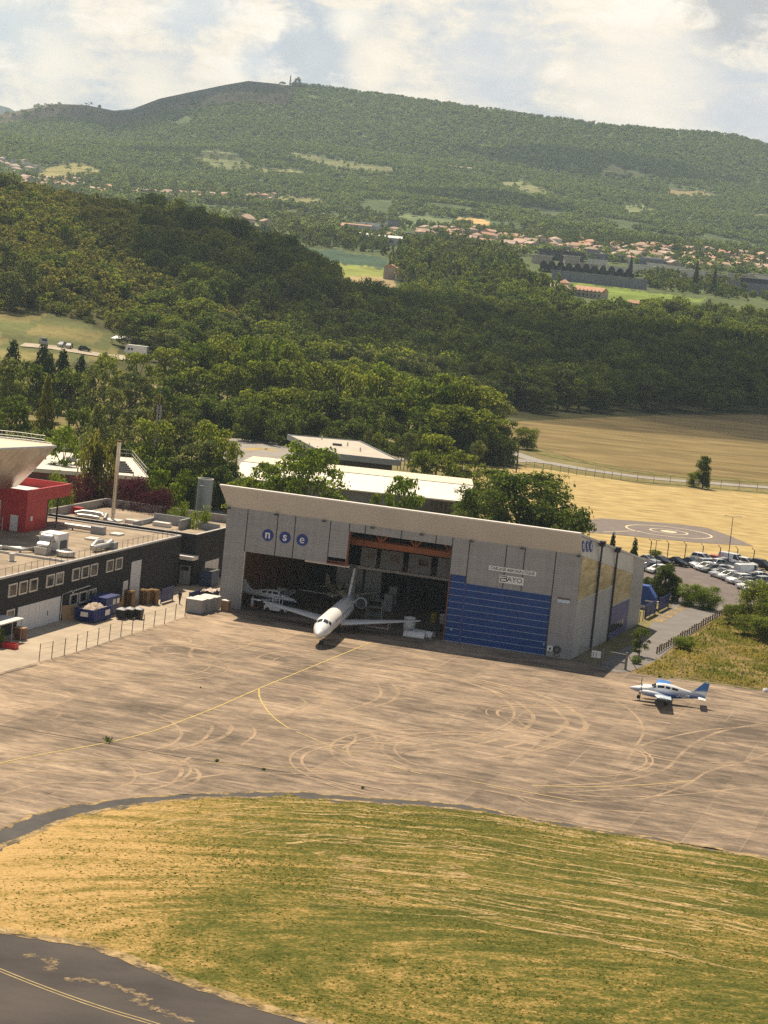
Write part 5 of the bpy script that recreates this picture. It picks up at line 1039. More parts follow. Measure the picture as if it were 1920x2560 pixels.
def wheelie(label, s, t, m, rz=0, group='black rubbish bins in the yard'):
    b = yard('rubbish_bin', label, s, t, 'bin', group, rz); q = MB(); q.box(0, 0, .62, .95, .85, 1.0, taper=1.12); q.build('tub', m, b); q = MB(); q.box(0, 0, 1.18, 1.12, 1.0, .08); q.add([(-.55, -.45, 1.22), (.55, -.45, 1.22), (.55, .45, 1.3), (-.55, .45, 1.3), (0, 0, 1.5)], [(0, 1, 4), (1, 2, 4), (2, 3, 4), (3, 0, 4)]); q.build('lid', M_GREYB, b)
    for dx in (-.38, .38): q = MB(); q.tube([(dx-.05, .3, .1), (dx+.05, .3, .1)], .1, 10); q.build('wheel', M_STEEL, b)
    return b
for k, (s, t) in enumerate(((-5.3, -19.3), (-4.7, -18.1), (-3.9, -17.3))): wheelie(('leftmost', 'middle', 'rightmost')[k]+' of three black bins piled with grey bags in the yard', s, t, M_BLACK)
def pallets(label, s, t, n, rz=0):
    b = yard('pallet_stack', label, s, t, 'pallets', 'stacks of wooden pallets by the black wall', rz)
    q = MB()
    for k in range(n):
        z = k*.15
        for x in (-.55, 0, .55): q.b2(x-.05, -.5, z, x+.05, .5, z+.09)
        for y in np.linspace(-.47, .47, 6): q.b2(-.6, y-.05, z+.092, .6, y+.05, z+.12)
    q.build('slats', M_WOOD, b); return b
pallets('brown pallet stack just right of the closed blue container', -8.9, -12.2, 10, .1); pallets('low rusty pallet stack left of the small white door', -8.6, -13.8, 7, -.2)
pallets('tall pallet stack in front of the tall white door', -8.4, -9.9, 14); pallets('pallet stack beside the blue fence panel, left half', -7.6, -6.7, 13); pallets('pallet stack beside the blue fence panel, right half', -6.9, -5.6, 13)
dk = yard('bush_pot', 'dark leafy clump between the closed container and the pallets', -8.8, -15.4, 'plant'); tm = PROTO['bush'][0]; o = bpy.data.objects.new('crown', tm[0]); COL.objects.link(o); o.parent = dk; o.scale = (1.6, 1.6, 2.0); q = MB(); q.b2(-.5, -.5, 0, .5, .5, .3); q.build('pot', M_RUST, dk)
def blue_panel(label, s0, t0, s1, t1, h=2.0):
    a, b = W(s0, t0), W(s1, t1); f = thing('blue_fence_panel', label, 'fence panel', (a[0], a[1], .045), math.atan2(b[1]-a[1], b[0]-a[0]), 'blue fence panels'); ln = float(np.linalg.norm(b-a))
    q = MB(); q.b2(.06, -.03, .15, ln-.06, .03, h-.1); q.build('sheet', M_BLUE, f)
    for x in (0, ln): q = MB(); q.b2(x-.05, -.05, 0, x+.05, .05, h); q.build('post', M_BLUE, f)
blue_panel('blue fence panel right of the pallets', -6.2, -4.6, -6.2, -.6); blue_panel('blue fence panel left of the grey boxes', -2.6, -4.0, -2.5, -.6)
for k, (s, t) in enumerate(((0.75, -7.2), (1.0, -5.3), (1.2, -3.4))):
    b = yard('grey_cabinet', ('front', 'middle', 'rear')[k]+'most of three grey metal cabinets with pale tops beside the hangar wall' if k != 1 else 'middle one of three grey metal cabinets with pale tops beside the hangar wall', s-1.1, t, 'cabinet', 'grey metal cabinets by the hangar wall')
    q = MB(); q.b2(-1.1, -.8, .08, 1.1, .8, 1.75); q.build('body', M_GREYB, b); q = MB(); q.b2(-1.14, -.84, 1.752, 1.14, .84, 1.83); q.build('lid', M_PALE, b)
    q = MB(); q.b2(1.102, -.35, .5, 1.12, .35, 1.3); q.build('door', M_GALV, b)
b = yard('cardboard_box', 'brown wooden crate with a pale top at the foot of the hangar corner', 2.0, -2.6, 'crate'); q = MB(); q.b2(-.5, -.5, 0, .5, .5, 1.35); q.build('side', M_CARD, b); q = MB(); q.b2(-.52, -.52, 1.352, .52, .52, 1.42); q.build('lid', M_PALE, b)
sk3 = yard('waste_skip', 'dark blue skip filled with pale bags near the hangar corner', -2.2, 2.2, 'skip', rz=R(90)); q = MB(); q.box(0, 0, .75, 2.6, 1.5, 1.3, taper=1.12); q.build('hull', mat('navy_paint', (.02, .03, .075), .55, .2, 1), sk3)
q = MB(); q.loft([[(-1.4+i*.35, -.75+j*.3, 1.4+.35*random.random()) for j in range(6)] for i in range(9)], cap=False, closed=False); q.build('bags', mat('pale_bags', (.52, .42, .36), .8, .5, 3), sk3)
wheelie('black bin heaped with dark bags right beside the dark blue skip', -1.0, 4.6, M_BLACK, group='bins by the hangar corner')
bc = yard('blue_container', 'blue container standing against the wall by the white garage door near the hangar', -7.4, 15.2, 'container', rz=R(90)); q = MB(); q.b2(-1.4, -.9, .1, 1.4, .9, 2.1); q.build('hull', mat('faded_blue', (.035, .06, .13), .6, .2, 1), bc); q = MB(); q.b2(-1.45, -.95, 2.102, 1.45, .95, 2.2); q.build('lid', M_STEEL, bc)
# open shelter at the left edge
shl = yard('shelter', 'small pale roofed shelter with plants at the left edge of the yard', -8.8, -44.4, 'shelter'); q = MB(); q.b2(-2, -3.2, 2.5, 1.2, 2.6, 2.62); q.build('roof', M_PALE, shl)
for x in (-1.8, 1.05):
    for y in (-3, 0, 2.4): q = MB(); q.b2(x-.04, y-.04, 0, x+.04, y+.04, 2.498); q.build('post', M_RAIL, shl)
for s, t, lb in ((-9.3, -45.8, 'yellow green potted bush under the small shelter'), (-8.0, -47.2, 'potted bush at the very left edge below the shelter')):
    pl = yard('potted_plant', lb, s, t, 'plant'); o = bpy.data.objects.new('crown', PROTO['limebush'][0][0]); COL.objects.link(o); o.parent = pl; o.scale = (1.7, 1.7, 1.9); o.location = (0, 0, .3); q = MB(); q.lathe([(0.0, 0), (.4, 0), (.5, .55), (.0, .5)], 12); q.build('pot', M_RUST, pl)
bn = yard('rubbish_bin', 'rusty brown bin by the left end of the white garage door', -8.2, -41.2, 'bin'); q = MB(); q.box(0, 0, .7, 1.0, 1.0, 1.2, taper=1.1); q.build('tub', M_RUST, bn); q = MB(); q.box(0, 0, 1.35, 1.2, 1.2, .08); q.build('lid', M_CARD, bn)
bn = yard('red_crate', 'red crate on the ground at the left edge', -6.6, -46.9, 'crate'); q = MB(); q.b2(-.8, -.5, 0, .8, .5, .06); 
for a in ((-.8, -.5, .8, -.44), (-.8, .44, .8, .5), (-.8, -.44, -.74, .44), (.74, -.44, .8, .44)): q.b2(a[0], a[1], .062, a[2], a[3], .6)
q.build('tray', mat('red_plastic', (.5, .03, .03), .5), bn)
# wire fence between yard and apron: one fence with fourteen posts
FP = [(278, 1700), (368, 1680), (458, 1659), (545, 1630), (615, 1605), (697, 1580), (780, 1552), (862, 1525), (942, 1503), (1022, 1480), (1100, 1452), (1175, 1432), (1250, 1400), (1322, 1380)]
def wire_fence(label, pts, h, pr_=.035, wires=(.5, .9, 1.0), m=M_STEEL, name='wire_fence', bend=0.0):
    p0 = np.array([*pts[0][:2], pts[0][2] if len(pts[0]) > 2 else .04]); f = thing(name, label, 'fence', p0); rel = [np.array([p[0]-p0[0], p[1]-p0[1], (p[2] if len(p) > 2 else .04)-p0[2]]) for p in pts]
    for p in rel:
        q = MB(); path = [(p[0], p[1], p[2]-.05), (p[0]+.03, p[1], p[2]+h)]
        if bend: path.append((p[0]-bend, p[1]-bend*.3, p[2]+h+bend))
        q.tube(path, pr_, 6); q.build('post', m, f)
    q = MB()
    for w_ in wires: q.tube([tuple(p+np.array([0, 0, h*w_])) for p in rel], .008, 4, cap=False)
    if wires: q.build('wire', m, f)
    return f
wire_fence('wire fence on thin rusty posts between the yard and the apron', [G(*c(3, *p)) for p in FP], 2.0, .045, (.35, .7, .97), mat('rusty_post', (.13, .08, .05), .8, .3, 3))

# the person walking to the yard gate
def person(label, p, rz):
    pr = thing('person', label, 'person', p, rz)
    V = {'pel': (0, 0, .95, .15), 'wst': (0, 0, 1.1, .135), 'chs': (.01, 0, 1.32, .17), 'nk0': (0, 0, 1.47, .075), 'nk': (.02, 0, 1.53, .055)}
    E_ = [('pel', 'wst'), ('wst', 'chs'), ('chs', 'nk0'), ('nk0', 'nk')]
    for s, st in ((1, .16), (-1, -.14)):
        V.update({f'h{s}': (0, .1*s, .9, .095), f'k{s}': (st*.6+.04, .1*s, .5, .065), f'a{s}': (st-.03*s, .1*s, .09, .045), f't{s}': (st+.15-.03*s, .11*s, .04, .04), f's{s}': (0, .19*s, 1.43, .07), f'e{s}': (-st*.35-.03, .25*s, 1.16, .048), f'w{s}': (-st*.55+.05, .25*s, .92, .034), f'p{s}': (-st*.6+.07, .25*s, .85, .036)})
        E_ += [('pel', f'h{s}'), (f'h{s}', f'k{s}'), (f'k{s}', f'a{s}'), (f'a{s}', f't{s}'), ('chs', f's{s}'), (f's{s}', f'e{s}'), (f'e{s}', f'w{s}'), (f'w{s}', f'p{s}')]
        px, py, pz = V[f'p{s}'][:3]
        for i, (dx, l_) in enumerate(((-.028, .07), (-.01, .085), (.010, .08), (.028, .06))): V[f'f{s}{i}'] = (px+dx+.01, py, pz-l_, .009); E_.append((f'p{s}', f'f{s}{i}'))
        V[f'th{s}'] = (px+.05, py-.01*s, pz-.035, .010); E_.append((f'p{s}', f'th{s}'))
    names = list(V); me = bpy.data.meshes.new('body'); me.from_pydata([V[k][:3] for k in names], [(names.index(a), names.index(b)) for a, b in E_], [])
    o = bpy.data.objects.new('body', me); COL.objects.link(o); md = o.modifiers.new('skin', 'SKIN'); md.use_smooth_shade = True
    for i, k in enumerate(names): me.skin_vertices[0].data[i].radius = (V[k][3],)*2
    me.skin_vertices[0].data[names.index('pel')].use_root = True
    s_ = o.modifiers.new('sub', 'SUBSURF'); s_.levels = 1; s_.render_levels = 1
    bm_ = bpy.data.meshes.new_from_object(o.evaluated_get(bpy.context.evaluated_depsgraph_get())); o.modifiers.clear(); o.data = bm_; o.parent = pr
    ms_ = [mat('dark_jacket', (.025, .025, .03), .9), mat('dark_trousers', (.03, .032, .045), .9), mat('skin_tone', (.48, .30, .22), .6), mat('dark_shoes', (.015, .015, .015), .6)]
    bm_.materials.clear()
    for x in ms_: bm_.materials.append(x)
    for f in bm_.polygons:
        z = f.center.z; y = abs(f.center.y); f.material_index = 2 if (z > 1.5 or (y > .2 and z < .9)) else 3 if z < .1 else 1 if (z < .96 and y < .2) else 0
        f.use_smooth = True
    q = MB(); q.loft([[(.03+rx*math.cos(a)*1.0+ox, ry*math.sin(a), z) for a in np.linspace(0, 2*math.pi, 12, endpoint=False)] for z, rx, ry, ox in ((1.545, .05, .05, .02), (1.57, .085, .06, .01), (1.62, .095, .07, 0), (1.68, .10, .076, -.01), (1.74, .09, .07, -.01), (1.78, .045, .04, -.01))])
    q.box(.135, 0, 1.655, .03, .025, .04)
    for sy in (-1, 1): q.box(.02, .08*sy, 1.65, .035, .02, .06); q.box(.118, .032*sy, 1.68, .012, .025, .012)
    h_ = q.build('head', ms_[2], pr, True)
    q = MB(); q.loft([[(.01+rx*math.cos(a), ry*math.sin(a), z+(.04 if math.cos(a) > .4 else 0)) for a in np.linspace(0, 2*math.pi, 12, endpoint=False)] for z, rx, ry in ((1.64, .107, .084), (1.70, .112, .088), (1.76, .10, .08), (1.80, .05, .045))]); q.build('hair', mat('dark_hair', (.02, .015, .012), .8), pr, True)
    return pr
pp = G(*c(13, 975, 1405)); person('person in dark clothes walking through the opening between the two blue panels', (pp[0], pp[1], .045), AXA+R(80))
# ================================================================== THE HANGAR
def rib_mat(name, col, pitch=.30, horizontal=True):
    m = bpy.data.materials.new(name); m.use_nodes = True; t = m.node_tree; b = t.nodes['Principled BSDF']
    o_ = N(t, 'ShaderNodeTexCoord').outputs['Object']; s_ = N(t, 'ShaderNodeSeparateXYZ'); t.links.new(o_, s_.inputs[0])
    fr = mth(t, 'FRACT', mth(t, 'MULTIPLY', s_.outputs[2], 1/pitch)); gro = ramp(t, fr, [(0, 0.0), (.12, 1.0), (.80, 1.0), (.95, 0.0)])
    n_ = noise(t, mapping(t, o_, scale=(.25, .25, 1.5)), .8, 7); base = ramp(t, mth(t, 'ADD', mth(t, 'MULTIPLY', n_, .5), mth(t, 'MULTIPLY', noise(t, mapping(t, o_, scale=(1.6, 1.6, .09)), 1.0, 6, .65), .5)), [(.36, tuple(x*.84 for x in col)), (.64, tuple(x*1.12 for x in col))])
    t.links.new(mix(t, mth(t, 'MULTIPLY', mth(t, 'SUBTRACT', 1.0, gro), .28), base, tuple(x*.42 for x in col)), b.inputs['Base Color'])
    b.inputs['Metallic'].default_value = .25; b.inputs['Roughness'].default_value = .5
    bn = N(t, 'ShaderNodeBump'); bn.inputs['Strength'].default_value = .2; bn.inputs['Distance'].default_value = .03; t.links.new(gro, bn.inputs['Height']); t.links.new(bn.outputs[0], b.inputs['Normal'])
    return m
M_RIB = rib_mat('ribbed_cladding', (.315, .318, .325)); M_SEAM = mat('panel_seam', (.05, .05, .05), .8, .2, 2); M_FASC = mat('fascia_cream', (.55, .515, .455), .6, .06, .25, detail=7, stretch=(1, 1, .3))
M_SILV = mat('silver_band', (.47, .475, .47), .45, .12, .5, metal=.2, detail=7); M_FRAME = mat('door_frame_rust', (.22, .075, .04), .7, .2, 1.5); M_BDOOR = mat('door_blue', (.001, .046, .22), .5, .10, .5, stretch=(1, 1, .35), detail=7)
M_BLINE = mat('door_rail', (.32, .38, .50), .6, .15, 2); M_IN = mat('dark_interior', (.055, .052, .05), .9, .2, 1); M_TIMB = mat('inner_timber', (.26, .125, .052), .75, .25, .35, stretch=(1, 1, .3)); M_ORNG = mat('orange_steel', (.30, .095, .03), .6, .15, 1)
M_OFF = mat('office_panel', (.42, .42, .42), .7, .08, 1); M_SIGNW = mat('sign_white', (.78, .78, .76), .6, .04, 1); M_INK = mat('sign_ink', (.03, .035, .06), .6, .05, 1); M_NSE = mat('sign_blue', (.012, .035, .22), .5, .08, 1)
M_ROOFG = mat('roof_sheet', (.55, .54, .52), .6, .1, .4); M_LTPIPE = mat('pipe_dark', (.035, .035, .05), .6, .2, 2)
HG = thing('hangar', 'large grey ribbed aircraft hangar with an open front, cream fascia and blue sliding door', 'hangar', W(0, 0), AXA)
OPN = .0
q = MB()
q.b2(0, 0, 0, 2.85, .4, 13.2); q.b2(2.852, 0, 7.68, 14.15, .4, 13.2); q.b2(14.152, 0, 8.55, 16.68, .4, 13.2); q.b2(16.682, .02, 12.12, 30.38, .4, 13.2)
q.b2(30.382, 0, 8.55, 32.6, .4, 13.2); q.b2(32.602, 0, 7.68, 43.72, .4, 13.2); q.b2(43.722, 0, 0, HL, .4, 13.2)
for x, z0, z1 in ((2.85, 7.7, 13.15), (7.0, 7.7, 13.15), (9.4, 7.7, 13.15), (14.15, 7.7, 13.15), (16.68, 12.1, 13.15), (18.8, 12.15, 13.15), (23.6, 12.15, 13.15), (28.2, 12.15, 13.15), (30.38, 8.6, 13.15), (32.6, 7.7, 13.15), (37.4, 7.7, 13.15), (39.75, 7.7, 13.15), (43.72, 0, 13.15)): q.b2(x-.06, -.02, z0, x+.06, .0-.002, z1, 1)
q.build('front_wall', [M_RIB, M_SEAM], HG)
q = MB()
q.b2(30.55, .12, 0, 43.7, .30, 7.66); q.b2(30.55, .12, 7.662, 32.55, .30, 8.5)
dr = q.build('sliding_door', M_BDOOR, HG)
q = MB()
for k in range(1, 10): q.b2(30.55, .09, k*.845, 43.7, .118, k*.845+.065)
q.b2(30.55, .08, .02, 43.7, .119, .12); q.build('door_rail', M_BLINE, dr)
q = MB(); q.b2(32.45, .075, 0, 32.75, .119, 8.0); q.build('worn_strip', mat('worn_blue', (.05, .075, .24), .6, .5, 1.5), dr)
q = MB(); q.b2(31.2, .05, 1.45, 31.5, .115, 1.7); q.b2(43.3, .05, 1.3, 43.5, .115, 1.6); q.build('handle', M_BLINE, dr)
for x, z0, z1 in ((2.87, 0, 7.66), (16.7, 7.75, 12.1), (30.4, 0, 12.1)): q = MB(); q.b2(x, .02, z0, x+.14, .42, z1); q.build('door_frame', M_FRAME if x > 3 else M_GALV, HG)
q = MB(); q.b2(14.1, .0, 7.62, 16.9, .35, 7.8); q.b2(14.1, -.01, 7.8, 14.2, .3, 8.55); q.b2(16.55, -.01, 7.8, 16.68, .3, 8.55); q.b2(14.2, -.05, 8.0, 16.55, .0, 8.1); q.build('panel_frame', M_FRAME, HG)
q = MB(); q.b2(11.0, .5, 7.4, 17.0, .7, 7.66); q.build('lintel', M_PALE, HG)
# outward leaning cream fascia and roof
q = MB(); q.loft([[(x0, -.02, 13.2), (x0, .25, 13.2), (x1, -1.35, 15.95), (x1, -1.62, 15.9)] for x0, x1 in ((0.0, -.75), (HL, HL-.1))]); q.build('fascia', M_FASC, HG)
q = MB(); q.loft([[(x, -1.66, 15.87), (x, -1.66, 16.05), (x, -1.2, 16.1), (x, -1.2, 15.92)] for x in (-.78, HL-.08)]); q.build('roof_edge', M_PALE, HG)
def sd(t): return HL+.0432*t
RT = [(-1.3, 15.98), (0.3, 15.72), (36.9, 9.2)]
q = MB(); q.loft([[(-.6, t_, z), (sd(max(0, t_))-.05, t_, z), (sd(max(0, t_))-.05, t_, z-.25), (-.6, t_, z-.25)] for t_, z in RT]); q.build('roof', M_ROOFG, HG)
q = MB(); q.loft([[(-.02, t_, 0), (.33, t_, 0), (.33, t_, z), (-.02, t_, z)] for t_, z in ((.4, 15.4), (36.9, 8.9))]); q.build('side_wall', M_RIB, HG)
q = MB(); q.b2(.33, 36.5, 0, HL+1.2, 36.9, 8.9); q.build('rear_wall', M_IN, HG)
# right side: grey lower wall, reflecting glazing, silver band, purple panel, rear block
def bandz(t): return 13.12-.177*t
def spanel(name, t0, t1, zl0, zl1, zu0, zu1, m, off=0.0, parent=HG, thick=.3):
    q = MB(); rings = []
    for t_, a, b in ((t0, zl0, zu0), (t1, zl1, zu1)): x = sd(t_)+off; rings.append([(x-thick, t_, a), (x, t_, a), (x, t_, b), (x-thick, t_, b)])
    q.loft(rings); return q.build(name, m, parent)
M_LOW = mat('lower_wall_grey', (.35, .345, .34), .6, .12, .5, stretch=(1, 1, .4))
spanel('side_wall', .4, 18.6, 0, 0, 7.25, 7.25, M_LOW); spanel('side_wall', 18.602, 19.2, 0, 0, bandz(18.6), bandz(19.2), M_LOW); spanel('side_wall', 29.7, 36.9, 0, 0, bandz(29.7), bandz(36.9), M_RIB, .01)
def glaze_mat():
    m = bpy.data.materials.new('gold_reflection_glazing'); m.use_nodes = True; t = m.node_tree; b = t.nodes['Principled BSDF']
    o_ = N(t, 'ShaderNodeTexCoord').outputs['Object']; n_ = noise(t, mapping(t, o_, scale=(1, .25, 1.2)), .7, 4, .5, .6)
    t.links.new(ramp(t, n_, [(.35, (.36, .30, .17)), (.65, (.56, .50, .36))]), b.inputs['Base Color']); b.inputs['Metallic'].default_value = .7; b.inputs['Roughness'].default_value = .34  # golden reflection of the straw field put into the glass colour
    bn = N(t, 'ShaderNodeBump'); bn.inputs['Strength'].default_value = .25; bn.inputs['Distance'].default_value = .3; t.links.new(n_, bn.inputs['Height']); t.links.new(bn.outputs[0], b.inputs['Normal']); return m
M_GLAZ = glaze_mat()
for t0, t1, z0 in ((.45, 8.4, 7.4), (8.52, 9.6, 7.4), (9.85, 18.5, 7.4), (19.3, 29.5, 4.62)): 
    w_ = spanel('window', t0, t1, z0, z0, bandz(t0)-.02, bandz(t1)-.02, M_GLAZ, .03)
    spanel('sill', t0, t1, z0-.15, z0-.15, z0-.002, z0-.002, M_SILV, .08, w_)
for ta, tb in ((-.05, 9.7), (9.72, 18.7), (18.72, 29.7), (29.72, 36.9)):
    q = MB(); rings = []
    for t_ in (ta, tb):
        zt_ = 15.80-.178*max(t_, 0)-.02; x = sd(max(t_, 0)); rings.append([(x-.2, t_, bandz(t_)), (x+.02, t_, bandz(t_)), (x-.12-.28*(1-max(0, t_)/37), t_-1.25*(1 if t_ < 0 else 0), zt_), (x-.6, t_-1.25*(1 if t_ < 0 else 0), zt_)])
    q.loft(rings); q.build('side_band', M_SILV if ta < 29 else M_RIB, HG)
spanel('lower_panel', 19.22, 29.68, 0, 0, 4.47, 4.47, mat('violet_panel', (.085, .075, .205), .5, .15, .6), .005)
wl = spanel('low_window', 19.6, 27.2, .9, .9, 2.0, 2.0, M_GLASS, .03)
q = MB()
for k in range(1, 6): tk = 19.6+k*1.27; q.b2(sd(tk)-.02, tk-.04, .9, sd(tk)+.08, tk+.04, 2.0)
q.build('mullion', M_LTPIPE, wl)
for t_ in (9.7, 18.7):
    x = sd(t_)+.16; q = MB(); q.tube([(x, t_, 0), (x, t_, 15.5-.178*t_-.3)], .13, 8); q.build('downpipe', M_LTPIPE, HG, True)
    q = MB(); q.box(x, t_, 15.5-.178*t_, .6, .7, .7, taper=1.35); q.build('rain_hopper', M_LTPIPE, HG)
for x in (.25, 6.8, 13.3, 19.8, 26.3, 32.8, 39.4, 46.6):
    q = MB(); q.box(x, -.35, 13.02, .42, .34, .22); q.tube([(x, 0, 13.1), (x, -.35, 13.1)], .04, 6); q.build('floodlight', M_STEEL, HG)
# lettering
for ch_, x in (('n', 5.85), ('s', 8.2), ('e', 10.55)):
    q = MB(); q.lathe([(0, 0), (.76, 0), (.76, .06), (0, .06)], 36); d = q.build('logo_disc', M_NSE, HG, True); d.location = (x, -.005, 10.2); d.rotation_euler = (R(90), 0, 0)
    text_mesh(ch_, 1.55, M_SIGNW, 'letter', d, (0, .08 if ch_ == 's' else .06, .075), 0, 0, .012, .0 if ch_ == 'e' else .03)
for ch_, t_ in (('n', .9), ('s', 3.0), ('e', 4.9)):
    z_ = 14.25-.09*t_; q = MB(); q.lathe([(0, 0), (.72, 0), (.72, .05), (0, .05)], 36); d = q.build('logo_disc', M_NSE, HG, True); d.location = (sd(t_)-.125, t_, z_); d.rotation_euler = (R(81.5), 0, R(88))
    text_mesh(ch_, 1.45, M_SIGNW, 'letter', d, (0, .1, .06), 0, 0, .012, .0)
q = MB(); q.b2(35.38, -.07, 9.76, 41.5, -.022, 10.34); s_ = q.build('name_sign', M_SIGNW, HG); text_mesh('CABLAGE AERONAUTIQUE', .50, M_INK, 'lettering', s_, (38.44, -.075, 10.05), R(90), 0, .006, .006, sx=.93)
q = MB(); q.b2(36.85, -.08, 8.38, 40.0, -.022, 9.36); s_ = q.build('name_sign', M_SIGNW, HG); text_mesh('AYO', .82, M_INK, 'lettering', s_, (38.85, -.085, 8.90), R(90), 0, .006, .004, sx=1.15)
q = MB()                                                   # the flared initial of the same board
def stroke(pts, w_=.11): ribbon_v = [np.array(p) for p in pts]; [q.tube([(a[0], -.085, a[1]), (b_[0], -.085, b_[1])], w_/2, 6) for a, b_ in zip(ribbon_v[:-1], ribbon_v[1:])]
stroke([(36.95, 9.22), (37.75, 9.22), (37.86, 9.13), (37.80, 9.0), (37.35, 8.93)]); stroke([(37.1, 8.93), (37.75, 8.93), (37.88, 8.80), (37.80, 8.64), (37.6, 8.60), (37.02, 8.58), (37.02, 9.0)]); q.build('emblem', M_INK, s_)
q = MB(); q.b2(44.5, -.05, 7.35, 46.1, -.022, 7.62); s_ = q.build('small_sign', mat('sign_dark_print', (.16, .12, .10), .6, .5, 6), HG); q = MB(); q.b2(44.5, -.05, 6.95, 46.1, -.022, 7.345); q.build('lower_panel', mat('sign_pale_blue', (.55, .65, .75), .6, .15, 3), s_)
q = MB(); q.b2(43.95, -.3, .75, 44.65, -.022, 1.4); hb = q.build('hydrant_box', M_SIGNW, HG); q = MB(); q.b2(44.2, -.32, .9, 44.42, -.302, 1.2); q.build('symbol', M_INK, hb)
q = MB(); q.tube([(45.15+.42*math.cos(a), -.16, 1.05+.42*math.sin(a)) for a in np.linspace(0, 6.283, 20)], .09, 8); q.tube([(45.15+.28*math.cos(a), -.2, 1.05+.28*math.sin(a)) for a in np.linspace(0, 6.283, 16)], .07, 8); q.tube([(45.0, -.1, .7), (44.8, -.12, .3), (45.2, -.12, .12), (45.6, -.12, .4)], .04, 6); q.build('hose_reel', M_STEEL, HG, True)
# inside: timber lined left wall, braces, orange truss, mezzanine offices
q = MB(); q.b2(.34, .6, 0, .5, 35, 8.8); q.build('timber_lining', M_TIMB, HG)
for t0, t1 in ((4, 8), (12, 16), (20, 25)):
    q = MB(); q.tube([(.75, t0, 0), (.75, t1, 8.6)], .16, 6); q.build('brace', M_FRAME, HG); q = MB(); q.b2(.5, t0-.6, 0, .95, t0-.2, 11); q.build('inner_column', M_FRAME, HG)
q = MB(); q.b2(.6, 3.8, 10.0, 46.3, 4.2, 10.75); q.b2(.6, 3.85, 13.1, 46.3, 4.15, 13.5)
for k in range(10):
    x = 1.5+k*4.6
    for x2 in (x-2.0, x+2.0): q.tube([(x, 4, 10.7), (x2, 4, 13.2)], .14, 6)
    q.tube([(x, 4, 10.7), (x, 4, 13.2)], .10, 6)
q.build('truss', M_ORNG, HG)
q = MB(); q.b2(.6, 19.8, 8.3, 46.3, 20.2, 8.9); q.build('truss', M_ORNG, HG)
MZ = 5.0
q = MB(); q.b2(12.0, 20.0, MZ-.35, 40, 30, MZ); q.build('mezzanine_floor', M_PALE, HG)
for k, (a, b) in enumerate(((12.4, 14.6), (15.2, 18.4), (19.2, 22.4), (23.3, 27.0))):
    q = MB(); q.b2(a, 20.3, MZ+.05, b, 20.5, MZ+2.6); pn = q.build('office_wall', M_OFF, HG); q = MB(); q.b2(a+(b-a)*.45, 20.24, MZ+1.2, a+(b-a)*.85, 20.298, MZ+2.1); q.build('window', M_GLASS, pn)
q = MB(); q.b2(8.0, 24.0, 0, 14.5, 24.3, 4.5); q.build('partition', M_OFF, HG)
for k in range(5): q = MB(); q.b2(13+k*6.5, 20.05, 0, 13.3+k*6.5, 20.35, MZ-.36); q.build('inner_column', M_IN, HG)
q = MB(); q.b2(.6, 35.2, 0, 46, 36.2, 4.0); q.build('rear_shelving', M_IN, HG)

# ------------------------------------------------------------------ aircraft
M_ACW = mat('aircraft_white', (.80, .79, .77), .32, .05, .6, detail=6); M_ACG = mat('aircraft_grey', (.32, .33, .34), .4, .12, 1, metal=.3); M_CPIT = mat('cockpit_glass', (.02, .024, .03), .08, .2, 2, spec=.7); M_TYRE = mat('tyre_rubber', (.018, .018, .018), .85, .2, 3)
M_ENG = mat('engine_metal', (.12, .12, .125), .45, .3, 2, metal=.6)
class Fus:
    def __init__(s, secs, n=28): s.secs = secs; s.n = n
    def at(s, x):
        S = s.secs
        for (a, b) in zip(S[:-1], S[1:]):
            if b[0] <= x <= a[0]: t_ = (a[0]-x)/(a[0]-b[0]); return tuple(a[i]+(b[i]-a[i])*t_ for i in range(4))
        return S[-1] if x < S[-1][0] else S[0]
    def pt(s, x, ang, off=0.0): _, zc, ry, rz = s.at(x); return (x, (ry+off)*math.cos(ang), zc+(rz+off)*math.sin(ang))
    def body(s, name, m, parent):
        q = MB(); q.loft([[s.pt(x, 2*math.pi*k/s.n) for k in range(s.n)] for x, *_ in s.secs]); return q.build(name, m, parent, True)
    def patch(s, name, m, parent, x0, x1, a0, a1, skew=0.0, off=.014, nx=5, na=5):
        q = MB(); q.loft([[s.pt(x0+(x1-x0)*i/nx+skew*j/na, R(a0+(a1-a0)*j/na), off) for j in range(na+1)] for i in range(nx+1)], cap=False, closed=False); return q.build(name, m, parent, True)
def wing_mesh(root, tip, y0, y1, th0, th1, side):
    """root/tip = (x leading, x trailing, z)"""
    q = MB(); rings = []
    for (xl, xt, z), y, th in ((root, y0, th0), (tip, y1, th1)):
        c_ = xl-xt; pr2 = [(0, 0), (.06, .045), (.25, .075), (.5, .06), (1, .004), (.5, -.03), (.2, -.04), (.05, -.03)]
        rings.append([(xl-c_*a, side*y, z+c_*b*th) for a, b in pr2])
    q.loft(rings); return q
def fin_mesh(pts, th):
    q = MB(); n = len(pts); L_ = [(x, th/2, z) for x, z in pts]+[(x, -th/2, z) for x, z in pts]
    q.add(L_, [tuple(range(n)), tuple(range(n, 2*n))[::-1]]+[(i, i+n, (i+1) % n+n, (i+1) % n) for i in range(n)]); return q
def wheel_at(parent, x, y, r, w_, top, name='landing_gear', two=False):
    q = MB(); q.tube([(x, y, r), (x, y, top)], .05+.03*(r > .3), 8); g_ = q.build(name, M_ACG, parent)
    for dy in ((-.16, .16) if two else (0,)): q = MB(); q.tube([(x, y+dy-w_/2, r), (x, y+dy+w_/2, r)], r, 16); q.build('wheel', M_TYRE, g_, True)
    return g_
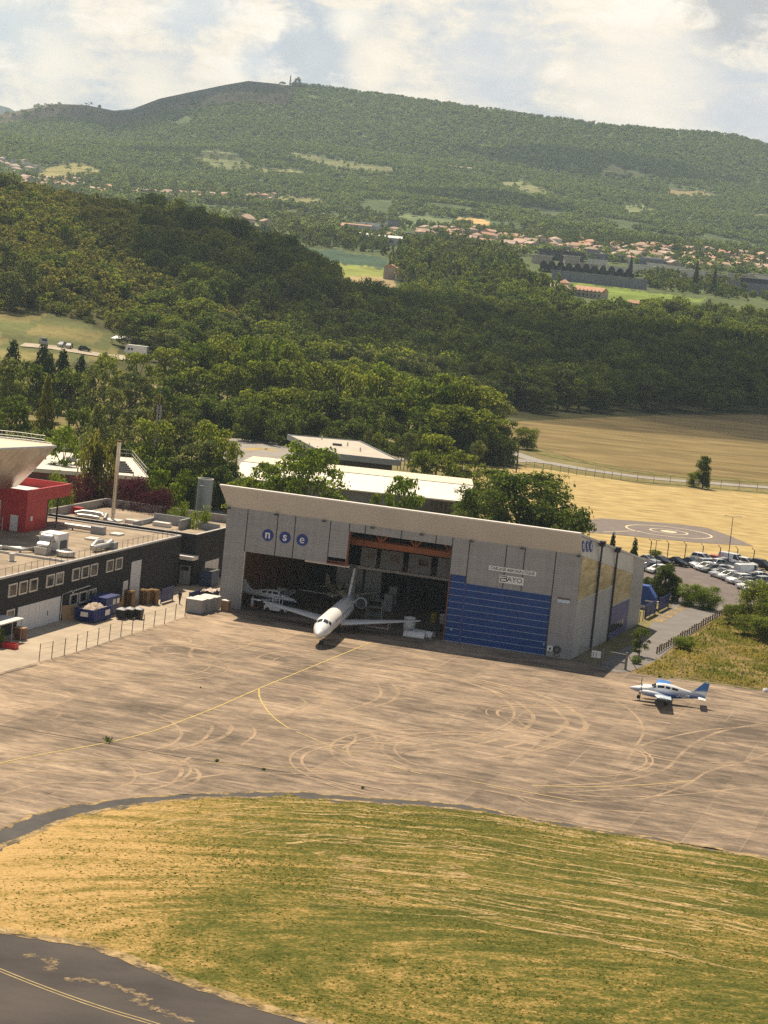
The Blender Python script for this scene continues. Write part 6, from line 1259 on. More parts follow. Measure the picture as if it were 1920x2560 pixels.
def airliner():
    hd = W(20.0, -18.9)-W(17.25, -1.35); p = W(17.25, -1.35); a = thing('jet_airliner', 'white twin engined jet airliner with its nose out of the hangar into the sun', 'airliner', (p[0], p[1], .05), math.atan2(hd[1], hd[0]))
    F = Fus([(17.75, 1.62, .02, .02), (17.6, 1.63, .22, .20), (17.2, 1.68, .45, .42), (16.6, 1.76, .68, .63), (15.9, 1.87, .88, .82), (15.2, 1.98, 1.02, .98), (14.5, 2.10, 1.10, 1.10), (13.7, 2.17, 1.14, 1.14), (12.5, 2.2, 1.14, 1.14), (-1.5, 2.2, 1.14, 1.14), (-3.5, 2.3, 1.04, 1.03), (-5.5, 2.5, .80, .82), (-7.2, 2.75, .48, .55), (-8.6, 2.95, .18, .28)])
    F.body('fuselage', M_ACW, a)
    for a0, a1 in ((52, 86), (94, 128)): F.patch('windscreen', M_CPIT, a, 15.35, 14.62, a0, a1)
    for a0, a1 in ((28, 48), (132, 152)): F.patch('windscreen', M_CPIT, a, 15.0, 14.3, a0, a1)
    for s_ in (1, -1):
        for k in range(11):
            x = 11.6-k*1.12; c_ = 22 if s_ > 0 else 158; F.patch('cabin_window', M_CPIT, a, x, x-.28, c_-7, c_+7, nx=2, na=3)
    F.patch('radome_line', M_ACG, a, 16.62, 16.58, 0, 360, off=.006, nx=1, na=28); F.patch('door', M_ACG, a, 13.6, 13.56, 140, 215, off=.008, nx=1)
    for s_ in (1, -1):
        wing_mesh((5.6, .9, 1.15), (.95, -.35, 2.05), .8, 10.1, 1.0, 1.0, s_).build('wing', mat('wing_grey_white', (.66, .65, .63), .4, .07, .7), a, True)
        if s_ < 0: wheel_at(a, .4, -2.0, .38, .25, 1.4, two=True); continue
        q = MB(); pr2 = [(.30, 2.2), (.62, 2.15), (.80, 1.6), (.80, -.4), (.62, -1.6), (.40, -2.0)]; n = 24
        q.loft([[(-4.4+x, s_*1.98+r_*math.cos(2*math.pi*k/n), 2.95+r_*math.sin(2*math.pi*k/n)) for k in range(n)] for r_, x in pr2[1:]], cap=False)
        e_ = q.build('engine', M_ENG, a, True)
        q = MB(); q.loft([[(-4.4+x, s_*1.98+r_*math.cos(2*math.pi*k/n), 2.95+r_*math.sin(2*math.pi*k/n)) for k in range(n)] for r_, x in ((.80, 1.62), (.74, 2.2), (.62, 2.26), (.58, 2.05))], cap=False); q.build('intake_lip', M_ACG, e_, True)
        q = MB(); q.loft([[(-4.4+x, s_*1.98+r_*math.cos(2*math.pi*k/n), 2.95+r_*math.sin(2*math.pi*k/n)) for k in range(n)] for r_, x in ((.60, 1.7), (.2, 1.72), (.17, 1.9), (.02, 2.2))]); q.build('fan', M_STEEL, e_, True)
        q = MB(); q.box(-4.3, s_*1.2, 2.85, 2.6, .9, .25); q.build('pylon', M_ACW, e_)
        wheel_at(a, .4, s_*2.0, .38, .25, 1.4, two=True)
    fin_mesh([(-3.3, 3.15), (-4.6, 3.5), (-7.35, 6.6), (-8.95, 6.75), (-8.3, 3.1)], .28).build('tail_fin', M_ACW, a)
    wheel_at(a, 14.55, 0, .26, .18, 1.3, two=True)
    q = MB(); q.b2(14.2, -.42, .95, 15.1, -.38, 1.35); q.b2(14.2, .38, .95, 15.1, .42, 1.35); q.build('gear_door', M_ACW, a)
    return a
airliner()
def paint_mat(name, top, bottom, z0, z1, slope=0.0):
    m = bpy.data.materials.new(name); m.use_nodes = True; t = m.node_tree; b = t.nodes['Principled BSDF']
    s_ = N(t, 'ShaderNodeSeparateXYZ'); t.links.new(N(t, 'ShaderNodeTexCoord').outputs['Object'], s_.inputs[0])
    f = mth(t, 'ADD', s_.outputs[2], mth(t, 'MULTIPLY', s_.outputs[0], slope)); f = mth(t, 'MULTIPLY', mth(t, 'SUBTRACT', f, z0), 1/(z1-z0), clamp=True)
    t.links.new(ramp(t, f, [(0.0, bottom), (.55, tuple((x+y)/2.3 for x, y in zip(top, bottom))), (1.0, top)]), b.inputs['Base Color']); b.inputs['Roughness'].default_value = .28; return m
def light_plane(name, label, p, rz, m_body, m_wl, m_wr, m_fin, twin, reg=None, glass=M_CPIT, group=None, scale=1.0):
    a = thing(name, label, 'light aircraft', p, rz, group); a.scale = (scale,)*3
    nose = [(3.95, 1.12, .03, .03), (3.75, 1.12, .16, .14), (3.2, 1.14, .38, .30), (2.4, 1.18, .52, .42), (1.75, 1.24, .59, .50)] if twin else [(3.05, 1.1, .16, .16), (2.95, 1.1, .36, .33), (2.4, 1.12, .48, .42), (1.75, 1.18, .55, .47)]
    F = Fus(nose+[(1.25, 1.34, .61, .66), (.75, 1.42, .61, .80), (.0, 1.44, .61, .84), (-1.0, 1.42, .58, .78), (-1.9, 1.40, .44, .62), (-3.0, 1.40, .28, .44), (-4.0, 1.42, .16, .30), (-4.7, 1.45, .06, .18)], 24)
    F.body('fuselage', m_body, a)
    for a0, a1 in ((50, 88), (92, 130)): F.patch('windscreen', glass, a, 1.5, .98, a0, a1, off=.02)
    for c_, sg in ((34, 1), (146, -1)):
        for x0, x1 in ((.80, .05), (-.12, -.62), (-.85, -1.55)): F.patch('side_window', glass, a, x0, x1, c_-11, c_+11, off=.016)
        F.patch('side_window', glass, a, 1.28, 1.0, c_-10, c_+12, off=.016)
    for s_, mw in ((1, m_wl), (-1, m_wr)):
        wing_mesh((1.25, -.85, .92), (.75, -.78, 1.52), .35, 5.9, 1.0, 1.0, s_).build('wing', mw, a, True)
        wing_mesh((-3.85, -4.75, 1.35), (-3.95, -4.72, 1.38), .05, 2.05, .9, .9, s_).build('tailplane', M_ACW, a, True)
        wheel_at(a, -.35, s_*1.65, .25, .16, .95)
        if twin:
            E2 = Fus([(2.55, 1.18, .14, .14), (2.45, 1.18, .32, .28), (1.9, 1.18, .40, .33), (.9, 1.14, .40, .32), (.1, 1.1, .28, .2), (-.7, 1.08, .1, .06)], 16); q = MB(); q.loft([[(x, y+s_*1.9, z) for x, y, z in (E2.pt(sx[0], 2*math.pi*k/16) for k in range(16))] for sx in E2.secs]); e_ = q.build('engine', m_body, a, True)
            q = MB(); q.loft([[(x, s_*1.9+r_*math.cos(2*math.pi*k/12), 1.18+r_*math.sin(2*math.pi*k/12)) for k in range(12)] for x, r_ in ((2.55, .13), (2.7, .11), (2.85, .02))]); q.build('spinner', M_ACG, e_, True)
            q = MB()
            for d_ in (1, -1): q.add([(2.66, s_*1.9-.05, 1.18), (2.62, s_*1.9+.06, 1.18+d_*.2), (2.60, s_*1.9+.07, 1.18+d_*.8), (2.63, s_*1.9-.0, 1.18+d_*.98), (2.68, s_*1.9-.07, 1.18+d_*.7), (2.64, s_*1.9-.05, 1.18), (2.60, s_*1.9+.06, 1.18+d_*.2), (2.57, s_*1.9+.07, 1.18+d_*.8), (2.60, s_*1.9, 1.18+d_*.98), (2.65, s_*1.9-.07, 1.18+d_*.7)], [(0, 1, 2, 3, 4), (9, 8, 7, 6, 5), (0, 5, 6, 1), (1, 6, 7, 2), (2, 7, 8, 3), (3, 8, 9, 4), (4, 9, 5, 0)])
            q.build('propeller', M_BLACK, e_)
    if not twin:
        q = MB()
        for d_ in (1, -1): q.b2(3.1, -.06, 1.1+min(0, d_*.95), 3.14, .06, 1.1+max(0, d_*.95))
        q.build('propeller', M_BLACK, a); q = MB(); q.loft([[(x, r_*math.cos(2*math.pi*k/12), 1.1+r_*math.sin(2*math.pi*k/12)) for k in range(12)] for x, r_ in ((3.05, .14), (3.25, .1), (3.35, .02))]); q.build('spinner', M_ACW, a, True)
    fin_mesh([(-2.6, 1.75), (-3.35, 1.95), (-4.35, 3.05), (-4.98, 3.05), (-4.75, 1.3), (-3.6, 1.5)], .13).build('tail_fin', m_fin, a)
    wheel_at(a, 2.75 if twin else 2.3, 0, .22, .14, .95)
    if reg:
        y_ = F.pt(-2.05, R(0))[1]; text_mesh(reg, .50, M_SIGNW, 'registration', a, (-2.2, -y_*0+.47, 1.20), R(90), R(176), .03, .006)
    return a
wt = (.80, .79, .77)
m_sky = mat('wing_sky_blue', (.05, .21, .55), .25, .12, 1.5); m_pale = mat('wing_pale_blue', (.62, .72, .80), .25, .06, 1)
ps_ = .5*(G(1573, 1749)+G(1766, 1757)); dv = G(1573, 1747)-G(1766, 1757)
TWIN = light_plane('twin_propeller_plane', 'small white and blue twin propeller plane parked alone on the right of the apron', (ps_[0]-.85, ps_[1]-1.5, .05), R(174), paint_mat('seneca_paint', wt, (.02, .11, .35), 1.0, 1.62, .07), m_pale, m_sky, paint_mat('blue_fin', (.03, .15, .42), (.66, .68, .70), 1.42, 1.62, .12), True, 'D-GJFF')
TWIN.rotation_euler[1] = R(-2.5)
light_plane('light_plane', 'white and dark blue low wing plane just inside the left opening of the hangar', (*W(5.3, 6.2)[:2], .05), AXA+R(-4), paint_mat('dark_band_paint', wt, (.02, .04, .09), 1.12, 1.22), M_ACW, M_ACW, M_ACW, False, group='light aircraft inside the hangar')
light_plane('light_plane', 'cream coloured twin propeller plane standing deep inside the hangar', (*W(10.6, 17.8)[:2], .05), AXA+R(-48), mat('cream_paint', (.72, .66, .50), .35, .08, 1), M_ACW, M_ACW, mat('cream_paint', (.72, .66, .50)), True, group='light aircraft inside the hangar')
# ------------------------------------------------------------------ things standing in the hangar
def inside(name, label, s, t, cat, rz=0.0, group=None): return thing(name, label, cat, W(s, t, .05), AXA+rz, group)
tg = inside('tow_tractor', 'small white tow tractor under the left wing of the jet', 7.3, 2.0, 'tractor'); q = MB(); q.b2(-1.5, -.75, .3, 1.5, .75, .85); q.b2(-1.4, -.7, .85, .2, .7, 1.15); q.build('body', M_WHITE, tg); q = MB()
for x in (-.4, .5):
    for y in (-.6, .6): q.b2(x-.04, y-.04, .86, x+.04, y+.04, 1.9)
q.b2(-.5, -.7, 1.902, .6, .7, 1.97); q.build('cab_frame', M_WHITE, tg)
for x in (-1.0, 1.0):
    for y in (-.7, .7): q = MB(); q.tube([(x, y-.12, .32), (x, y+.12, .32)], .32, 14); q.build('wheel', M_TYRE, tg, True)
sf = inside('work_stand', 'metal work scaffold under the right engine of the jet', 19.6, 5.2, 'scaffold', R(8)); q = MB()
for x in (-1.0, 1.0):
    for y in (-.7, .7): q.tube([(x, y, 0), (x, y, 3.0)], .05, 6)
for z in (.5, 1.3, 2.1, 3.0):
    for y in (-.7, .7): q.tube([(-1, y, z), (1, y, z)], .04, 6)
    for x in (-1, 1): q.tube([(x, -.7, z), (x, .7, z)], .04, 6)
q.build('frame', M_RAIL, sf); q = MB(); q.b2(-1, -.7, 2.1, 1, .7, 2.15); q.b2(-1, -.7, 1.0, 1, .7, 1.05); q.build('platform', M_GREYB, sf)
en = inside('engine_stand', 'cluttered engine stand with pipes and red fittings behind the right wing', 21.4, 1.2, 'engine stand'); q = MB(); q.b2(-1.6, -.6, .15, 1.6, .6, .3)
for x in (-1.5, 1.5):
    for y in (-.5, .5): q.b2(x-.06, y-.06, 0, x+.06, y+.06, 1.0)
q.build('frame', M_GALV, en); q = MB()
for k in range(16): x = random.uniform(-1.4, 1.4); q.box(x, random.uniform(-.4, .4), .3+random.uniform(.1, .35), random.uniform(.15, .5), .3, random.uniform(.2, .5), random.random())
q.build('machinery', M_ENG, en); q = MB()
for x in (-.9, .2, 1.0): q.tube([(x, -.62, .4), (x+.25, -.62, .55)], .09, 8)
q.build('red_fitting', M_RED, en)
dm = inside('engine_cowl', 'white open topped drum standing by the right wing tip of the jet', 25.0, 3.2, 'drum'); q = MB(); q.lathe([(.78, 0), (.78, 1.75), (.70, 1.75), (.70, .1), (0, .1)], 24); q.build('shell', M_WHITE, dm, True); q = MB(); q.lathe([(.81, 1.5), (.81, 1.6)], 24); q.lathe([(.81, .2), (.81, .3)], 24); q.build('hoop', M_GREYB, dm, True)
for k, (s, t, rz, lb) in enumerate(((26.9, -.7, 4, 'front one of two white half round cowlings lying at the hangar door'), (27.6, .9, -6, 'rear one of two white half round cowlings lying at the hangar door'))):
    cw = inside('cowling', lb, s, t, 'cowling', R(rz), 'engine cowlings on the floor'); q = MB(); n = 16
    q.loft([[(x, .72*math.cos(math.pi*i/n), .75*math.sin(math.pi*i/n)) for i in range(n+1)]+[(x, .66*math.cos(math.pi*i/n), .69*math.sin(math.pi*i/n)) for i in range(n, -1, -1)] for x in (-1.35, -1.0, 1.0, 1.35)]); q.build('shell', M_WHITE, cw, True)
    q = MB(); q.b2(-1.3, -.72, 0, 1.3, -.66, .08); q.build('edge_trim', M_GREYB, cw)
q = None
for s, t, m, lb in ((25.6, 12.5, mat('yellow_drum', (.5, .38, .04), .5), 'yellow drum standing in the dark of the hangar'), (26.8, 12.7, M_PALE, 'pale drum next to the yellow one in the dark of the hangar'), (28.0, 12.9, M_PALE, 'second pale drum, furthest right in the dark of the hangar')):
    d = inside('drum', lb, s, t, 'drum', 0, 'drums in the hangar'); q = MB(); q.lathe([(.42, 0), (.42, 1.25), (.38, 1.28), (0, 1.28)], 20); q.build('barrel', m, d, True); q = MB(); q.lathe([(.45, .4), (.45, .46)], 20); q.lathe([(.45, .85), (.45, .91)], 20); q.build('hoop', M_STEEL, d, True)
cb = inside('tool_cabinet', 'white tool cabinet against the right jamb of the hangar opening', 29.7, 6.4, 'cabinet'); q = MB(); q.b2(-.6, -.4, .1, .6, .4, 1.6); q.build('body', M_WHITE, cb)
for k in range(3): q = MB(); q.b2(-.55, -.43, .25+k*.42, .55, -.402, .6+k*.42); q.build('drawer', M_OFF, cb)
wb_ = inside('work_table', 'dark metal work table behind the white cowlings', 27.4, 5.6, 'table'); q = MB(); q.b2(-1, -.5, .9, 1, .5, 1.0); q.build('top', M_STEEL, wb_)
for x in (-.9, .9):
    for y in (-.4, .4): q = MB(); q.b2(x-.04, y-.04, 0, x+.04, y+.04, .9); q.build('leg', M_STEEL, wb_)
for s, t, h, m, lb in ((4.4, 12.0, 1.7, M_PALE, 'pale cabinet at the timber wall behind the low wing plane'), (17.2, 21.5, 2.6, M_GREYB, 'tall grey locker under the mezzanine left of the tail fin'), (18.4, 15.5, 2.4, M_GREYB, 'grey crate beside the tail of the jet'), (10.6, 22.6, 2.0, M_PALE, 'pale cupboard in front of the white partition')):
    cb = inside('locker', lb, s, t, 'locker'); q = MB(); q.b2(-.6, -.4, .08, .6, .4, h); q.build('body', m, cb); q = MB(); q.b2(-.55, -.43, .15, -.03, -.402, h-.08); q.b2(.03, -.43, .15, .55, -.402, h-.08); q.build('door', m, cb)
tj = inside('trolley_jack', 'orange trolley jack near the left jamb of the hangar', 4.4, 1.8, 'jack'); q = MB(); q.tube([(-.7, 0, .2), (.5, 0, .25)], .12, 8); q.tube([(.4, 0, .25), (1.1, 0, 1.1)], .05, 8); q.build('arm', M_ORNG, tj); q = MB()
for x in (-.6, .4): q.tube([(x, -.3, .12), (x, .3, .12)], .12, 10)
q.build('wheel', M_TYRE, tj)
gb = inside('gas_bottle', 'pale gas bottle by the left jamb of the hangar', 3.6, 2.8, 'gas bottle'); q = MB(); q.lathe([(0, 0), (.2, 0), (.2, 1.2), (.08, 1.4), (.06, 1.55), (0, 1.55)], 16); q.build('cylinder', M_PALE, gb, True); q = MB(); q.box(0, 0, 1.62, .16, .1, .12); q.build('valve', M_STEEL, gb)
# ================================================================== BEHIND AND RIGHT OF THE HANGAR
# flat roofed building
fc = [G(*c(7, *p), 5.0)[:2] for p in ((345, 540), (740, 575), (968, 685), (545, 640))]; ctr_ = sum(fc)/4
fb = thing('flat_roof_building', 'low building with a wide beige flat roof and grey edge below the grove', 'building', (ctr_[0], ctr_[1], 0)); rel = [tuple(p-ctr_) for p in fc]
q = MB(); q.prism([(x*.86, y*.86) for x, y in rel], 0, 4.0); q.build('wall', mat('dark_facade', (.06, .055, .05), .6, .3, .6), fb)
q = MB(); q.prism(rel, 4.0, 5.0); q.build('roof_slab', mat('roof_edge_grey', (.27, .28, .29), .6, .12, .5), fb)
q = MB(); q.prism([(x*.93, y*.955) for x, y in rel], 5.002, 5.06); q.build('roof_membrane', mat('roof_beige', (.46, .42, .35), .9, .1, .3), fb)
q = MB(); 
for i in range(4):
    a, b = np.array(rel[i]), np.array(rel[(i+1) % 4]); q.tube([(*(a*.985), 5.1), (*(b*.985), 5.1)], .16, 4)
q.build('roof_kerb', mat('kerb_grey', (.24, .25, .26), .6), fb)
q = MB(); q.b2(-2.2, 2.0, 5.06, -.2, 3.2, 5.5); q.build('roof_hatch', M_STEEL, fb)
for k, (x, y) in enumerate(((-5, 14), (4, -6), (1, 4))): q = MB(); q.tube([(x, y, 5.06), (x, y, 5.9)], .15, 8); q.build('vent_pipe', M_GALV, fb)
q = MB()
for k in range(10):
    a, b = np.array(rel[3])*.86, np.array(rel[2])*.86; p0 = a+(b-a)*(k+.1)/10; p1 = a+(b-a)*(k+.85)/10; q.add([(*p0, 1.0), (*p1, 1.0), (*p1, 3.4), (*p0, 3.4), *[(p[0], p[1]-.03, z) for p, z in ((p0, 1.0), (p1, 1.0), (p1, 3.4), (p0, 3.4))]], [(4, 5, 6, 7)])
q.build('window_strip', M_GLASS, fb)
# long white roof
wf = thing('long_white_building', 'long low building with a white two sided metal roof behind the hangar', 'building', (0, 412, 0), R(-2.0)); M_WR = mat('white_roof_sheet', (.74, .69, .60), .6, .1, .25, detail=7); M_WR2 = mat('stained_roof_sheet', (.66, .58, .44), .65, .2, .6, stretch=(2.5, .3, 1), detail=7)
q = MB(); q.b2(-26, -7, 0, 13.0, 24, 5.0); q.build('wall', mat('grey_wall', (.22, .22, .23), .8, .15, .5), wf)
def slab(pts, th=.2): 
    q = MB(); n = len(pts); q.add(list(pts)+[(x, y, z-th) for x, y, z in pts], [tuple(range(n)), tuple(range(n, 2*n))[::-1]]+[(i, i+n, (i+1) % n+n, (i+1) % n) for i in range(n)]); return q
slab([(-27, -9.5, 5.3), (13.6, -9.5, 5.3), (15.7, 3.0, 7.0), (-27, 3.0, 7.0)]).build('front_roof', M_WR, wf); slab([(-27, 3.01, 7.0), (15.7, 3.01, 7.0), (15.3, 24, 6.2), (-27, 24, 6.2)]).build('rear_roof', M_WR2, wf)
q = MB(); q.tube([(-27, 3, 7.03), (15.7, 3, 7.03)], .09, 6); q.build('ridge_cap', M_GREYB, wf)
for k in range(14): q = MB(); q.b2(.5+k*.86, -7.08, .8, 1.2+k*.86, -7.001, 4.6); q.build('window', M_GLASS, wf)
q = MB(); q.b2(13.001, -6, 0, 13.2, 20, 5.6); q.build('gable', M_WHITE, wf)
lb_ = thing('low_white_annex', 'white and red low annex roof peeking over the hangar fascia', 'building', (-6, 372, 0), R(-6)); q = MB(); q.b2(-8, -3, 0, 12, 3, 4.4); q.build('wall', M_WHITE, lb_); q = MB(); q.b2(-8.3, -3.3, 4.402, 3, 3.3, 4.8); q.build('roof', M_WHITE, lb_); q = MB(); q.b2(3.002, -3.3, 4.402, 12.3, 3.3, 4.8); q.build('red_roof', mat('red_roof', (.45, .12, .08), .7), lb_)
# curved concrete fence posts behind the flat roof, tall posts at the car park, poles
def bent_fence(label, pts, h, nm='security_fence'): return wire_fence(label, pts, h, .09, (.3, .55, .8, .98), mat('grey_concrete_post', (.12, .115, .105), .9, .2, 2), nm, bend=.45)
bent_fence('short fence of bent topped posts right of the flat roofed building', [(*G(*c(7, x, y))[:2], .05) for x, y in ((945, 728), (962, 730), (980, 732), (1000, 734), (1020, 736), (1040, 738))], 3.6)
bent_fence('tall security fence of bent topped posts behind the car park', [(*G(*c(15, x, y))[:2], .05) for x, y in ((215, 262), (425, 285), (637, 300), (848, 320), (1058, 340), (1268, 355), (1470, 372), (1680, 392))], 2.75)
def pole(label, px, pytop, pybot, group='wooden poles by the road'):
    b = G(px, pybot); h = atY(px, pytop, b[1])[2]; t_ = thing('utility_pole', label, 'pole', (b[0], b[1], .05), 0, group); q = MB(); q.tube([(0, 0, 0), (0, 0, h)], [.16, .11], 8); q.build('shaft', mat('pole_wood', (.06, .05, .04), .9, .2, 3), t_); q = MB(); q.b2(-.5, -.05, h-.5, .5, .05, h-.38); q.build('crossarm', M_STEEL, t_)
pole('tall dark pole at the bend of the road by the leaning bush', 1290, 1112, 1182); pole('dark pole left of the tall one by the road', 1260, 1140, 1172); pole('short pole between the trees near the road bend', 1238, 1140, 1170)
bl = G(1817, 1424); lamp('tall double armed lamp post rising over the car park', (bl[0], bl[1], .05), atY(1830, 1293, bl[1])[2], .95, .1, True)
b2_ = G(1636, 1400); lamp('thin short lamp post at the left of the car park fence', (b2_[0], b2_[1], .05), atY(1640, 1352, b2_[1])[2], .25, 0, True)
b3 = G(1630, 1505); lamp('slender lamp post beside the dense upright shrub', (b3[0], b3[1], .05), atY(1636, 1392, b3[1])[2], .4, 0)
wire_fence('long wire fence beside the pale road above the straw field', [(*G(*c(8, x, y))[:2], .05) for x, y in ((60, 500), (130, 512), (180, 517), (230, 524), (285, 532), (335, 538), (390, 545), (440, 551), (490, 557), (545, 564), (600, 572), (655, 578), (705, 584), (760, 590), (860, 598), (960, 606), (1060, 612), (1160, 620), (1260, 628), (1370, 636), (1480, 646), (1590, 656), (1700, 668))], 1.9, .05, (.35, .7, .97), M_STEEL, 'field_fence')
wire_fence('wire fence on thin posts along the meadow behind the parked twin propeller plane', [(*G(*c(4, x, y))[:2], .05) for x, y in ((535, 1750), (803, 1803), (1090, 1838), (1385, 1887), (1690, 1935))], 1.95, .03, (.5, .97), mat('pale_post', (.26, .22, .15), .8), 'meadow_fence')
# rustic wooden fence by the access road
wfn = [G(*c(4, 560+(1245-560)*k/30, 1563+(1150-1563)*k/30)) for k in range(31)]
p0 = wfn[0]; f = thing('wooden_fence', 'low rustic wooden post fence along the access road', 'fence', (p0[0], p0[1], .05)); M_OLDW = mat('old_fence_wood', (.15, .11, .07), .95, .3, 4)
for k, p in enumerate(wfn):
    d = p-p0; q = MB(); q.tube([(d[0], d[1], 0), (d[0]+.03*math.sin(k*2.1), d[1], .95+.1*math.sin(k*1.3))], .10, 6); q.build('post', M_OLDW, f)
q = MB(); q.tube([(p[0]-p0[0], p[1]-p0[1], .72+.03*math.sin(k)) for k, p in enumerate(wfn)], .06, 6); q.build('rail', M_OLDW, f)
# gate and mesh fence at the hangar corner
gp = [G(*c(2, x, y)) for x, y in ((1172, 1042), (1318, 1066), (1466, 1094))]
M_RAIL = mat('gate_steel', (.17, .17, .165), .5, .15, 2, metal=.3)
gt = thing('mesh_gate', 'grey metal mesh gate with two thick posts at the hangar corner', 'gate', (gp[0][0], gp[0][1], .05)); rl = [p-gp[0] for p in gp]
for i, (r1, w_) in enumerate(zip(rl, (.05, .12, .14))): q = MB(); q.box(r1[0], r1[1], 1.0, w_*2, w_*2, 2.0+.25*(i > 0)); q.build('post', M_RAIL, gt)
for a, b in ((0, 1), (1, 2)):
    A_, B_2 = rl[a], rl[b]; q = MB(); q.tube([(*A_[:2], 1.85), (*B_2[:2], 1.85)], .04, 6); q.tube([(*A_[:2], .15), (*B_2[:2], .15)], .04, 6)
    for k in range(1, 30): m_ = A_+(B_2-A_)*k/30; q.tube([(m_[0], m_[1], .15), (m_[0], m_[1], 1.85)], .014, 4)
    q.build('mesh_panel', M_RAIL, gt)
q = MB(); m_ = rl[0]+(rl[1]-rl[0])*.72; q.box(m_[0], m_[1]-.06, 1.25, 1.2, .03, .85, math.atan2(rl[1][1], rl[1][0])); sp = q.build('sign_plate', M_SIGNW, gt)
q = MB()
for k in (-.35, 0, .35): q.box(m_[0]+k, m_[1]-.09-k*.28, 1.25, .12, .02, .5, math.atan2(rl[1][1], rl[1][0]))
q.build('print', M_GREYB, sp)
br_ = thing('brace_post', 'slanting metal brace beside the right post of the gate', 'brace', (gp[2][0], gp[2][1], .05)); q = MB(); q.tube([(.1, 0, 1.9), (1.5, -.4, 0)], .05, 6); q.build('strut', M_RAIL, br_)
# blue plant by the rear corner of the hangar
bp = G(*c(4, 455, 1130)); bt = thing('blue_hopper', 'blue steel box with a slanted top behind the hangar corner', 'machine', (bp[0], bp[1]+2.5, .05), AXA); q = MB()
q.add([(-1.4, -1, 0), (1.6, -1, 0), (1.6, 1, 0), (-1.4, 1, 0), (-1.4, -1, 3.3), (.4, -1, 3.3), (.4, 1, 3.3), (-1.4, 1, 3.3), (1.6, -1, 1.7), (1.6, 1, 1.7)], [(3, 2, 1, 0), (4, 5, 6, 7), (0, 1, 8, 5, 4), (2, 3, 7, 6, 9), (1, 2, 9, 8), (5, 8, 9, 6), (3, 0, 4, 7)]); q.build('body', mat('mid_blue_paint', (.02, .07, .30), .45), bt); q = MB(); q.b2(-1.5, -1.1, .0, 1.7, -1.0, .5); q.b2(.2, -1.3, 1.1, 2.4, -1.02, 1.3); q.build('shelf', M_PALE, bt)
blue_panel('blue fence panel nearest the hangar beside the access road', 0, 0, 1, 1)
bpn = [o for o in COL.objects if o.get('label') == 'blue fence panel nearest the hangar beside the access road'][0]; a_ = G(*c(4, 440, 1215)); b_ = G(*c(4, 540, 1165)); bpn.location = (a_[0], a_[1], .05); bpn.rotation_euler = (0, 0, math.atan2(b_[1]-a_[1], b_[0]-a_[0])); bpn.scale = (float(np.linalg.norm(b_-a_))/math.sqrt(2), 1, 1.05)
bp2 = dup(bpn, (*G(*c(4, 575, 1150))[:2], .05), label='blue fence panel farther along beside the access road')
wire_fence('dark short fence at the rear hangar corner before the blue panels', [(*G(*c(4, x, y))[:2], .05) for x, y in ((385, 1255), (420, 1235), (450, 1215), (490, 1190), (530, 1170))], 1.6, .05, (.4, .95), M_LTPIPE, 'low_fence')
rk_ = G(1915, 1730); ro = thing('bucket', 'small white heap of sheeting at the right edge of the apron', 'sheeting', (rk_[0], rk_[1], .05)); q = MB(); q.loft([[(math.cos(a)*r_*.55, math.sin(a)*r_*.35, z*.6+.08*math.sin(3*a)) for a in np.linspace(0, 6.283, 12, endpoint=False)] for r_, z in ((.9, 0), (.8, .35), (.4, .6), (.1, .62))]); q.build('sheet', M_WHITE, ro, True)

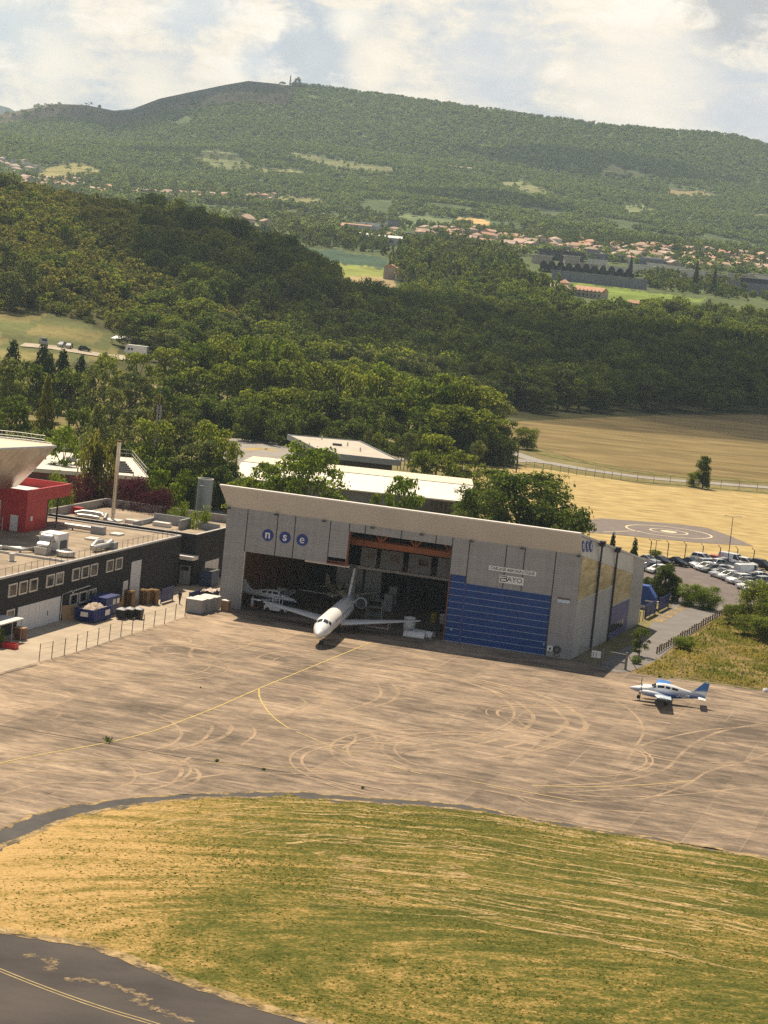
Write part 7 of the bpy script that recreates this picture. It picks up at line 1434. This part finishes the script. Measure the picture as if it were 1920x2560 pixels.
# ------------------------------------------------------------------ cars
M_CGLASS = mat('car_glass', (.02, .024, .028), .08, .15, 2, spec=.7); M_HL = mat('lamp_glass', (.75, .76, .78), .15, .05, 3); M_TL = mat('tail_lamp', (.35, .02, .02), .3, .1, 3)
def carpaint(n, c_): return mat('car_paint_'+n, c_, .28, .04, 2, metal=.15, spec=.6)
PAINT = {'white': carpaint('white', (.76, .76, .75)), 'silver': carpaint('silver', (.42, .44, .46)), 'grey': carpaint('grey', (.20, .21, .22)), 'black': carpaint('black', (.016, .017, .02)), 'red': carpaint('red', (.42, .03, .035)), 'navy': carpaint('navy', (.03, .045, .09))}
CARM = {}
def car_meshes(kind):
    if kind in CARM: return CARM[kind]
    L_, H_, hw, gh = {'hatch': (4.1, 1.48, .88, .92), 'suv': (4.45, 1.68, .93, 1.02), 'saloon': (4.6, 1.45, .89, .90), 'van': (5.0, 2.05, .97, 1.15), 'pickup': (5.0, 1.75, .93, 1.0)}[kind]
    h = L_/2; b0 = .28
    prof = {'hatch': [(-h, .45), (-h+.05, .85), (-h+.25, gh+.05), (.75, gh+.04), (1.05, gh), (h-.35, gh-.16), (h-.06, .68), (h, .42), (h-.1, b0), (-h+.1, b0)]}.get(kind) or [(-h, .45), (-h+.03, .9), (-h+.15, gh+.04), (.85, gh+.04), (1.15, gh), (h-.3, gh-.14), (h-.05, .72), (h, .45), (h-.1, b0), (-h+.1, b0)]
    q = MB(); q.loft([[(x*k1, s_*hw*k2, .62+(z-.62)*k1) for x, z in prof] for s_, k2, k1 in ((-1, 1.0, .955), (-1, .9, 1.0), (1, .9, 1.0), (1, 1.0, .955))])
    rear = {'hatch': -h+.25, 'suv': -h+.15, 'saloon': -h+1.0, 'van': -h+.08, 'pickup': -.4}[kind]; fr = {'van': 1.75}.get(kind, 1.05); rr = {'hatch': .55, 'suv': .35, 'saloon': .85, 'van': .1, 'pickup': .25}[kind]; rf = {'van': .75}.get(kind, .95)
    gl = [(rear, gh), (fr, gh), (fr-rf, H_-.07), (rear+rr, H_-.07)]
    g2 = MB(); g2.add([(x, s_*(hw*.93 if z < gh+.01 else hw*.74), z) for s_ in (-1, 1) for x, z in gl], [(0, 1, 2, 3), (7, 6, 5, 4), (0, 4, 5, 1), (1, 5, 6, 2), (2, 6, 7, 3), (3, 7, 4, 0)])
    q3 = MB(); x0, x1 = rear+rr-.04, fr-rf+.05; q3.box((x0+x1)/2, 0, H_-.035, x1-x0, hw*1.52, .075, taper=.93)
    for xs in ((fr, fr-rf), (rear, rear+rr)):
        for s_ in (-1, 1): q3.tube([(xs[0], s_*hw*.92, gh), (xs[1], s_*hw*.75, H_-.05)], .045, 5)
    xm = (x0+x1)/2
    for s_ in (-1, 1): q3.tube([(xm, s_*hw*.935, gh), (xm, s_*hw*.75, H_-.05)], .045, 5)
    if kind == 'van': q3.add([(x, s_*(hw*.945 if z < gh+.01 else hw*.76), z) for s_ in (-1, 1) for x, z in [(rear-.01, gh-.02), (.55, gh-.02), (.55, H_-.08), (rear+.09, H_-.08)]], [(0, 1, 2, 3), (7, 6, 5, 4), (3, 7, 4, 0)])
    parts = [('body', q.mesh('body', PAINT['white'], True), 0, (0, 0, 0)), ('window', g2.mesh('window', M_CGLASS), 1, (0, 0, 0)), ('roof', q3.mesh('roof', PAINT['white']), 0, (0, 0, 0))]
    q = MB(); q.tube([(0, -.11, 0), (0, .11, 0)], .33, 14); wm = q.mesh('wheel', M_TYRE, True)
    for x in (-h+.8, h-.85):
        for y in (-hw+.08, hw-.08): parts.append(('wheel', wm, 1, (x, y, .33)))
    q = MB(); q.box(0, 0, 0, .12, .36, .16); hm = q.mesh('headlight', M_HL); q = MB(); q.box(0, 0, 0, .08, .26, .22); tm_ = q.mesh('tail_light', M_TL)
    for y in (-.6, .6): parts.append(('headlight', hm, 1, (h-.075, y, .68))); parts.append(('tail_light', tm_, 1, (-h+.055, y, .80)))
    q = MB(); q.box(0, 0, 0, .02, .5, .12); pm = q.mesh('number_plate', M_SIGNW); parts.append(('number_plate', pm, 1, (h-.005, 0, .48)))
    CARM[kind] = parts; return parts
def car(kind, colr, p, rz, label, group=None, name='parked_car', cat='car'):
    r = thing(name, label, cat, p, rz, group)
    for nm, me_, fixed, loc_ in car_meshes(kind):
        o = bpy.data.objects.new(nm, me_); COL.objects.link(o); o.parent = r; o.location = loc_
        if not fixed: o.material_slots[0].link = 'OBJECT'; o.material_slots[0].material = PAINT[colr]
    return r
BR, FR_, SR = R(-38), R(212), R(33)
CARS = [('saloon', 'silver', 1617, 1409, BR, 'silver car at the left end of the back row, half hidden by the hangar'), ('saloon', 'black', 1650, 1411, BR, 'black saloon second from the left in the back row'), ('saloon', 'black', 1690, 1414, BR, 'black saloon with a glossy bonnet third from the left in the back row'), ('saloon', 'navy', 1724, 1415, BR, 'dark blue saloon just left of the white estate in the back row'),
 ('suv', 'white', 1757, 1408, BR, 'white estate car just left of the red car in the back row'), ('hatch', 'red', 1792, 1411, BR, 'the only red car, in the back row of the car park'), ('van', 'white', 1829, 1413, BR, 'tall white van in the back row right of the red car'), ('suv', 'white', 1866, 1419, BR, 'white car between the tall white van and the black one at the right end'), ('suv', 'black', 1905, 1424, BR, 'black car at the right end of the back row'),
 ('hatch', 'navy', 1621, 1428, FR_, 'dark blue roofed car behind the dense upright shrub'), ('hatch', 'white', 1644, 1434, FR_, 'white car showing above the dense upright shrub'),
 ('suv', 'silver', 1752, 1421, FR_, 'silver car leading the far left end of the front row'), ('hatch', 'white', 1763, 1427, FR_, 'white car second from the left in the front row'), ('hatch', 'grey', 1778, 1432, FR_, 'dark grey car third from the left in the front row'), ('hatch', 'silver', 1796, 1434, FR_, 'silver car fourth from the left in the front row'), ('saloon', 'silver', 1804, 1443, FR_, 'pale silver saloon fifth from the left in the front row'), ('hatch', 'white', 1820, 1449, FR_, 'white hatchback in the middle of the front row'),
 ('hatch', 'grey', 1832, 1454, FR_, 'grey car right of the white hatchback in the middle of the front row'), ('suv', 'white', 1846, 1460, FR_, 'white car fourth from the near end of the front row'), ('hatch', 'grey', 1861, 1465, FR_, 'dark car third from the near end of the front row'), ('saloon', 'white', 1872, 1474, FR_, 'white saloon next to last at the near end of the front row'), ('hatch', 'silver', 1884, 1482, FR_, 'silver car at the near end of the front row by the big bush'),
 ('hatch', 'white', 1800, 1419, SR, 'white car nosed up to the leading silver car in the second row'), ('saloon', 'black', 1826, 1423, SR, 'black car with a shiny roof in the second row below the tall white van'), ('saloon', 'silver', 1848, 1430, SR, 'silver roofed car in the middle of the second row'), ('van', 'white', 1868, 1441, SR, 'boxy white van in the second row'), ('hatch', 'grey', 1884, 1454, SR, 'dark grey car behind the boxy white van'), ('hatch', 'white', 1903, 1452, SR, 'white car at the right edge of the second row'), ('hatch', 'silver', 1812, 1416, SR, 'silver car tucked behind the white one nosed up to the leading car'), ('hatch', 'navy', 1838, 1426, SR, 'dark blue car between black and silver roofs in the second row'), ('saloon', 'white', 1857, 1434, SR, 'white saloon left of the boxy white van'), ('saloon', 'silver', 1893, 1444, SR, 'silver saloon right of the boxy white van'), ('hatch', 'grey', 1894, 1488, FR_, 'grey car half behind the big bush at the near end of the front row'), ('saloon', 'black', 1905, 1474, SR, 'black saloon near the right edge in front of the silver one'), ('hatch', 'white', 1917, 1482, FR_, 'white hatchback just above the big bush at the right edge'), ('hatch', 'red', 1900, 1440, SR, 'dull red car at the right edge below the black car of the back row') if False else ('saloon', 'grey', 1880, 1436, SR, 'grey saloon behind the boxy white van, next to the back row'), ('suv', 'silver', 1915, 1466, SR, 'silver car cut by the right edge of the photo')]
for kd, cl, x, y, rz, lb in CARS:
    p = G(x, y); car(kd, cl, (p[0], p[1], .055), rz, lb, 'cars in the car park')
def hillcar(kind, cl, x, y, rz, lb, nm='parked_car', cat='car'):
    p = onland(x, y); car(kind, cl, (p[0], p[1], p[2]+.3), rz, lb, 'vehicles on the hillside track', nm, cat)
hillcar('van', 'grey', 108, 866, R(-70), 'tall grey van parked at the left of the hillside track', 'parked_van', 'van'); hillcar('hatch', 'silver', 153, 872, R(-100), 'pale car parked right of the tall grey van on the track'); hillcar('hatch', 'grey', 172, 874, R(-95), 'dark car beside the pale one on the track'); hillcar('hatch', 'black', 211, 880, R(10), 'small black car alone at the right of the track')
hillcar('van', 'white', 405, 905, R(10), 'white van half hidden behind the trees right of the motor home', 'parked_van', 'van')
mp_ = onland(343, 893); mh_ = thing('motor_home', 'long white motor home parked above the grove', 'motor home', (mp_[0], mp_[1]-3, mp_[2]+.2), R(170)); q = MB(); q.loft([[(x, y, z) for x, z in ((-3.6, .5), (3.6, .5), (3.9, 1.2), (3.2, 2.3), (3.6, 2.5), (2.9, 3.25), (-3.6, 3.2))] for y in (-1.15, 1.15)]); q.build('body', M_WHITE, mh_)
for x in (1.2, 2.2): q = MB(); q.b2(x-.3, 1.152, 1.6, x+.4, 1.18, 2.3); q.build('window', M_CGLASS, mh_)
for x in (-2.2, 2.4):
    for y in (-1.0, 1.0): q = MB(); q.tube([(x, y-.14, .4), (x, y+.14, .4)], .4, 12); q.build('wheel', M_TYRE, mh_, True)
ep = onland(302, 868); aw = thing('awning', 'white canvas shelter roof behind the motor home', 'awning', (ep[0], ep[1], ep[2])); q = MB(); q.add([(-3.2, -2, 2.3), (3.2, -2, 2.3), (3.2, 2, 2.3), (-3.2, 2, 2.3), (-2, 0, 3.1), (2, 0, 3.1)], [(0, 1, 5, 4), (1, 2, 5), (2, 3, 4, 5), (3, 0, 4), (3, 2, 1, 0)]); q.build('canvas', M_WHITE, aw)
for x in (-3.0, 3.0):
    for y in (-1.8, 1.8): q = MB(); q.b2(x-.06, y-.06, 0, x+.06, y+.06, 2.3); q.build('pole', M_STEEL, aw)
# ================================================================== VALLEY BUILDINGS
TILE = [mat('tiles_orange', (.46, .30, .21), .85, .2, .3), mat('tiles_pink', (.48, .36, .29), .85, .2, .3), mat('tiles_brown', (.36, .26, .19), .85, .2, .3), mat('tiles_red', (.50, .28, .18), .85, .2, .3)]
WALLS = [mat('house_cream', (.58, .50, .39), .9, .12, .2), mat('house_rose', (.56, .42, .34), .9, .12, .2), mat('house_white', (.66, .64, .60), .9, .1, .2), mat('house_stone', (.40, .35, .29), .9, .15, .2)]
HM = {}
def house_meshes(kind, w_, d_, h_, rh):
    k = (kind, w_, d_, h_, rh)
    if k in HM: return HM[k]
    q = MB(); q.b2(-w_/2, -d_/2, -2, w_/2, d_/2, h_); wm = [('wall', q.mesh('wall', WALLS[0]))]
    q = MB(); a, b = w_/2+.5, d_/2+.5
    if kind == 'hip': r_ = max(.2, a-b); q.add([(-a, -b, h_), (a, -b, h_), (a, b, h_), (-a, b, h_), (-r_, 0, h_+rh), (r_, 0, h_+rh)], [(0, 1, 5, 4), (1, 2, 5), (2, 3, 4, 5), (3, 0, 4), (3, 2, 1, 0)])
    elif kind == 'gable': q.add([(-a, -b, h_), (a, -b, h_), (a, b, h_), (-a, b, h_), (-a, 0, h_+rh), (a, 0, h_+rh)], [(0, 1, 5, 4), (1, 2, 5), (2, 3, 4, 5), (3, 0, 4), (3, 2, 1, 0)])
    else: q.b2(-a, -b, h_, a, b, h_+.4)
    wm.append(('roof', q.mesh('roof', TILE[0])))
    q = MB()
    for x in np.arange(-w_/2+1.6, w_/2-1.2, 3.0):
        for z in ((1.2,) if h_ < 4 else (1.0, 3.8)): q.b2(x, -d_/2-.06, z, x+1.1, -d_/2+.01, z+1.4)
    wm.append(('windows', q.mesh('window_row', M_GLASS)))
    HM[k] = wm; return wm
def house(kind, p, rz, dims, tl, wl, label, group, name='house', cat='house', windows=False):
    r = thing(name, label, cat, p, rz, group)
    for i, (nm, me_) in enumerate(house_meshes(kind, *dims)[:3 if windows else 2]):
        o = bpy.data.objects.new(nm if nm != 'windows' else 'window', me_); COL.objects.link(o); o.parent = r
        if i < 2: o.material_slots[0].link = 'OBJECT'; o.material_slots[0].material = (WALLS[wl], TILE[tl] if kind != 'flat' else M_PALE)[i]
    return r
hr = random.Random(5)
def village(poly, n, lo, hi, label, group, tones=(0, 1, 2, 3), wl=(0, 1, 2, 3), mind=11, kinds=('hip', 'gable', 'gable'), scale=1.0, name='house', cat='house'):
    xs = [p[0] for p in poly]; ys = [p[1] for p in poly]; got = []; tries = 0
    while len(got) < n and tries < n*60:
        tries += 1; x, y = hr.uniform(min(xs), max(xs)), hr.uniform(min(ys), max(ys))
        if not in_poly([x], [y], poly)[0]: continue
        p = onland(x, y, lo, hi)
        if any(math.hypot(p[0]-g_[0], p[1]-g_[1]) < mind for g_ in got): continue
        got.append(p); dims = [(11, 8, 3.2, 2.2), (13, 9, 5.6, 2.4), (10, 8, 5.2, 2.0), (15, 9, 3.4, 2.5)][hr.randrange(4)]
        tl = hr.choice(tones); nm = ('orange', 'pink', 'brown', 'red')[tl]
        house(hr.choice(kinds), p, hr.uniform(-.6, .6)+hr.choice((0, math.pi/2)), dims, tl, hr.choice(wl), label.replace('*', nm), group, name, cat).scale = (scale,)*3
village([(1075, 572), (1180, 578), (1330, 600), (1480, 610), (1700, 625), (1930, 650), (1930, 690), (1700, 672), (1500, 650), (1330, 630), (1180, 612), (1075, 600)], 165, 1800, 3200, 'distant house with *ish tiles in the village right of the centre', 'village houses on the right')
village([(1180, 625), (1350, 645), (1600, 668), (1930, 702), (1930, 722), (1600, 690), (1350, 662), (1180, 640)], 26, 1500, 2800, 'low pale works shed along the near edge of the right hand village', 'pale sheds along the village', (2,), (2, 3), mind=24, kinds=('flat',), scale=1.3, name='shed', cat='shed')
village([(900, 570), (1075, 578), (1075, 602), (900, 600)], 10, 1800, 3200, 'distant house with *ish tiles at the left end of the right hand village', 'village houses on the right')
village([(52, 452), (205, 458), (205, 474), (52, 470)], 52, 2300, 3600, 'distant house with *ish tiles in the village at the upper left', 'village houses at the upper left', (0, 1, 1, 3), mind=12)
village([(0, 402), (60, 408), (100, 428), (80, 438), (0, 434)], 34, 2600, 4000, 'white block of the estate on the far slope at the left edge', 'white estate blocks', (1,), (2,), kinds=('flat', 'flat', 'hip'), mind=15, name='white_block', cat='block')
village([(215, 474), (470, 488), (700, 494), (700, 504), (470, 503), (215, 490)], 36, 2200, 3400, 'scattered distant house with *ish tiles in the middle of the valley', 'scattered valley houses', mind=17)
village([(590, 555), (720, 560), (740, 590), (600, 585)], 7, 1700, 2800, 'grey works shed at the foot of the wooded hill', 'works sheds below the hill', (2,), (3,), kinds=('flat', 'gable'), mind=20, scale=1.2, name='shed', cat='shed')
def shed(x, y, rz, w_, d_, h_, label, rm, wm_, kind='flat', rh=.4, group=None, lo=1400):
    p = onland(x, y, lo, 3200); r = thing('industrial_building', label, 'building', p, rz, group); q = MB(); q.b2(-w_/2, -d_/2, -2, w_/2, d_/2, h_); q.build('wall', wm_, r); q = MB(); a, b = w_/2+.3, d_/2+.3
    if kind == 'gable': q.add([(-a, -b, h_), (a, -b, h_), (a, b, h_), (-a, b, h_), (-a, 0, h_+rh), (a, 0, h_+rh)], [(0, 1, 5, 4), (1, 2, 5), (2, 3, 4, 5), (3, 0, 4), (3, 2, 1, 0)])
    else: q.b2(-a, -b, h_+.002, a, b, h_+rh)
    q.build('roof', rm, r)
    q = MB()
    for k in range(int(w_/8)): q.b2(-w_/2+2+k*8, -d_/2-.1, h_*.3, -w_/2+6+k*8, -d_/2-.002, h_*.62)
    if q.v: q.build('window_band', M_GLASS, r)
    return r
M_BLUEW = mat('blue_grey_wall', (.20, .21, .24), .8, .1, .1); M_DKW = mat('dark_works', (.045, .043, .045), .8, .3, .1)
shed(955, 610, .2, 46, 26, 6, 'white roofed warehouse left of the tree clump in the valley', M_WHITE, M_OFF, 'gable', 2); shed(1000, 596, .1, 40, 16, 6, 'long white roofed hall behind the white warehouse', M_WHITE, M_BLUEW); shed(905, 588, .1, 36, 14, 9, 'pale flat block behind the dark cypress hedge', M_OFF, M_OFF); shed(890, 583, -.1, 30, 14, 6, 'large orange roofed hall at the left of the village', TILE[3], WALLS[0], 'gable', 3); shed(980, 580, .1, 12, 10, 12, 'grey tower block standing among the village roofs', M_DKW, M_BLUEW); shed(930, 578, 0, 26, 12, 8, 'white flat block beside the grey tower block', M_OFF, M_WHITE)
shed(1255, 628, .05, 30, 12, 4, 'low white roofed shed above the tree clump', M_WHITE, M_BLUEW); shed(1470, 640, .05, 60, 26, 6, 'wide pale roofed hall behind the dark works', mat('pale_blue_roof', (.45, .48, .52), .6), M_BLUEW); shed(1400, 650, .05, 40, 20, 8, 'grey hall at the left end of the dark works', M_BLUEW, M_DKW); shed(1560, 655, 0, 70, 20, 5, 'flat pale warehouse right of the dark works', mat('warehouse_roof', (.50, .51, .52), .6), M_BLUEW); shed(1640, 660, 0, 50, 20, 5, 'another pale warehouse farther right along the village edge', mat('warehouse_roof', (.5, .51, .52)), M_OFF)
# dark works with a row of rounded silos, and its blue grey retaining wall
dw = onland(1455, 690, 1400, 2600); WK = thing('dark_works', 'dark industrial works with a row of arched bays in the valley', 'factory', dw, R(-8)); q = MB(); q.b2(-32, -6, -2, 40, 10, 5.5); q.build('wall', M_DKW, WK)
q = MB(); q.b2(-34, -6.5, 5.502, 42, 10.5, 6.0); q.build('roof', mat('works_roof', (.30, .30, .31), .7), WK)
for k in range(11):
    x = -30+k*6.6; q = MB(); n = 10; q.loft([[(x+2.6*math.cos(math.pi*i/n), y, 5.0+(3.0+(k % 3)*.5)*math.sin(math.pi*i/n)+.8) for i in range(n+1)]+[(x-2.6, y, 0), (x+2.6, y, 0)] for y in (-9.5, -6.02)]); q.build('arched_bay', mat('dark_bay', (.03, .028, .03), .8, .4, .3), WK)
    q = MB(); q.b2(x-.6, -9.6, 1.0, x+.6, -9.502, 3.0); q.build('bay_opening', M_GREYB, WK)
bw = onland(1480, 710, 1400, 2600); BWT = thing('retaining_wall', 'long blue grey wall below the dark works', 'wall', bw, R(-9)); q = MB(); q.b2(-30, -1.5, -2, 40, 1.5, 7.0); q.build('panel', M_BLUEW, BWT); q = MB(); q.b2(-30.2, -1.7, 7.002, 40.2, 1.7, 7.35); q.build('coping', M_GREYB, BWT)
gw = onland(1885, 738, 1400, 2600); GWT = thing('blue_grey_factory', 'blue grey factory block at the right edge of the valley', 'factory', gw, R(-6)); q = MB(); q.b2(-22, -8, -2, 40, 12, 9); q.build('wall', M_BLUEW, GWT); q = MB(); q.b2(-12, -4, 9.002, 40, 12.2, 12.5); q.build('upper_storey', M_DKW, GWT); q = MB(); q.b2(-12.3, -4.3, 12.502, 40.3, 12.5, 13.0); q.build('roof', M_OFF, GWT); q = MB(); q.b2(-20, -8.05, 2, -17.5, -8.002, 5); q.build('door', M_GLASS, GWT)
# farmsteads
fp = onland(1003, 703, 1200, 2000)
house('gable', fp+np.array([3, 0, 0]), R(-6), (14, 8, 4.6, 2.2), 3, 0, 'white farmhouse wing with an orange roof by the bright green field', None, 'farmhouse', 'farmhouse', True)
house('gable', fp+np.array([-7.5, 6, .5]), R(84), (9, 8.5, 7.5, 2.2), 3, 3, 'taller grey stone farmhouse with an orange roof beside the lower wing', None, 'farmhouse', 'farmhouse', True)
f2_ = onland(1475, 745, 1200, 2000)
house('gable', f2_, R(-35), (22, 9, 4.5, 2.8), 3, 3, 'long barn with an orange roof at the corner of the green field on the right', None, 'barn', 'barn', True)
house('hip', f2_+np.array([-17, 14, 0]), R(-10), (6, 6, 8, 2.4), 3, 3, 'small tower like farmhouse with an orange hipped roof beside the long barn', None, 'farmhouse', 'farmhouse', True)
house('gable', onland(1393, 735, 1200, 2000), R(-8), (16, 8, 4, 2.2), 1, 0, 'farm building with a pinkish roof among the trees left of the long barn', None, 'barn', 'barn', True)
house('gable', onland(1587, 770, 1200, 2000), R(-8), (9, 6, 3, 1.8), 3, 0, 'small orange roofed outbuilding half hidden by trees below the green field', None, 'outbuilding', 'outbuilding', True)
house('flat', onland(1027, 421, 2500, 4200), R(-3), (34, 7, 3.5, 1.0), 3, 3, 'white roofed farm shed high on the wooded ridge', None, 'shed', 'shed'); rs = house('gable', onland(1150, 424, 2500, 4200), R(-7), (52, 10, 3.2, 2.0), 2, 3, 'long reddish roofed shed high on the wooded ridge', None, 'shed', 'shed')
for x, yt, Y, wp, k, lb in [(1745, 650, 1720, 20, 'pine', 'left one of two dark cypresses in front of the village'), (1790, 668, 1720, 18, 'pine', 'right one of two dark cypresses in front of the village'), (1580, 640, 1800, 18, 'pine', 'dark conifer at the right end of the dark works'), (1060, 690, 1480, 26, 'darkbroad', 'dark tree at the right of the white farmhouse')]:
    tree(k, x, yt, Y, wp, lb, 'lone dark trees in the valley')
# mast and trees on the summit
for x, yt, k, lb in ((725, 190, 'mast', 'slim mast on the summit of the ridge'),):
    p = T(*(atY(725, 212, 4560)[:2])); m_ = thing('summit_mast', lb, 'mast', p); q = MB(); h = atY(725, 189, 4560)[2]-p[2]
    for s_ in (-1, 1): q.tube([(s_*1.6, 0, -2), (s_*.5, 0, h)], .45, 5); q.tube([(0, s_*1.6, -2), (0, s_*.5, h)], .45, 5)
    q.build('lattice', M_RAIL, m_); q = MB(); q.box(0, 0, h*.6, 4, 4, 1.2); q.build('platform', M_RAIL, m_)
tree('darkbroad', 745, 193, 4560, 22, 'tallest tree on the summit beside the slim mast')
HAZE_D = 6.8e-5
# ================================================================== AIR
mb = MB(); mb.b2(-5200, -60, -60, 5200, 17000, 430)
m = bpy.data.materials.new('haze_air'); m.use_nodes = True; t = m.node_tree; t.nodes.clear()
v = N(t, 'ShaderNodeVolumePrincipled'); v.inputs['Color'].default_value = (.66, .84, 1.0, 1); v.inputs['Density'].default_value = HAZE_D; v.inputs['Anisotropy'].default_value = .25
o = N(t, 'ShaderNodeOutputMaterial'); t.links.new(v.outputs[0], o.inputs['Volume'])
hz = mb.build('haze', m); hz['kind'] = 'stuff'; hz['label'] = 'thin blue haze filling the air over the valley'; hz['category'] = 'haze'
